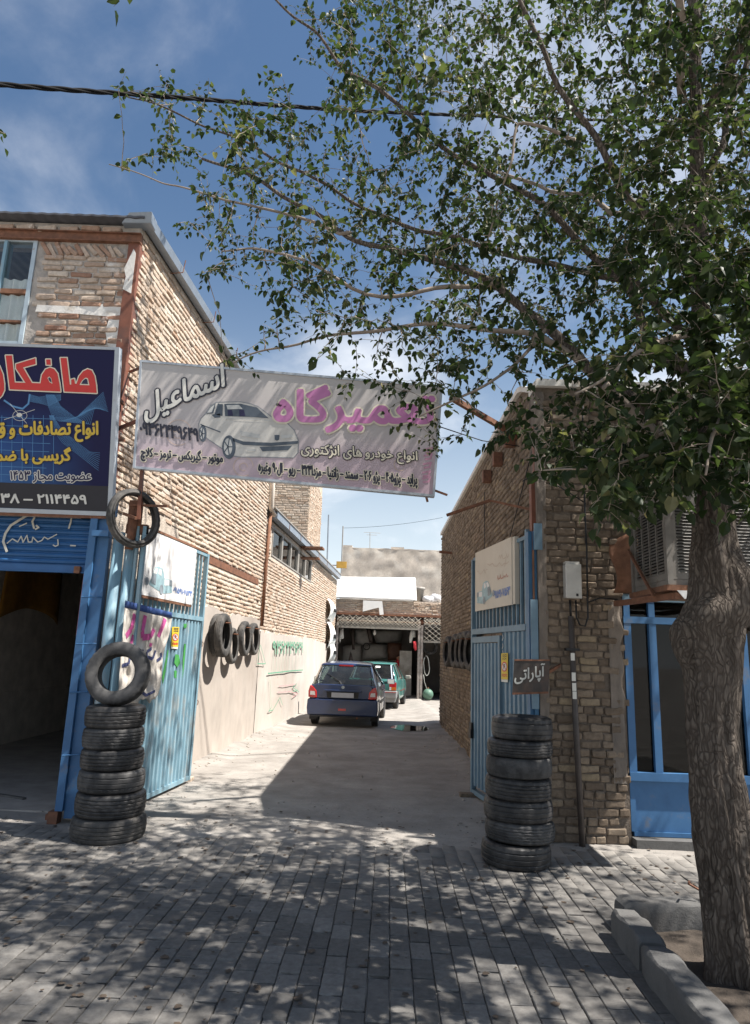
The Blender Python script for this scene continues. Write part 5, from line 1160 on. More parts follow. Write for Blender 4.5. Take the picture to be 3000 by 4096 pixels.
part('hasp', M_black, wk, lambda b: (b.pbox(GR, GRw-.14, GRw-.05, .80, .88, .045, .07), b.pbox(GR, GRw-.16, GRw-.08, .70, .81, .05, .085)))
i = 0; u = .08
while u < GRw-.08:
    part('bar', M_gblue, g2, lambda b: b.pbox(GR, u, u+.03, 2.022, 2.898, -.014, .014)); u += .125
for zz in (1.05, 1.72): part('ring', M_black, g2, lambda b: b.tube([GR.pt(GRw+.03+.03*math.cos(a), zz+.045*math.sin(a), .02) for a in [i*math.pi/6 for i in range(13)]], .006, 5))
b2 = thing('gate_board', GR.pt(1, 2.25, .05), 'dull cream tin board with faded red script and pickup print on the right gate', 'sign')
r7 = lambda x, y, n=.062: GR.px(1850+x/3.009, 2050+y/3.009, n)
ub0 = r7(150, 1205)[0]; ub1 = r7(592, 1105)[0]
part('panel', mat('cream_tin', (.60, .545, .46), .5, .06, 4, .05, dirt=(.48, .40, .32), dirt_scale=2.2, dirt_lo=.62), b2, lambda b: b.pbox(GR, min(ub0, ub1), max(ub0, ub1), 2.235, 2.975, .04, .06))
part('rim', MATS['cream_tin'], b2, lambda b: b.pbox(GR, min(ub0, ub1)-.07, min(ub0, ub1)-.002, 2.24, 2.97, .0, .05))
tk = lambda x, y: r7(170+(x-520)*.45, 1125-(1225-y)*.6)
truck(GR, lambda x, y: r7(360-(x-520)*.44, 1090-(1225-y)*.56), b2, .0625)
Mfr = mat('faded_red_ink', (.52, .26, .20), .6, .2, 9, 0)
def scribe(b):
    for y, x0, x1 in ((560, 430, 560), (640, 300, 560), (700, 180, 300)):
        rnn = random.Random(y); pts = [(x0+(x1-x0)*i/9, y+(x0+x1)*.0-(x0+(x1-x0)*i/9-360)*.18+rnn.uniform(-34, 26)) for i in range(10)]
        b.ribbon(GR, [r7(*p_) for p_ in pts], .006, .0625)
part('faint_script', mat('ghost_ink', (.52, .40, .32), .6, .1, 9, 0), b2, scribe)
part('red_script', Mfr, b2, lambda b: b.ribbon(GR, [r7(x, y) for x, y in ((418, 800), (425, 760), (432, 805), (450, 790), (456, 750), (462, 795), (490, 785), (500, 760), (512, 778), (530, 740), (536, 775), (550, 760))], .012, .0625))
letters('phone_number', GR, '۰۹۱۵۹۱۰۷۵۶۳', (1850+375/3.009, 2050+1040/3.009), (1850+570/3.009, 2050+985/3.009), (1850+375/3.009, 2050+945/3.009), Mpb, b2, .0625, bold=.005)
sticker(GR, lambda x, y: r7(x, y, .05), [(465, 1695), (545, 1690), (545, 2012), (465, 2005)], GR.pt(.9, 1.3, .04), 'yellow no parking sticker on the shaded right gate leaf', .05)
part('drip_paint', Mwht, g2, lambda b: [b.ribbon(GR, [r7(490+dx, y, .036) for dx, y in ((0, y0), (5, y0+30), (-6, y0+60))], .012, .0425) for y0 in (1480, 1580, 1660)])
p = G(1880, 3195)
o = MB().box(p.x-.12, p.x+.12, p.y-.02, p.y+.1, .0, .06).build('foot_block', TAN[0], None, loc=(p.x, p.y, 0)); bevel(o, .01); tag(o, 'flat brick lying under the open right gate leaf', 'brick')

# ================================================================== WORKSHOP AT THE END OF THE ALLEY
ws = thing('end_workshop', (.5, 27.3, 0), 'open fronted workshop across the end of the alley with rolled up lattice shutters', 'workshop')
zq = lambda x, y, n=0.0: GF.px(1300+x/3.304, 2250+y/3.304, n)
gx0 = zq(150, 900)[0]; px0, px1 = zq(1222, 1300)[0], zq(1292, 1300)[0]
ztop = zq(600, 510)[1]; zlat1 = zq(600, 660)[1]; zlat0 = zq(600, 840)[1]
part('parapet', M_mort, ws, lambda b: b.box(gx0-1.4, 6.5, 27.36, 27.7, zlat1-.08, ztop+.05))
lay(part('parapet_brickwork', M_mort, ws, lambda b: b.box(gx0-1.4, 6.5, 27.341, 27.359, zlat1-.06, ztop+.03)), BUFF, courses(Plane((0, 27.34), (1, 27.34), (0, -1)), gx0-.1, 4.2, zlat1-.02, ztop+.02, None, bl=.21, bh=.055, proud=.03, jit=.01, seed=71, half=.1, tilt=.03), 300)
part('lintel', M_rust, ws, lambda b: b.box(gx0-.3, 6.5, 27.18, 27.335, zlat1-.12, zlat1-.05))
part('flat_roof', M_mortd, ws, lambda b: b.box(gx0-1.4, 6.5, 27.5, 33.5, ztop-.25, ztop-.1))
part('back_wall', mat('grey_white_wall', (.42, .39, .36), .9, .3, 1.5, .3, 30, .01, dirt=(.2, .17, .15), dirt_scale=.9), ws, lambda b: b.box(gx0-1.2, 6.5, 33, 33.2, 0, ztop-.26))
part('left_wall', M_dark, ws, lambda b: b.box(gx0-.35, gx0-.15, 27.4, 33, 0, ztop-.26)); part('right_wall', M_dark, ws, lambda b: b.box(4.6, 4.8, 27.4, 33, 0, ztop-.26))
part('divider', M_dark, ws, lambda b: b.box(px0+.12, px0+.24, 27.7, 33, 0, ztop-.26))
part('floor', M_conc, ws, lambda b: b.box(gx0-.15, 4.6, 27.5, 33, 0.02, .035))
M_post = mat('chipped_grey_post', (.36, .32, .29), .5, .3, 7, .2, metal=.2, dirt=(.18, .1, .07), dirt_scale=6)
for a in (gx0+.0, px0, px1-.1): part('post', M_post, ws, lambda b: b.box(a, a+.09, 27.22, 27.33, 0, zlat0+.1))
part('shutter_bar', M_grey, ws, lambda b: b.box(gx0+.09, px0-.01, 27.16, 27.24, zlat0-.1, zlat0-.02)); 
zl2 = zq(1400, 1035)[1]; part('shutter_bar', M_grey, ws, lambda b: b.box(px1, 4.5, 27.16, 27.24, zl2-.08, zl2))
M_lat = mat('lattice_steel', (.72, .66, .56), .6, .25, 8, .1)
def lattice(b, x0, x1, z0, z1, y, pitch=.26, w_=.02):
    h = z1-z0; n = int((x1-x0+h)/pitch)+2
    for i in range(-int(h/pitch)-1, n):
        for sg in (1, -1):
            xa = x0+i*pitch; p_ = [(xa+t*h*sg*1.25+(0 if sg > 0 else h), z0+t*h) for t in (0, 1)]
            (a, c2), (d, e) = p_
            # clip to the opening
            pts = []
            for k_ in range(13):
                t = k_/12; xx = a+(d-a)*t
                if x0 <= xx <= x1: pts.append((xx, c2+(e-c2)*t))
            if len(pts) >= 2: b.bar((pts[0][0], y+sg*.012, pts[0][1]), (pts[-1][0], y+sg*.012, pts[-1][1]), .012, w_, (0, -1, 0))
def lat_roll(b, x0, x1, z0, z1):
    lattice(b, x0, x1, z0+.22, z1, 27.0, .26, .03); lattice(b, x0, x1, z0, z0+.24, 27.08, .13, .02); lattice(b, x0, x1, z0+.1, z1-.08, 27.16, .2, .025)
o = part('lattice_shutter', M_lat, ws, lambda b: lat_roll(b, gx0+.02, px0+.1, zlat0-.02, zlat1-.14)); o['kind'] = 'stuff'
o = part('lattice_shutter', M_lat, ws, lambda b: (lat_roll(b, px1, 4.5, zq(1400, 830)[1], zlat1-.14), lattice(b, px1, 4.5, zl2, zq(1400, 800)[1], 27.04, .24, .026))); o['kind'] = 'stuff'
part('shade_backing', M_dark, ws, lambda b: (b.box(gx0+.1, px0, 27.3, 27.33, zlat0-.0, zlat1-.13), b.box(px1, 4.5, 27.3, 27.33, zlat0, zlat1-.13)))  # dark sheets standing in for the unlit interior behind the lattice
part('roll_core', M_rust, ws, lambda b: b.tube([(gx0, 27.42, zlat0+.2), (4.5, 27.42, zlat0+.2)], .13, 12))
# white sheet thrown over the parapet
wsx = [zq(150, 165, .0), zq(1205, 178), zq(1212, 510), zq(130, 470)]
sh = thing('white_tarpaulin', (0, 27.5, ztop), 'bright white sheet spread over the workshop roof edge with a torn hanging flap', 'tarpaulin')
def tarp(b):
    def f(s, t):
        top = Vector(wsx[0])*(1-s)+Vector(wsx[1])*s; bot = Vector(wsx[3])*(1-s)+Vector(wsx[2])*s; q_ = bot*(1-t)+top*t
        return GF.pt(q_.x, q_.y, -.1+.12*(1-t)-.5*t*t+.04*mnoise.noise(Vector((s*7, t*3, 2)))+.05*(t < .1))
    b.sheet(f, 40, 12)
part('sheet', M_whites, sh, tarp, True, .01)
part('hanging_flap', M_whites, sh, lambda b: b.prism(GF, [zq(505, 505), zq(755, 515), zq(775, 690), zq(722, 695), zq(712, 600), zq(650, 612), zq(500, 652)], .14, .155))
o = thing('roof_bucket', GF.pt(*zq(1235, 500), -.3), 'grey bucket standing on the workshop roof right of the white sheet', 'bucket')
q0 = GF.pt(*zq(1238, 515), -.5); part('body', M_grey, o, lambda b: b.tube([q0, q0+Vector((0, 0, .5)), q0+Vector((0, 0, .52)), q0+Vector((0, 0, .62))], [.2, .24, .30, .28], 14), True)
o = thing('roof_rags', GF.pt(*zq(1470, 490), -.3), 'heap of pale rags and scrap on the workshop roof by the right wall', 'rags')
def rag(b):
    for i in range(5):
        q0 = GF.pt(*zq(1360+i*38, 500-(20 if i == 3 else 0)), -.25-.05*i); rock(b, q0+Vector((0, 0, .06)), .17+.05*(i == 3), i*3, (1.2, .8, .8))
part('heap', mat('pale_rag', (.55, .55, .56), .9, .3, 5, .3), o, rag, True)
# white bumper covers hung on the far end of the left wall
for i, (yy0, yy1, lab) in enumerate(((480, 760, 'upper white car bumper hung on the far left wall'), (790, 1150, 'middle white car bumper hung on the far left wall'), (1030, 1340, 'lowest white car bumper hung on the far left wall'))):
    o = thing('car_bumper', LW.pt(17.4, 1.5, .1), lab, 'car part', 'white car parts hung at the far left')
    v1_ = LW.px(1318, 2250+yy0/3.304, .15)[1]; v0_ = LW.px(1318, 2250+yy1/3.304, .15)[1]
    def bum(b): b.sheet(lambda s, t: LW.pt(16.2+.25*i+s*1.3, v0_+(v1_-v0_)*t+.05*math.sin(s*5), .06+.22*math.sin(math.pi*t)**.7*(.6+.4*math.sin(math.pi*s))), 16, 14)
    part('cover', M_whites, o, bum, True, .008)
    part('slot', M_black, o, lambda b: b.sheet(lambda s, t: LW.pt(16.5+.25*i+s*.7, v0_+(v1_-v0_)*(.42+.16*t), .075+.22*(.62+.38*math.sin(math.pi*(.23+.54*s)))), 8, 3), True, .008)
# things inside the workshop
def panel3(name, lab, cat, m, pts, y, th=.03, curve=.15, grp='car panels hung inside the workshop'):
    P3 = Plane((0, y), (1, y), (0, -1)); uv = [P3.px(1300+a/3.304, 2250+c_/3.304) for a, c_ in pts]
    b = MB(); k_ = len(uv); cx = sum(q[0] for q in uv)/k_; cyy = sum(q[1] for q in uv)/k_
    vs = [P3.pt(cx, cyy, curve)]+[P3.pt(u, v, 0) for u, v in uv]+[P3.pt((u+cx)/2, (v+cyy)/2, curve*.8) for u, v in uv]
    fs = []
    for i in range(k_):
        j = (i+1) % k_; fs += [(1+i, 1+j, 1+k_+j, 1+k_+i), (1+k_+i, 1+k_+j, 0)]
    b.add(vs, fs); o = b.build(name, m, None, True, th, loc=P3.pt(cx, cyy, 0)); tag(o, lab, cat, grp); return o
Mpnl = mat('primer_grey', (.45, .43, .41), .55, .2, 4, .1); Mdk = mat('dark_car_panel', (.05, .035, .03), .5, .3, 5, .1); Mbr = mat('brown_panel', (.12, .055, .035), .6, .3, 5, .1)
panel3('car_bonnet', 'pale grey car bonnet hung high at the back of the workshop', 'car part', Mpnl, [(390, 880), (560, 880), (610, 1060), (520, 1090), (400, 1060)], 31)
panel3('car_bonnet', 'wide grey bonnet hung at the back right of the workshop', 'car part', Mpnl, [(620, 900), (1020, 900), (1000, 1050), (680, 1060)], 31.5)
panel3('door_panel', 'grey car door leaning at the back left of the workshop', 'car part', Mpnl, [(230, 1100), (480, 1080), (470, 1300), (220, 1320)], 31)
panel3('door_panel', 'grey car door panel with a round hole hung mid workshop', 'car part', Mpnl, [(490, 1120), (550, 1070), (820, 1090), (820, 1260), (490, 1280)], 31.2)
panel3('dark_strip', 'dark curved strip hanging left of centre inside the workshop', 'car part', Mdk, [(340, 880), (375, 870), (395, 1150), (360, 1150)], 29.5, curve=.05)
panel3('dark_strip', 'dark bent strip hanging in the middle of the workshop', 'car part', Mdk, [(545, 870), (600, 870), (640, 1055), (585, 1055)], 29.6, curve=.05)
panel3('brown_hatch', 'brown board hung at the back of the workshop above the green car', 'car part', Mbr, [(830, 1060), (1010, 1070), (1010, 1290), (830, 1290)], 30.5, curve=.03)
panel3('white_fender', 'white fender with a wheel arch hung by the right workshop post', 'car part', M_whites, [(1140, 890), (1200, 880), (1195, 985), (1160, 990), (1140, 1060), (1118, 1060), (1120, 980)], 28.2, curve=.06)
panel3('white_fender', 'white fender hung at the left side of the workshop', 'car part', M_whites, [(215, 860), (240, 860), (245, 1000), (200, 1010), (195, 1090), (180, 1000)], 28.2, curve=.06)
panel3('red_cloth', 'red rag hung on the workshop post', 'rag', mat('red_rag', (.50, .04, .05), .9, .2, 8, .2), [(1165, 1045), (1205, 1045), (1212, 1150), (1190, 1165), (1175, 1120)], 27.15, curve=.02, grp=None)
panel3('dark_mat', 'dark triangular mat standing at the left of the workshop floor', 'mat', Mdk, [(340, 1170), (385, 1320), (305, 1320)], 29, curve=.02, grp=None)
# cabinet
P3 = Plane((0, 29.3), (1, 29.3), (0, -1)); c0 = P3.px(1300+990/3.304, 2250+1165/3.304); c1 = P3.px(1300+1145/3.304, 2250+1350/3.304)
o = thing('white_cabinet', P3.pt(c0[0], c1[1]), 'dirty white cabinet with small doors at the right of the workshop', 'cabinet')
part('case', mat('dirty_white_enamel', (.5, .48, .45), .5, .2, 4, .1, dirt=(.3, .26, .22)), o, lambda b: b.pbox(P3, c0[0], c1[0], .0, c0[1], -.4, 0))
part('label_plate', M_black, o, lambda b: (b.pbox(P3, c0[0]+.7, c0[0]+.9, c0[1]-.35, c0[1]-.25, 0, .01), b.pbox(P3, c0[0]+.7, c0[0]+.92, c0[1]-.6, c0[1]-.5, 0, .01)))
q0 = Plane((0, 28.5), (1, 28.5), (0, -1)).pt(*Plane((0, 28.5), (1, 28.5), (0, -1)).px(1300+655/3.304, 2250+930/3.304))
o = thing('hanging_bulb', q0, 'pale lamp bulb hanging on a wire in the workshop', 'lamp'); part('bulb', M_whites, o, lambda b: b.tube([q0+Vector((0, 0, .12)), q0+Vector((0, 0, .08)), q0, q0-Vector((0, 0, .06)), q0-Vector((0, 0, .1))], [.025, .03, .07, .06, .01], 12), True); part('wire', M_black, o, lambda b: b.tube([q0+Vector((0, 0, .1)), (q0.x, q0.y, ztop-.26)], .008, 5))
hb = GF.pt(*zq(1355, 1712), .1)
o = thing('green_tank', (hb.x, 27.1, 0), 'round green pressure tank by the right workshop door', 'tank'); rad = .21
part('ball', mat('pale_green_enamel', (.10, .19, .14), .5, .2, 5, .1), o, lambda b: b.tube([(hb.x, 27.1, .04+rad*(1-math.cos(a))) for a in [i*math.pi/12 for i in range(13)]], [max(.01, rad*math.sin(i*math.pi/12)) for i in range(13)], 20), True)
part('valve', M_rust, o, lambda b: b.tube([(hb.x, 27.1, .44), (hb.x, 27.1, .52)], .03, 8))
o = thing('hanging_hose', (zq(1330, 1300)[0], 27.2, 1.6), 'pale rubber hose looped on the workshop post down to the green tank', 'hose')
part('loop', mat('pale_hose', (.42, .42, .38), .7, .2, 5, .1), o, lambda b: b.tube([GF.pt(*zq(1335+38*math.cos(a)+(8 if math.sin(a) < 0 else 0), 1365-130*math.sin(a)), .08) for a in [R(100-i*20) for i in range(18)]], .018, 6), True)
part('tail', MATS['pale_hose'], o, lambda b: b.tube([GF.pt(*zq(x, y), .08) for x, y in ((1300, 1480), (1312, 1580), (1340, 1660), (1355, 1690))], .012, 6), True)
tyre(GF.pt(*zq(1432, 1110), -1.6), (0.1, -1, .05), .34, .18, .2, 'tyre hung in the dark right doorway of the workshop', 'tyres inside the workshop', 0, M_rubberd)
tyre(GF.pt(*zq(545, 1100), -2.2), (0, -1, .05), .16, .06, .11, 'small wheel ring hung at the back of the workshop', 'tyres inside the workshop', 3, M_rubberd)

# ================================================================== CARS
def catmull(K, sub):
    out = []
    n = len(K)
    for i in range(n-1):
        p0, p1, p2, p3 = K[max(i-1, 0)], K[i], K[i+1], K[min(i+2, n-1)]
        for j in range(sub):
            t = j/sub; m1 = (p2-p0)*.32; m2 = (p3-p1)*.32
            out.append(p1*(2*t**3-3*t*t+1)+m1*(t**3-2*t*t+t)+p2*(-2*t**3+3*t*t)+m2*(t**3-t*t))
    out.append(K[-1]); return out
def car(name, lab, rear, head, paint, W, Ln, H, cfg):
    root = thing(name, (rear[0], rear[1], 0), lab, 'car')
    root.rotation_euler = (0, 0, -math.atan2(head[0], head[1])); WL[root.name] = Vector((0, 0, 0))
    hw = W/2; wr = cfg.get('wr', .28); wy = (cfg['wy'][0], cfg['wy'][1])
    def bot(y):
        z = .22
        for c_ in wy:
            d = abs(y-c_)
            if d < wr+.06: z = max(z, math.sqrt((wr+.06)**2-d*d)+wr*.92)
        return z
    # station: y, halfwidth, belt z, glass-top (hw, z), roof edge (hw, z), crown z
    S = cfg['st']; SUBS = 4; SUBR = 3
    keys = []
    for (y, w_, zb, g_w, g_z, e_w, e_z, cz) in S:
        keys.append([Vector((w_*.90, y, .24)), Vector((w_*.985, y, .34)), Vector((w_*1.0, y, .58)) if zb > .6 else Vector((w_, y, (zb+.34)/2)), Vector((w_*.985, y, zb)), Vector((g_w, y, g_z)), Vector((e_w, y, e_z)), Vector((0, y, cz))])
    rows = [catmull([keys[s][r] for s in range(len(keys))], SUBS) for r in range(7)]
    nst = len(rows[0]); grid = []
    for s in range(nst):
        col = catmull([rows[r][s] for r in range(7)], SUBR)
        # wheel arches: squeeze the lower rows up
        y = col[0].y; bz = bot(y)
        for q in col:
            if q.z < .75 and bz > .24: q.z = max(q.z, bz + (q.z-.24)/(.75-.24)*(.75-bz)*.999 if bz < .75 else bz)
        full = col + [Vector((-q.x, q.y, q.z)) for q in reversed(col[:-1])]; grid.append(full)
    nr = len(grid[0]); half = 6*SUBR
    def kind(si, ri):
        ks = si//SUBS; rr = ri if ri < half else nr-2-ri; kr = rr//SUBR
        for (a, b_, r0, r1, nm) in cfg['glass']:
            if a <= ks <= b_ and r0 <= kr <= r1:
                if nm == 'side_window':
                    if si in cfg['pillars'] : return 'body'
                return nm + ('_r' if nm == 'side_window' and ri < half else '_l' if nm == 'side_window' else '')
        return 'body'
    coll = {}
    for s in range(nst-1):
        for r in range(nr-1):
            coll.setdefault(kind(s, r), []).append((s, r))
    for nm, cells in coll.items():
        b = MB(); idx = {}
        def vi(s, r):
            if (s, r) not in idx: idx[(s, r)] = len(b.v); b.v.append(grid[s][r])
            return idx[(s, r)]
        for s, r in cells: b.f.append((vi(s, r), vi(s, r+1), vi(s+1, r+1), vi(s+1, r)))
        if nm == 'body':
            b.f.append(tuple(vi(0, r) for r in range(nr))); b.f.append(tuple(vi(nst-1, r) for r in reversed(range(nr))))
        o = b.build(nm if nm == 'body' else nm.split('_')[0]+'_window' if nm != 'windscreen' else 'windscreen', paint if nm == 'body' else M_carglass, root, True)
    # floor pan, seats
    part('underbody', M_black, root, lambda b: b.box(-hw+.16, hw-.16, .12, Ln-.15, .22, .34))
    part('cabin_trim', mat('cabin_grey', (.10, .095, .09), .8, .2, 5, .2), root, lambda b: (b.box(-hw+.1, hw-.1, .2, S[-3][0]-.2, .35, .62), b.box(-hw+.12, hw-.12, S[-3][0]-.45, S[-3][0]-.1, .6, .9)))
    for sx_ in (-1, 1):
        st_ = part('seat', MATS['cabin_grey'], root, lambda b: (b.hexa([(sx_*.36-.24, 1.62, .5), (sx_*.36+.24, 1.62, .5), (sx_*.36+.24, 1.80, .5), (sx_*.36-.24, 1.80, .5), (sx_*.36-.2, 1.42, 1.05), (sx_*.36+.2, 1.42, 1.05), (sx_*.36+.2, 1.54, 1.05), (sx_*.36-.2, 1.54, 1.05)]), b.box(sx_*.36-.24, sx_*.36+.24, 1.6, 2.1, .4, .58)))
        bevel(st_, .05, 3)
        o = part('headrest', MATS['cabin_grey'], st_, lambda b: b.box(sx_*.36-.13, sx_*.36+.13, 1.38, 1.47, 1.06, 1.22)); bevel(o, .04, 3)
    o = part('rear_seat', MATS['cabin_grey'], root, lambda b: b.hexa([(-.6, .85, .5), (.6, .85, .5), (.6, 1.05, .5), (-.6, 1.05, .5), (-.58, .68, .98), (.58, .68, .98), (.58, .8, .98), (-.58, .8, .98)])); bevel(o, .05, 3)
    # wheels
    tm = tyre_mesh(wr, .165, .175, 0)
    for wyy in wy:
        for sx_ in (-1, 1):
            wl = bpy.data.objects.new('wheel', None); COL.objects.link(wl); wl.parent = root; wl.location = (sx_*(hw-.10), wyy, wr); wl.rotation_euler = (0, R(90)*sx_, 0); WL[wl.name] = Vector((0, 0, 0))
            for me in tm:
                if not me.materials: me.materials.append(M_rubber)
                o = bpy.data.objects.new('tyre_'+me.name.split('.')[0], me); COL.objects.link(o); o.parent = wl
            part('rim', mat('steel_rim', (.36, .36, .36), .4, .15, 6, .05, metal=.5), wl, lambda b: (b.tube([(0, 0, -.05), (0, 0, .03), (0, 0, .045), (0, 0, .05)], [.172, .172, .12, .05], 20)), True)
    return root
def lamp_mat(nm, c): return mat(nm, c, .15, .1, 30, 0, spec=.6, coat=.6)
L_red = lamp_mat('red_lens', (.45, .015, .015)); L_wh = lamp_mat('clear_lens', (.62, .60, .58)); L_or = lamp_mat('amber_lens', (.55, .16, .02))
def paint(nm, c):
    m_ = mat(nm, c, .32, .12, 3, .02, 60, .001, spec=.5, coat=.7, dirt=(.14, .13, .12), dirt_scale=2, dirt_lo=.6, dirt_hi=.95); return m_
hatch = [(-.02, .68, .66, .62, .68, .5, .69, .70), (.03, .765, .80, .72, .84, .60, .86, .87), (.07, .79, .88, .735, .94, .66, .955, .965), (.46, .80, .92, .63, 1.33, .565, 1.38, 1.395), (.60, .81, .925, .61, 1.39, .53, 1.435, 1.455), (1.5, .82, .93, .585, 1.41, .48, 1.475, 1.50), (2.15, .82, .92, .57, 1.35, .48, 1.41, 1.43), (2.85, .80, .88, .68, .95, .55, .985, 1.0), (3.45, .76, .74, .64, .79, .5, .81, .82), (3.68, .66, .55, .55, .60, .4, .62, .62)]
BLC = dict(st=hatch, wy=(.62, 2.95), wr=.285, glass=[(2, 2, 4, 5, 'rear_window'), (3, 5, 3, 3, 'side_window'), (6, 6, 4, 5, 'windscreen')], pillars=(12, 13, 18, 23))
pB = paint('dark_blue_car_paint', (.010, .026, .082))
hB = Vector((.085, 1, 0)).normalized()
rB = YP(1371, 2800, 16.25)
blue = car('blue_hatchback', 'dark blue five door hatchback parked facing into the alley', (rB.x, 16.2), (hB.x, hB.y), pB, 1.64, 3.68, 1.5, BLC)
# rear details in car space (x right, y forward, z up)
Rr = Plane((0, -.03), (1, -.03), (0, -1))
def rprism(nm, m_, par, uv, n0, n1, bv=.0):
    o = part(nm, m_, par, lambda b: b.prism(Rr, uv, n0, n1))
    if bv: bevel(o, bv, 3)
    return o
rprism('bumper', pB, blue, [(-.81, .27), (.81, .27), (.83, .42), (.82, .60), (.80, .635), (-.80, .635), (-.82, .60), (-.83, .42)], -.24, .03, .03)
part('bumper_lip', M_black, blue, lambda b: b.prism(Rr, [(-.72, .235), (.72, .235), (.76, .268), (-.76, .268)], -.2, .03))
rprism('tailgate', pB, blue, [(-.66, .645), (.66, .645), (.70, .93), (.62, .965), (-.62, .965), (-.70, .93)], -.14, .012, .02)
rprism('plate_recess', M_black, blue, [(-.36, .66), (.36, .66), (.38, .80), (-.38, .80)], .0125, .016)
rprism('number_plate', mat('blank_plate', (.42, .44, .48), .5, .12, 5, 0), blue, [(-.26, .672), (.26, .672), (.26, .782), (-.26, .782)], .0165, .024, .004)
rprism('plate_garnish', pB, blue, [(-.45, .805), (.45, .805), (.43, .845), (-.43, .845)], .012, .04, .012)
for s_ in (-1, 1):
    tl = rprism('tail_light', L_red, blue, [(s_*.60, .65), (s_*.80, .66), (s_*.805, .80), (s_*.77, .93), (s_*.70, .90), (s_*.61, .80)][::s_], -.12, .03, .018)
    rprism('reversing_lens', L_wh, tl, [(s_*.64, .71), (s_*.76, .715), (s_*.755, .80), (s_*.655, .795)][::s_], .031, .036)
rprism('fog_reflector', L_red, blue, [(-.09, .38), (.09, .38), (.09, .43), (-.09, .43)], .031, .036)
part('badge', mat('chrome_badge', (.7, .7, .7), .15, .05, 5, 0, metal=1), blue, lambda b: b.poly(Rr, [(.035*math.cos(a), .905+.035*math.sin(a)) for a in [i*math.pi/8 for i in range(16)]], .016))
wpl = lambda x, t: Vector((x, .06+.40*t-.012, .985+.40*t+.006))
part('wiper', M_black, blue, lambda b: (b.bar(Vector((-.04, -.02, .955)), wpl(-.10, .10), .03, .03), b.bar(wpl(-.10, .10), wpl(-.42, .52), .014, .014)))
part('high_brake_light', L_red, blue, lambda b: b.box(-.17, .17, .425, .47, 1.375, 1.41))
part('window_seal', M_black, blue, lambda b: [b.bar(Vector(a), Vector(c_), .02, .02) for a, c_ in (((-.66, .055, .958), (.66, .055, .958)), ((-.66, .055, .958), (-.57, .455, 1.385)), ((.66, .055, .958), (.57, .455, 1.385)), ((-.565, .455, 1.39), (.565, .455, 1.39)))])
for s_ in (-1, 1):
    part('door_seam', M_black, blue, lambda b: [b.box(s_*.822-.002, s_*.822+.002, y_, y_+.012, .36, .92) for y_ in (1.28, 2.2)])
    part('door_handle', pB, blue, lambda b: [b.box(s_*.825-.012, s_*.825+.012, y_, y_+.16, .80, .83) for y_ in (1.36, 2.26)])
    mi = part('mirror', pB, blue, lambda b: b.box(s_*.98-.10, s_*.98+.10, 2.28, 2.40, .93, 1.06)); bevel(mi, .03, 3)
    part('mirror_glass', mat('mirror_glass', (.55, .6, .6), .05, .05, 5, 0, metal=1), mi, lambda b: b.box(s_*.98-.085, s_*.98+.085, 2.272, 2.279, .94, 1.05))
    part('mirror_arm', M_black, mi, lambda b: b.box(s_*.86-.06, s_*.86+.06, 2.31, 2.37, .93, .97))
    part('mud_flap', M_black, blue, lambda b: b.box(s_*.72-.09, s_*.72+.09, .30, .31, .14, .40))
    part('side_moulding', M_black, blue, lambda b: b.box(s_*.823-.008, s_*.823+.008, .98, 2.6, .52, .58))
    part('head_light', L_wh, blue, lambda b: b.box(s_*.52-.16, s_*.52+.16, 3.45, 3.62, .60, .72))
part('exhaust', M_rust, blue, lambda b: b.tube([(.35, -.06, .23), (.35, .4, .25)], .025, 8))

boxy = [(-.02, .70, .62, .66, .64, .5, .65, .66), (.03, .755, .74, .72, .80, .62, .82, .83), (.06, .775, .86, .72, .92, .62, .935, .94), (.36, .785, .90, .61, 1.33, .54, 1.37, 1.385), (.48, .79, .905, .60, 1.38, .53, 1.42, 1.435), (1.4, .80, .91, .60, 1.40, .52, 1.445, 1.46), (2.05, .80, .90, .585, 1.34, .5, 1.39, 1.405), (2.70, .785, .87, .69, .93, .55, .96, .97), (3.30, .76, .76, .66, .80, .5, .82, .83), (3.52, .70, .58, .60, .62, .45, .64, .64)]
GRC = dict(st=boxy, wy=(.58, 2.85), wr=.27, glass=[(2, 2, 4, 5, 'rear_window'), (3, 5, 3, 3, 'side_window'), (6, 6, 4, 5, 'windscreen')], pillars=(12, 17, 23))
pG = paint('teal_green_car_paint', (.055, .20, .18))
hG = Vector((.15, 1, 0)).normalized(); rG = YP(1520, 2760, 22.1)
rgx = YP(1588, 2780, 22.0).x - .80
green = car('green_hatchback', 'older teal green hatchback standing beyond the blue car before the workshop', (rgx, 22.0), (hG.x, hG.y), pG, 1.60, 3.52, 1.46, GRC)
Mgb = mat('grey_bumper', (.22, .22, .22), .6, .15, 5, .1)
rprism('bumper', Mgb, green, [(-.79, .36), (.79, .36), (.80, .58), (-.80, .58)], -.24, .07, .03)
rprism('bumper_stripe', L_red, green, [(-.79, .535), (.79, .535), (.79, .55), (-.79, .55)], .068, .074)
rprism('lower_skirt', Mgb, green, [(-.74, .24), (.74, .24), (.76, .358), (-.76, .358)], -.2, .02)
rprism('tailgate', pG, green, [(-.68, .585), (.68, .585), (.70, .90), (-.70, .90)], -.12, .012, .015)
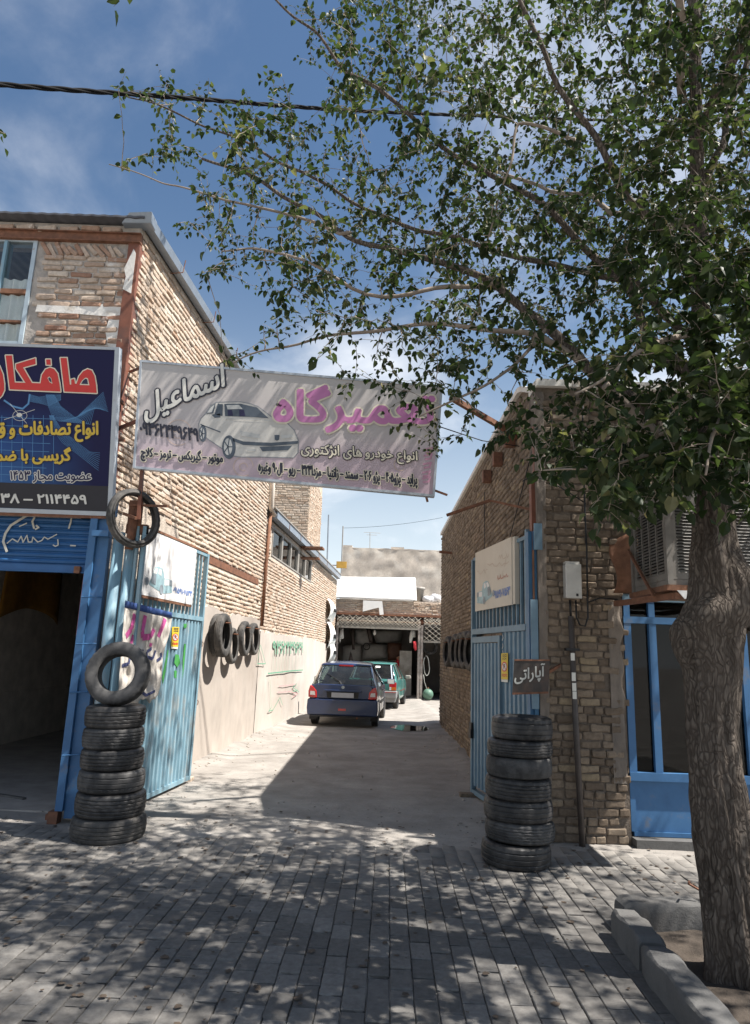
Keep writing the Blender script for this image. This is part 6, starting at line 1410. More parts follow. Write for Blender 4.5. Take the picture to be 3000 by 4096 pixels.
for s_ in (-1, 1):
    tl = rprism('tail_light', L_red, green, [(s_*.56, .60), (s_*.775, .60), (s_*.775, .84), (s_*.56, .84)][::s_], -.08, .028, .01)
    rprism('amber_lens', L_or, tl, [(s_*.63, .605), (s_*.77, .605), (s_*.77, .70), (s_*.63, .70)][::s_], .029, .034)
    rprism('reversing_lens', L_wh, tl, [(s_*.565, .605), (s_*.625, .605), (s_*.625, .70), (s_*.565, .70)][::s_], .029, .034)
    mi = part('mirror', M_grey, green, lambda b: b.box(s_*.93-.09, s_*.93+.09, 2.18, 2.28, .90, 1.02)); bevel(mi, .03, 3)
    part('mirror_arm', M_black, mi, lambda b: b.box(s_*.83-.05, s_*.83+.05, 2.21, 2.26, .90, .93))
    part('side_moulding', L_red, green, lambda b: b.box(s_*.803-.006, s_*.803+.006, .9, 2.5, .545, .56))
    part('door_seam', M_black, green, lambda b: [b.box(s_*.80-.002, s_*.80+.002, y_, y_+.012, .36, .9) for y_ in (1.22, 2.1)])
    part('window_edge', M_zinc, green, lambda b: b.bar(Vector((s_*.63, .05, .935)), Vector((s_*.545, .35, 1.372)), .035, .02))
rprism('number_plate', MATS['blank_plate'], green, [(-.26, .64), (.26, .64), (.26, .75), (-.26, .75)], .013, .022, .004)
part('window_sticker', M_whites, green, lambda b: b.add([(.05, .255, 1.275), (.22, .255, 1.275), (.21, .29, 1.33), (.06, .29, 1.33)], [(0, 1, 2, 3)]))
part('high_seal', M_black, green, lambda b: b.box(-.54, .54, .335, .36, 1.37, 1.39))

# ================================================================== MECHANIC behind the green car
def person(loc, yaw):
    root = thing('person', loc, 'person in a red top and dark trousers standing in the workshop behind the green car', 'person'); root.rotation_euler = (0, 0, yaw); WL[root.name] = Vector((0, 0, 0))
    def skin(name, V_, E_, r_, m_, rootv=0):
        me = bpy.data.meshes.new(name); me.from_pydata(V_, E_, []); me.materials.append(m_)
        o = bpy.data.objects.new(name, me); link(o, root)
        md = o.modifiers.new('skin', 'SKIN'); md.use_smooth_shade = True
        for i, q in enumerate(me.skin_vertices[0].data): q.radius = (r_[i] if hasattr(r_[i], '__len__') else (r_[i], r_[i])); q.use_root = (i == rootv)
        sb = o.modifiers.new('sub', 'SUBSURF'); sb.levels = 2; sb.render_levels = 2; return o
    V_ = [(0, 0, .90), (0, .01, 1.08), (0, .02, 1.26), (0, .03, 1.36), (0, .0, 1.43), (0, -.02, 1.50), (0, -.03, 1.59), (-.17, .02, 1.33), (-.23, -.02, 1.08), (-.2, -.2, .95), (.17, .02, 1.33), (.23, -.02, 1.08), (.2, -.2, .95), (-.1, 0, .84), (-.11, -.03, .46), (-.11, .02, .08), (-.11, -.12, .04), (.1, 0, .84), (.11, -.01, .46), (.11, .04, .08), (.11, -.1, .04), (-.18, -.27, .93), (.18, -.27, .93)]
    E_ = [(0, 1), (1, 2), (2, 3), (3, 4), (4, 5), (5, 6), (3, 7), (7, 8), (8, 9), (3, 10), (10, 11), (11, 12), (0, 13), (13, 14), (14, 15), (15, 16), (0, 17), (17, 18), (18, 19), (19, 20), (9, 21), (12, 22)]
    r_ = [(.15, .11), (.145, .105), (.165, .11), (.10, .08), .055, (.075, .09), (.07, .085), .058, .046, .034, .058, .046, .034, .085, .058, .04, .032, .085, .058, .04, .032, .03, .03]
    kk = NT('clothed_body'); sx_ = kk.n('ShaderNodeSeparateXYZ'); tcn = kk.n('ShaderNodeTexCoord'); kk.l(tcn.outputs['Object'], sx_.inputs[0])
    kk.l(kk.ramp(sx_.outputs[2], [(0, (.03, .03, .035)), (.06, (.045, .05, .07)), (.92, (.40, .03, .04)), (1.0, (.40, .03, .04))], 'CONSTANT'), kk.b.inputs['Base Color']); kk.b.inputs['Roughness'].default_value = .9
    o = skin('body', V_, E_, r_, kk.m)
    M_skin = mat('skin', (.32, .17, .11), .6, .1, 8, .05); M_hair = mat('dark_hair', (.02, .015, .012), .7, .2, 20, .2)
    b = MB(); 
    def headf(s, t):
        a = s*2*math.pi; p_ = (t-.5)*math.pi; d = Vector((math.cos(a)*math.cos(p_), math.sin(a)*math.cos(p_), math.sin(p_)))
        r = Vector((.078*d.x, .097*d.y, .118*d.z)); 
        if d.y < -.6 and -.25 < d.z < .15 and abs(d.x) < .25: r.y -= .02*(1-abs(d.x)/.25)
        if d.z < -.3: r.x *= .86; r.y *= .9
        return Vector((0, -.03, 1.545))+r
    b.sheet(headf, 24, 18); hd = b.build('head', M_skin, root, True)
    part('hair', M_hair, hd, lambda b: b.sheet(lambda s, t: Vector((0, -.022, 1.55))+Vector((.084*math.cos(s*2*math.pi)*math.cos((.08+.42*t)*math.pi), .102*math.sin(s*2*math.pi)*math.cos((.08+.42*t)*math.pi)+.006, .125*math.sin((.08+.42*t)*math.pi))), 20, 8), True)
    for s_ in (-1, 1):
        part('ear', M_skin, hd, lambda b: b.sheet(lambda s, t: Vector((s_*.08, -.02, 1.545))+Vector((.012*math.cos(s*6.283)*math.cos((t-.5)*3.14), .018*math.sin(s*6.283)*math.cos((t-.5)*3.14), .03*math.sin((t-.5)*3.14))), 10, 6), True)
        part('eye', M_black, hd, lambda b: b.sheet(lambda s, t: Vector((s_*.03, -.117, 1.555))+.009*Vector((math.cos(s*6.283)*math.cos((t-.5)*3.14), math.sin(s*6.283)*math.cos((t-.5)*3.14), math.sin((t-.5)*3.14))), 8, 6), True)
    part('mouth', mat('lips', (.25, .09, .07), .6, .1, 8, 0), hd, lambda b: b.box(-.022, .022, -.118, -.108, 1.492, 1.50))
    for s_ in (-1, 1):
        for k_ in range(5):
            bx = s_*.18+(k_-2)*.014*(1 if k_ else 1.6); by = -.29
            ln = (.05, .07, .075, .07, .055)[k_]
            part('finger', M_skin, root, lambda b: b.tube([(bx, by+.02, .935-.008*abs(k_-2)), (bx, by-ln*.5, .925), (bx, by-ln, .90)], [.009, .008, .006], 7), True)
    return root
pp = YP(1592, 2660, 29.6); person((pp.x, 29.6, .035), R(20))
# puddle
pd = MB(); cxp, cyp = 1.0, 16.5
ring = [(cxp+(.42+.12*mnoise.noise(Vector((math.cos(a)*1.5, math.sin(a)*1.5, 3))))*math.cos(a)*1.15, cyp+(.62+.3*mnoise.noise(Vector((math.cos(a)*1.5, math.sin(a)*1.5, 8))))*math.sin(a), .024) for a in [i*math.pi/24 for i in range(48)]]
pd.add(ring, [tuple(range(48))])
kk = NT('puddle_water'); kk.b.inputs['Base Color'].default_value = (.03, .028, .025, 1); kk.b.inputs['Roughness'].default_value = .03
o = pd.build('puddle', kk.m, None); o['kind'] = 'structure'

# ================================================================== TREE PIT AND KERB
pit = MB(); pit.sheet(lambda s, t: (1.66+s*1.3, 2.7+t*2.1, .02+.05*mnoise.noise(Vector((s*4, t*5, 2)))), 26, 36)
o = pit.build('tree_pit_soil', mat('pit_soil', (.07, .055, .043), .95, .35, 8, .7, 40, .02), None, True); o['kind'] = 'structure'
def kerbstone(a, c_, w_, h, label, seed):
    a = Vector((a[0], a[1], 0)); c_ = Vector((c_[0], c_[1], 0)); d = (c_-a); ln = d.length; d.normalize(); nn = Vector((-d.y, d.x, 0))
    b = MB()
    prof = [(-.5, -.02), (-.5, .75), (-.46, .92), (-.38, 1.0), (.36, 1.0), (.46, .9), (.5, .7), (.5, -.02)]
    nl = 24; k_ = len(prof)
    for i in range(nl+1):
        s = i/nl; e = min(s, 1-s)*ln; er = 1-.12*max(0, 1-e/.04)
        for (x, z_) in prof:
            ns = mnoise.noise(Vector((s*ln*6, x*3+seed, z_*3)))*.012 + mnoise.noise(Vector((s*ln*22, x*9+seed, z_*9)))*.005
            p_ = a + d*(s*ln) + nn*(x*w_*er+ns) + Vector((0, 0, z_*h*er + (ns if z_ > 0 else 0))); b.v.append(p_)
    for i in range(nl):
        for j in range(k_-1): b.f.append((i*k_+j, i*k_+j+1, (i+1)*k_+j+1, (i+1)*k_+j))
    b.f.append(tuple(range(k_))); b.f.append(tuple(reversed([nl*k_+j for j in range(k_)])))
    o = b.build('kerb_stone', M_conc, None, True, loc=a); o.data.set_sharp_from_angle(angle=R(32)); tag(o, label, 'kerb', 'concrete kerb around the tree'); return o
ka, kb_ = G(2475, 3600, .15), G(2755, 3600, .15)
kerbstone((1.66, 4.76), (2.2, 4.79), .20, .17, 'rounded concrete kerb stone across the far end of the tree pit', 1)
kerbstone((1.645, 4.66), (1.625, 4.16), .17, .16, 'short concrete kerb stone at the left far side of the tree pit', 2)
kerbstone((1.622, 4.14), (1.56, 2.5), .17, .15, 'long concrete kerb stone running toward the viewer beside the trunk', 3)
o = thing('pit_wire', (2.2, 4.75, .1), 'bent wire sticking up behind the kerb at the tree foot', 'wire'); part('wire', M_rust, o, lambda b: b.tube([(2.3, 4.7, .05), (2.22, 4.75, .22), (2.12, 4.78, .27), (2.1, 4.72, .3)], .008, 5))

# ================================================================== MULBERRY TREE
TY = 4.08
tree = thing('mulberry_tree', (2.12, TY, 0), 'leafy mulberry tree with a thick fissured trunk at the right, spreading over the alley mouth', 'tree')
k = NT('fissured_bark')
mpn = k.n('ShaderNodeMapping'); mpn.inputs['Scale'].default_value = (1, 1, .085); k.l(k.geo.outputs['Position'], mpn.inputs[0])
wn = k.n('ShaderNodeTexNoise'); wn.inputs['Scale'].default_value = 5; k.l(k.geo.outputs['Position'], wn.inputs['Vector'])
va = k.n('ShaderNodeVectorMath', operation='SCALE'); k.l(wn.outputs['Color'], va.inputs[0]); va.inputs['Scale'].default_value = .16
vb = k.n('ShaderNodeVectorMath', operation='ADD'); k.l(mpn.outputs[0], vb.inputs[0]); k.l(va.outputs[0], vb.inputs[1])
vo = k.n('ShaderNodeTexVoronoi', feature='DISTANCE_TO_EDGE'); vo.inputs['Scale'].default_value = 38; k.l(vb.outputs[0], vo.inputs['Vector'])
crack = k.ramp(vo.outputs['Distance'], [(.0, 0), (.22, 1)])
vn = k.noise(30, 9, .75, stretch=(1, 1, .16), dist=.7)
c = k.ramp(vn, [(.32, (.07, .056, .045)), (.5, (.135, .112, .092)), (.68, (.215, .18, .148))])
c = k.mix(crack, (.07, .056, .046), c)
c = k.mix(k.ramp(k.noise(2.2, 6, .6), [(.55, 0), (.78, .3)]), c, (.22, .19, .16))
k.l(c, k.b.inputs['Base Color']); k.b.inputs['Roughness'].default_value = .95; k.b.inputs['Specular IOR Level'].default_value = .15
k.l(k.bump(vn, .8, .012, k.bump(crack, .6, .014)), k.b.inputs['Normal'])
M_bark = k.m
M_twig = mat('pale_twig_bark', (.25, .205, .165), .9, .3, 12, .2, 60, .003)
edges = [(4096, 2880, 3160), (3990, 2862, 3120), (3870, 2833, 3085), (3737, 2818, 3058), (3516, 2800, 3032), (3339, 2769, 3008), (3162, 2756, 2982), (3030, 2748, 2958), (2896, 2742, 2950), (2702, 2734, 2953), (2600, 2714, 2957), (2516, 2709, 2962), (2440, 2733, 2990), (2380, 2752, 2992), (2250, 2766, 2950), (2100, 2777, 2932), (1950, 2778, 2930), (1750, 2788, 2925), (1400, 2772, 2885), (1000, 2752, 2845), (500, 2732, 2800), (0, 2712, 2772), (-500, 2690, 2740), (-1100, 2660, 2695)]
prof = []
for (py, xl, xr) in edges:
    if py < 2000: xm, hw_ = (xl+xr)/2, (xr-xl)/2*.72; xl, xr = xm-hw_, xm+hw_
    a, c_ = YP(xl, py, TY), YP(xr, py, TY); prof.append(((a.x+c_.x)/2, a.z, (c_.x-a.x)/2))
prof.sort(key=lambda q: q[1])
if prof[0][1] > -.1: prof.insert(0, (prof[0][0]+.01, -.12, prof[0][2]*1.25))
def interp(z):
    for (x0, z0, r0), (x1, z1, r1) in zip(prof[:-1], prof[1:]):
        if z <= z1:
            t = max(0, (z-z0)/(z1-z0)); t = t*t*(3-2*t)*.5+t*.5; return x0+(x1-x0)*t, r0+(r1-r0)*t
    return prof[-1][0], prof[-1][2]
zt = prof[-1][1]; NA = 96; NZ = 330; b = MB()
def ridge(p_): return 1-abs(mnoise.noise(p_))*2
for i in range(NZ+1):
    z = -.1 + (zt+.1)*(i/NZ)**1.25
    x, r = interp(z); yc = TY + .12*math.sin(z*.7)*smooth01((z-2.2)/2)
    for j in range(NA):
        a = 2*math.pi*j/NA; ca, sa = math.cos(a), math.sin(a)
        q = Vector((ca*1.3, sa*1.3, z*.5)); amp = min(1, r/.14)
        d = .030*mnoise.noise(q*1.1+Vector((0, 0, 3)))*amp
        d += .019*ridge(Vector((ca*3.1+.35*mnoise.noise(Vector((z*1.5, ca*2, 0))), sa*3.1, z*1.1)))*amp
        d += .013*ridge(Vector((ca*6.5+.4*mnoise.noise(Vector((z*2.5, ca*3, 5))), sa*6.5, z*2.6)))*amp + .005*mnoise.noise(Vector((ca*16, sa*16, z*9)))*amp
        # burls under the fork, root flare at the foot
        for (bz, ba, bs, bh) in ((2.27, -1.9, .13, .06), (2.05, -1.2, .16, .055), (1.83, 3.0, .12, .05), (2.2, -.9, .1, .05), (1.95, -2.2, .1, .04)):
            dd = ((z-bz)/bs)**2 + ((a-(ba % (2*math.pi)))/.5)**2
            d += bh*math.exp(-dd)
        if z < .5: d += .03*(1-z/.5)**2*(1+math.sin(a*4+1))
        rr = r*.93 + d - .020*amp
        b.v.append(Vector((x+rr*ca, yc+rr*sa*1.0, z)))
for i in range(NZ):
    for j in range(NA): b.f.append((i*NA+j, i*NA+(j+1) % NA, (i+1)*NA+(j+1) % NA, (i+1)*NA+j))
b.build('trunk', M_bark, tree, True)

NODES = []; NR = []
def addnodes(pts, rad):
    for p_, r_ in zip(pts, rad): NODES.append(tuple(p_)); NR.append(r_)
def spline(K, sub=6): return catmull([Vector(q) for q in K], sub)
def limb(K, r0, r1, m=None, name='limb', wob=.055):
    pts = spline(K, 7); n = len(pts); r0 *= .8; rad = [r0+(r1-r0)*(i/(n-1))**.62 for i in range(n)]
    for i in range(1, n): pts[i] = pts[i] + Vector((mnoise.noise(pts[i]*1.7), mnoise.noise(pts[i]*1.7+Vector((5, 0, 0))), mnoise.noise(pts[i]*1.7+Vector((0, 9, 0)))))*wob*2
    o = MB().tube(pts, rad, 12 if r0 > .04 else 8).build(name, m or (M_bark if r0 > .035 else M_twig), tree, True)
    addnodes(pts, rad); return o
PXD = lambda *q: [YP(x, y, d) for x, y, d in q]
tr_nodes = [(interp(z)[0], TY, z) for z in np.arange(3.0, zt, .18)]; addnodes(tr_nodes, [.05]*len(tr_nodes))
limb(PXD((2850, 1900, 4.08), (2690, 1780, 4.1), (2560, 1640, 4.15), (2330, 1420, 4.25), (2190, 1310, 4.35), (1980, 1130, 4.5), (1720, 1050, 4.6), (1400, 930, 4.75), (1050, 740, 4.9), (800, 620, 4.95)), .085, .010)
limb(PXD((2720, 1790, 4.0), (2600, 1720, 3.95), (2480, 1600, 3.95), (2420, 1540, 3.9)), .04, .028, M_twig, 'limb', .01)
limb(PXD((2840, 1600, 4.1), (2740, 1500, 4.15), (2600, 1300, 4.3), (2400, 1020, 4.5), (2150, 800, 4.7), (1800, 600, 4.8), (1450, 330, 4.8), (1250, 120, 4.8), (1060, -20, 4.8)), .065, .008)
limb(PXD((2800, 1150, 4.1), (2560, 820, 4.0), (2350, 480, 3.9), (2150, 120, 3.9), (1950, -300, 4.0)), .045, .012)
limb(PXD((2790, 900, 4.1), (2880, 560, 4.2), (3000, 200, 4.3), (3100, -300, 4.4)), .045, .015)
limb(PXD((2830, 1350, 4.1), (2500, 1130, 4.4), (2000, 1000, 4.9), (1600, 880, 5.2), (1100, 640, 5.3), (780, 500, 5.3), (480, 370, 5.2)), .045, .006)
limb(PXD((2330, 1420, 4.25), (2050, 1330, 4.3), (1700, 1310, 4.4), (1350, 1330, 4.6), (1100, 1390, 4.7), (920, 1450, 4.7)), .035, .005)
limb(PXD((1980, 1130, 4.5), (1650, 1180, 4.4), (1300, 1090, 4.3), (1000, 1000, 4.3), (850, 1000, 4.3)), .028, .005)
limb(PXD((1400, 930, 4.75), (1050, 850, 4.8), (820, 780, 4.8), (620, 720, 4.8), (420, 645, 4.8)), .020, .004)
limb(PXD((2190, 1310, 4.35), (2050, 1480, 4.2), (1850, 1600, 4.1), (1700, 1700, 4.1)), .022, .005)
limb(PXD((2640, 1740, 3.9), (2560, 1850, 3.7), (2380, 1900, 3.6), (2200, 1880, 3.6)), .018, .004)
limb(PXD((2780, 1300, 4.0), (2600, 1350, 3.6), (2450, 1500, 3.4), (2300, 1600, 3.3)), .03, .006)
limb(PXD((2860, 1750, 4.0), (2900, 1650, 3.6), (2880, 1750, 3.3), (2800, 1900, 3.2)), .03, .006)
limb(PXD((2300, 560, 4.0), (2100, 480, 4.1), (2030, 700, 4.1), (1960, 950, 4.2)), .02, .005, M_twig)     # bare pale drooping bough
limb([(2.2, 4.1, 1.9), (2.55, 4.1, 2.4), (3.1, 4.1, 3.4), (3.7, 4.0, 4.8), (4.2, 3.9, 6.4), (4.6, 3.8, 7.6)], .10, .02)
limb([(3.4, 4.05, 4.2), (4.2, 4.6, 5.0), (5.2, 5.2, 5.8), (6.0, 5.6, 6.2)], .045, .012)
limb([(3.2, 4.1, 3.7), (3.8, 3.2, 4.8), (4.3, 2.0, 5.8), (4.8, .9, 6.6)], .05, .012)
limb([(2.2, 4.1, 4.2), (2.9, 5.0, 4.9), (3.2, 5.7, 5.5), (3.4, 6.4, 6.2)], .045, .012)
limb([(2.15, 4.1, 5.0), (2.4, 3.0, 6.2), (2.5, 1.6, 7.2), (2.4, .2, 7.9)], .045, .012)
limb([(2.1, 4.1, 5.6), (1.5, 2.9, 6.9), (.7, 2.0, 7.9), (-.1, 1.2, 8.6)], .04, .010)
limb([(2.1, 4.1, 4.6), (1.8, 5.2, 5.6), (1.2, 6.0, 6.5), (.6, 6.6, 7.2)], .04, .010)
limb([(4.0, 3.95, 5.9), (5.0, 3.4, 6.8), (5.8, 2.8, 7.4)], .035, .012)
# region of the sky that the crown fills, in photo pixels, and its thin left fringe
CROWN = [(1040, -50), (1180, 70), (1240, 200), (1220, 290), (880, 330), (450, 335), (420, 375), (640, 510), (560, 600), (395, 625), (400, 690), (520, 730), (740, 700), (780, 760), (690, 820), (690, 950), (780, 930), (860, 960), (800, 1080), (820, 1140), (950, 1100), (1000, 1180), (1140, 1180), (1010, 1290), (900, 1400), (880, 1480), (1000, 1410), (1200, 1400), (1290, 1500), (1340, 1600), (1480, 1540), (1600, 1600), (1660, 1760), (1720, 1900), (1780, 1780), (1900, 1740), (1950, 1900), (2010, 1760), (2120, 1900), (2300, 1870), (2400, 2060), (2520, 2040), (2640, 1970), (2760, 1960), (2880, 1990), (3000, 2060), (3080, 2100), (3080, -50)]
def inpoly(x, y, P_):
    r_ = False; j = len(P_)-1
    for i in range(len(P_)):
        xi, yi = P_[i]; xj, yj = P_[j]
        if (yi > y) != (yj > y) and x < (xj-xi)*(y-yi)/(yj-yi)+xi: r_ = not r_
        j = i
    return r_
rn = random.Random(77); ATT = []
cnt = 0
while len(ATT) < 2400 and cnt < 200000:
    cnt += 1
    px_ = rn.uniform(380, 3080); py_ = rn.uniform(-50, 2080)
    if not inpoly(px_, py_, CROWN): continue
    wgt = .28+.72*smooth01((px_-500)/1900)
    if 1100 < py_ < 1500 and px_ > 2000: wgt *= .9
    if py_ > 1500 and px_ > 2350: wgt = 1.0
    if py_ > 1450 and px_ < 2300: wgt *= .4
    if 1150 < py_ <= 1450 and px_ < 2300: wgt *= .75
    if rn.random() > wgt: continue
    near = 3.1 if px_ > 2400 else 3.6
    d = near + (rn.random()**.9)*(2.6 if py_ > 1300 else 3.4)
    p_ = YP(px_, py_, d)
    if d > 6.2 and p_.z < 5.2: continue
    ATT.append(p_)
for q_ in range(170):                      # sprigs hiding the upper stem
    ATT.append(YP(rn.uniform(2560, 3040), rn.uniform(60, 1960), rn.uniform(3.35, 4.0)))
nvis = len(ATT)
while len(ATT) < nvis+1950:
    p_ = Vector((rn.gauss(3.3, 1.7), rn.gauss(3.3, 1.6), rn.gauss(6.2, 1.2)))
    if p_.z < 3.9 or p_.z > 9.5 or p_.x < -2.5 or p_.x > 7 or p_.y < -1.2 or p_.y > 6.9: continue
    if p_.y > 6.3 and p_.z < 5: continue
    q = proj(p_)
    if q and -60 < q[0] < 3060 and -60 < q[1] < 4160: continue
    if p_.length < 2.5: continue
    if p_.x-.594*p_.z < -.7 and p_.y+.15*p_.z < 4.6 and rn.random() < .25: continue
    ATT.append(p_)
for q_ in range(230):                      # boughs over the right house front
    p_ = Vector((rn.uniform(2.3, 4.8), rn.uniform(5.0, 6.6), rn.uniform(4.75, 6.6))); q = proj(p_)
    if not (q and q[0] < 2150): ATT.append(p_)
for q_ in range(700):                      # high boughs reaching back over the gate
    p_ = Vector((rn.uniform(.8, 4.8), rn.uniform(6.0, 8.6), rn.uniform(5.6, 7.8))); q = proj(p_)
    if q and (inpoly(q[0], q[1], CROWN) or q[0] > 3080 or q[1] < -50) and rn.random() < (.5 if q[0] < 3000 else .7): ATT.append(p_)
# grow: nearest attractor first
arr = np.array([tuple(a) for a in ATT]); nodes = np.array(NODES); nrad = list(NR)
dist = np.full(len(arr), 1e9); near = np.zeros(len(arr), int)
for s in range(0, len(nodes), 200):
    dd = np.linalg.norm(arr[:, None, :]-nodes[None, s:s+200, :], axis=2); mi = dd.argmin(1); mv = dd[np.arange(len(arr)), mi]; up = mv < dist; dist[up] = mv[up]; near[up] = mi[up]+s
done = np.zeros(len(arr), bool); nodes = list(map(tuple, nodes)); TW = MB(); LEAVES = []
tc0 = Vector((2.3, 4.1, 4.5))
for _ in range(len(arr)):
    dd = np.where(done, 1e9, dist); i = int(dd.argmin()); done[i] = True
    a = Vector(nodes[near[i]]); e = Vector(arr[i]); d = e-a; ln = d.length
    if ln < .08 or ln > 2.4: continue
    out = (e-tc0); out.z *= .4; out = out.normalized() if out.length > 0 else Vector((1, 0, 0))
    mid = a + d*.5 - out*0 + Vector((rn.gauss(0, .06), rn.gauss(0, .06), rn.gauss(0, .06)+.10*ln))*min(1, ln)
    nseg = max(4, int(ln/.09)); pts = []
    for k_ in range(nseg+1):
        t = k_/nseg; p_ = a*(1-t)**2 + mid*2*t*(1-t) + e*t*t; pts.append(p_ + Vector((rn.gauss(0, .006), rn.gauss(0, .006), rn.gauss(0, .006))))
    rb = min(nrad[near[i]]*.75, .004+.006*ln); rb = max(rb, .0032)
    TW.tube(pts, [rb+(.0016-rb)*(q/nseg) for q in range(nseg+1)], 4, False)
    # a few side sprigs at the end
    L0 = max(0, nseg-int(.75/.09))
    for k_ in range(L0, nseg+1):
        t = (pts[min(k_+1, nseg)]-pts[max(k_-1, 0)]).normalized()
        for rep in range(2 if k_ > nseg-4 else 1):
            if rn.random() < .88: LEAVES.append((pts[k_]+t*rn.uniform(-.03, .03), t, k_ % 2))
    ns = rn.choice((0, 1, 1, 2))
    for q in range(ns):
        k_ = rn.randint(max(1, L0), nseg); t = (pts[k_]-pts[k_-1]).normalized(); sd = (t*.6 + Vector((rn.gauss(0, .6), rn.gauss(0, .6), rn.gauss(-.1, .45)))).normalized(); sl_n = rn.uniform(.10, .26)
        sp = [pts[k_], pts[k_]+sd*sl_n*.5+Vector((0, 0, .01)), pts[k_]+sd*sl_n]; TW.tube(sp, [.0022, .0018, .001], 3, False)
        for u_ in range(int(sl_n/.05)+1): LEAVES.append((sp[0].lerp(sp[2], min(1, (u_+.6)*.05/sl_n)), sd, u_ % 2))
    new = [tuple(p_) for p_ in pts[1:]]; base_i = len(nodes); nodes.extend(new); nrad.extend([rb*.8]*len(new))
    na = np.array(new); rem = ~done
    d2 = np.linalg.norm(arr[rem][:, None, :]-na[None], axis=2)*1.05+.03; mi = d2.argmin(1); mv = d2[np.arange(len(mi)), mi]; idx = np.where(rem)[0]; up = mv < dist[idx]
    dist[idx[up]] = mv[up]; near[idx[up]] = mi[up]+base_i
o = TW.build('twigs', M_twig, tree); o['kind'] = 'stuff'
# leaves
def leaf_variant(seed):
    r_ = random.Random(seed); wd = r_.uniform(.62, .78); fold = r_.uniform(.10, .22); curl = r_.uniform(-.05, .18)
    pr = [(0, 0), (.10, .30), (.32, .50), (.58, .42), (.82, .18), (1.0, 0)]
    v = [(0, 0, 0), (0, .33, 0-.03), (0, .66, -curl*.5), (0, 1.0, -curl*1.5)]
    L_ = [(-wd*.30, .04-.09, fold*.2), (-wd*.5, .28, fold), (-wd*.36, .62, fold*.6-curl*.5)]
    v += L_ + [(-x, y, z_) for x, y, z_ in L_]
    f = [(0, 1, 5, 4), (1, 2, 6, 5), (2, 3, 6), (0, 7, 8, 1), (1, 8, 9, 2), (2, 9, 3)]
    return np.array(v), f
LV = [leaf_variant(i) for i in range(6)]
def leaf_mat(name, attr):
    k = NT(name)
    if attr: a = k.n('ShaderNodeAttribute'); a.attribute_name = 'tone'; f = a.outputs['Fac']
    else: f = k.n('ShaderNodeObjectInfo').outputs['Random']
    c = k.ramp(f, [(0, (.015, .027, .011)), (.4, (.027, .043, .017)), (.75, (.047, .064, .027)), (.93, (.085, .098, .043)), (1, (.16, .15, .08))])
    k.l(c, k.b.inputs['Base Color']); k.b.inputs['Roughness'].default_value = .5; k.b.inputs['Specular IOR Level'].default_value = .22
    t = k.n('ShaderNodeBsdfTranslucent'); k.l(k.mix(1.0, c, (1.6, 1.8, .9), 'MULTIPLY'), t.inputs[0])
    ms = k.n('ShaderNodeMixShader'); ms.inputs[0].default_value = .32; k.l(k.b.outputs[0], ms.inputs[1]); k.l(t.outputs[0], ms.inputs[2]); k.l(ms.outputs[0], k.o.inputs[0]); return k.m
M_leafS, M_leafJ = leaf_mat('leaf_single', False), leaf_mat('leaf_joined', True)
litems = []
for (p_, t, sd) in LEAVES:
    side = t.cross(Vector((0, 0, 1))); side = side.normalized() if side.length > .1 else Vector((1, 0, 0))
    if sd: side = -side
    dirv = (t*rn.uniform(.2, .7) + side*rn.uniform(.35, .9) + Vector((rn.gauss(0, .25), rn.gauss(0, .25), rn.gauss(-.55, .4)))).normalized()
    nrm = (Vector((rn.gauss(0, .55), rn.gauss(0, .55), 1)) - dirv*0); nrm = (nrm-dirv*nrm.dot(dirv)).normalized()
    xx = dirv.cross(nrm)
    inner = smooth01((p_.x-.2)/2.0)*smooth01((5.2-p_.z)/2.5)
    sz = (.026+.040*max(0, min(1, .5+.9*mnoise.noise(p_*2.3)+rn.gauss(0, .22))))*(1+.75*inner*rn.uniform(.3, 1.3))
    M3 = Matrix((xx*sz, dirv*sz, nrm*sz)).transposed()
    st_ = p_ + dirv*sz*.3
    litems.append((M3, st_, max(0, min(1, rn.random()*.8 + .35*mnoise.noise(p_*1.4+Vector((7, 0, 0))) + .1))))
tb = WL[tree.name]
def lsize(it):
    q = proj(it[1])
    if q is None or not (0 < q[0] < 3000 and 0 < q[1] < 4096): return 0
    return it[0].col[1].length/max(.3, (it[1]-CAM).length)
order = sorted(range(len(litems)), key=lambda i: -lsize(litems[i]))
LME = []
for v, f in LV:
    me = bpy.data.meshes.new('leaf'); me.from_pydata([tuple(q) for q in v], [], f); me.materials.append(M_leafS); me.update(); LME.append(me)
for i in order[:300]:
    M3, loc, tone = litems[i]; o = bpy.data.objects.new('leaf', LME[i % 6]); COL.objects.link(o); o.parent = tree; mw = M3.to_4x4(); mw.translation = loc-tb; o.matrix_basis = mw
rs = order[300:]
Vs = np.concatenate([LV[i % 6][0] @ np.array(litems[i][0]).T + np.array(litems[i][1]-tb) for i in rs]); F0 = LV[0][1]; nvv = len(LV[0][0])
lens = np.array([len(f) for f in F0], np.int32); flat = np.array([q for f in F0 for q in f], np.int32); kk_ = len(rs)
me = bpy.data.meshes.new('foliage'); me.vertices.add(len(Vs)); me.vertices.foreach_set('co', Vs.astype(np.float32).ravel())
allv = (flat[None, :]+(np.arange(kk_, dtype=np.int32)*nvv)[:, None]).ravel(); me.loops.add(len(allv)); me.loops.foreach_set('vertex_index', allv)
ls = np.tile(lens, kk_); me.polygons.add(len(ls)); me.polygons.foreach_set('loop_start', np.concatenate([[0], np.cumsum(ls)[:-1]]).astype(np.int32)); me.update(calc_edges=True)
at = me.attributes.new('tone', 'FLOAT', 'POINT'); at.data.foreach_set('value', np.repeat(np.array([litems[i][2] for i in rs], np.float32), nvv)); me.materials.append(M_leafJ)
o = bpy.data.objects.new('foliage', me); COL.objects.link(o); o.parent = tree; o['kind'] = 'stuff'
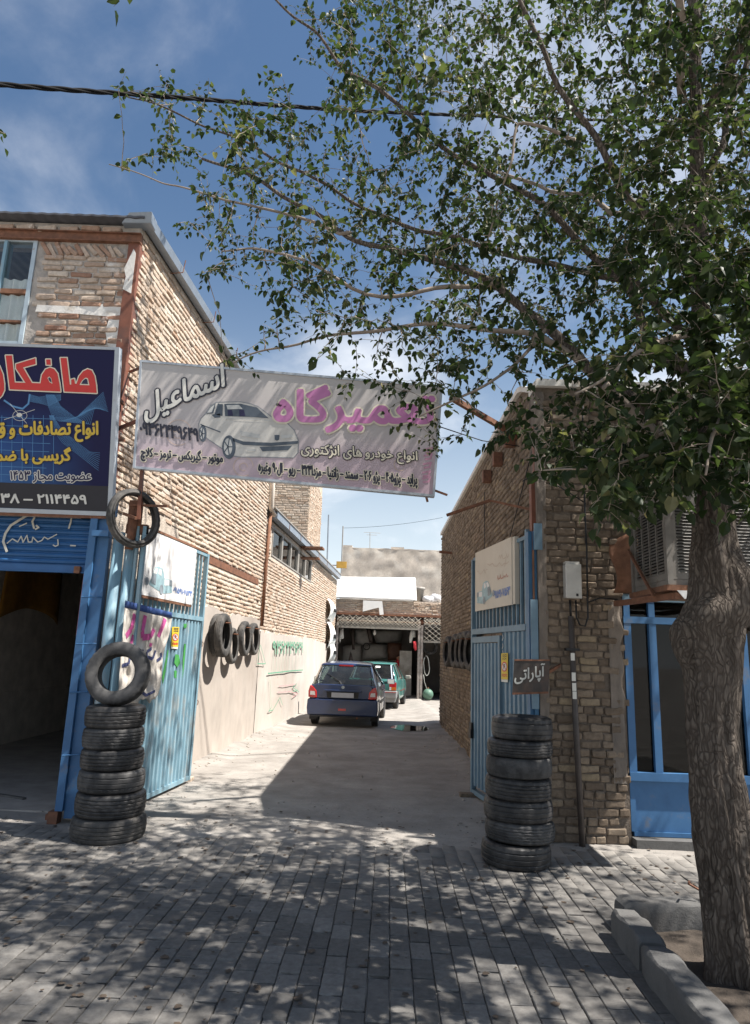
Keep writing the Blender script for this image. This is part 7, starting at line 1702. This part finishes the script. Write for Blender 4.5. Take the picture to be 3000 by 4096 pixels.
# small pale catkins among the twigs
b = MB()
for (p_, t, sd) in rn.sample(LEAVES, min(1400, len(LEAVES))):
    b.tube([p_, p_+Vector((rn.gauss(0, .004), rn.gauss(0, .004), -.012)), p_+Vector((rn.gauss(0, .006), rn.gauss(0, .006), -.032))], [.002, .0055, .003], 4, False)
o = b.build('catkins', mat('catkin_yellow', (.30, .26, .11), .8, .3, 20, 0), tree); o['kind'] = 'stuff'
print('leaves', len(litems), 'twig verts', len(TW.v))

# ================================================================== OVERHEAD CABLE
cab = thing('overhead_cable', YP(0, 338, 5.0), 'thick twisted black power cable sagging across the sky', 'cable')
KP = [YP(-900, 250, 4.0), YP(0, 338, 5.0), YP(750, 393, 6.0), YP(1500, 447, 7.4), YP(2650, 487, 10.0), YP(4200, 520, 16.0)]
cp = catmull(KP, 60)
for s_ in range(3):
    pts = []; acc = 0
    for i, p_ in enumerate(cp):
        if i: acc += (p_-cp[i-1]).length
        a = acc*9+s_*2.094; pts.append(p_+Vector((0, math.cos(a), math.sin(a)))*.012)
    part('strand', M_cable, cab, lambda b: b.tube(pts, .0125, 6), True)
c2_ = thing('thin_wire', YP(1900, 440, 8), 'thin pale wire strung beside the thick cable behind the leaves', 'wire')
part('wire', M_grey, c2_, lambda b: b.tube([YP(1700, 350, 8), YP(2100, 430, 8.6), YP(2500, 470, 9.3), YP(3300, 520, 11)], .008, 5))

# ================================================================== NEIGHBOUR TREE whose sprig shows at the left edge
nt_ = thing('neighbour_tree', (-5.6, 4.6, 0), 'sprig of another leafy tree poking in at the left picture edge', 'tree')
q0 = YP(20, 535, 5.0)
part('trunk', M_bark, nt_, lambda b: b.tube([(-5.6, 4.6, -.05), (-5.55, 4.62, 2.5), (-5.5, 4.7, 4.5), (-5.3, 4.8, 6.2)], [.13, .10, .08, .05], 12), True)
part('limb', M_twig, nt_, lambda b: b.tube([(-5.5, 4.7, 4.6), (-4.6, 4.85, 5.3), (q0.x-.25, 5.0, q0.z+.1), (q0.x, 5.0, q0.z)], [.035, .02, .008, .003], 6), True)
b = MB(); rn = random.Random(4)
for i in range(70):
    t = rn.random(); p_ = Vector((q0.x-.02-1.0*t, 5+rn.gauss(0, .05), q0.z+.06*t+rn.gauss(0, .08)*(.6+t)))
    v, f = LV[i % 6]; d = Vector((rn.gauss(0, 1), rn.gauss(0, 1), rn.gauss(-.6, .5))).normalized(); n_v = d.orthogonal().normalized(); xx = d.cross(n_v); s_ = rn.uniform(.05, .075)
    b.add([p_ + (xx*q[0]+d*q[1]+n_v*q[2])*s_ for q in v], f)
o = b.build('foliage', M_leafS, nt_); o['kind'] = 'stuff'

# ================================================================== LITTER
b = MB(); rn = random.Random(12)
for i in range(1300):
    x = rn.uniform(-3.6, 3.2); y = 2.4+rn.random()**1.1*5.6
    if x > 1.45 and y < 4.9: continue
    z = (gz(x, y) if y > pave_edge(x)-.15 else 0.0)+.010; r_ = rn.uniform(.004, .012) if rn.random() < .6 else rn.uniform(.012, .026); k_ = rn.choice((5, 6, 7)); a0 = rn.random()*6
    b.add([(x+r_*math.cos(a0+2*math.pi*q/k_)*rn.uniform(.6, 1.2), y+r_*math.sin(a0+2*math.pi*q/k_)*rn.uniform(.6, 1.2), z+rn.uniform(0, .004)) for q in range(k_)], [tuple(range(k_))])
o = b.build('fallen_litter', mat('dry_litter', (.075, .055, .04), .9, .5, 25, 0), None); o['kind'] = 'stuff'; o['label'] = 'dry brown leaf scraps and fallen berries scattered over the pavers'; o['category'] = 'litter'
b = MB()
for i in range(260):
    x = rn.uniform(-2.4, 1.6); y = rn.uniform(6.6, 15); xl = -2.78+(y-6.9)*.0749
    if rn.random() < .6: x = (xl+abs(rn.gauss(0, .22))) if rn.random() < .5 else (1.66-abs(rn.gauss(0, .25)))
    if x < xl+.05 or (x > 1.3 and y < 9): continue
    rock(b, (x, y, gz(x, y)+.004), rn.uniform(.006, .02), i)
o = b.build('pebbles', mat('pebble', (.34, .30, .26), .9, .3, 30, .2), None, True); o['kind'] = 'stuff'; o['label'] = 'loose pebbles and crumbs of mortar along the alley walls'; o['category'] = 'pebbles'
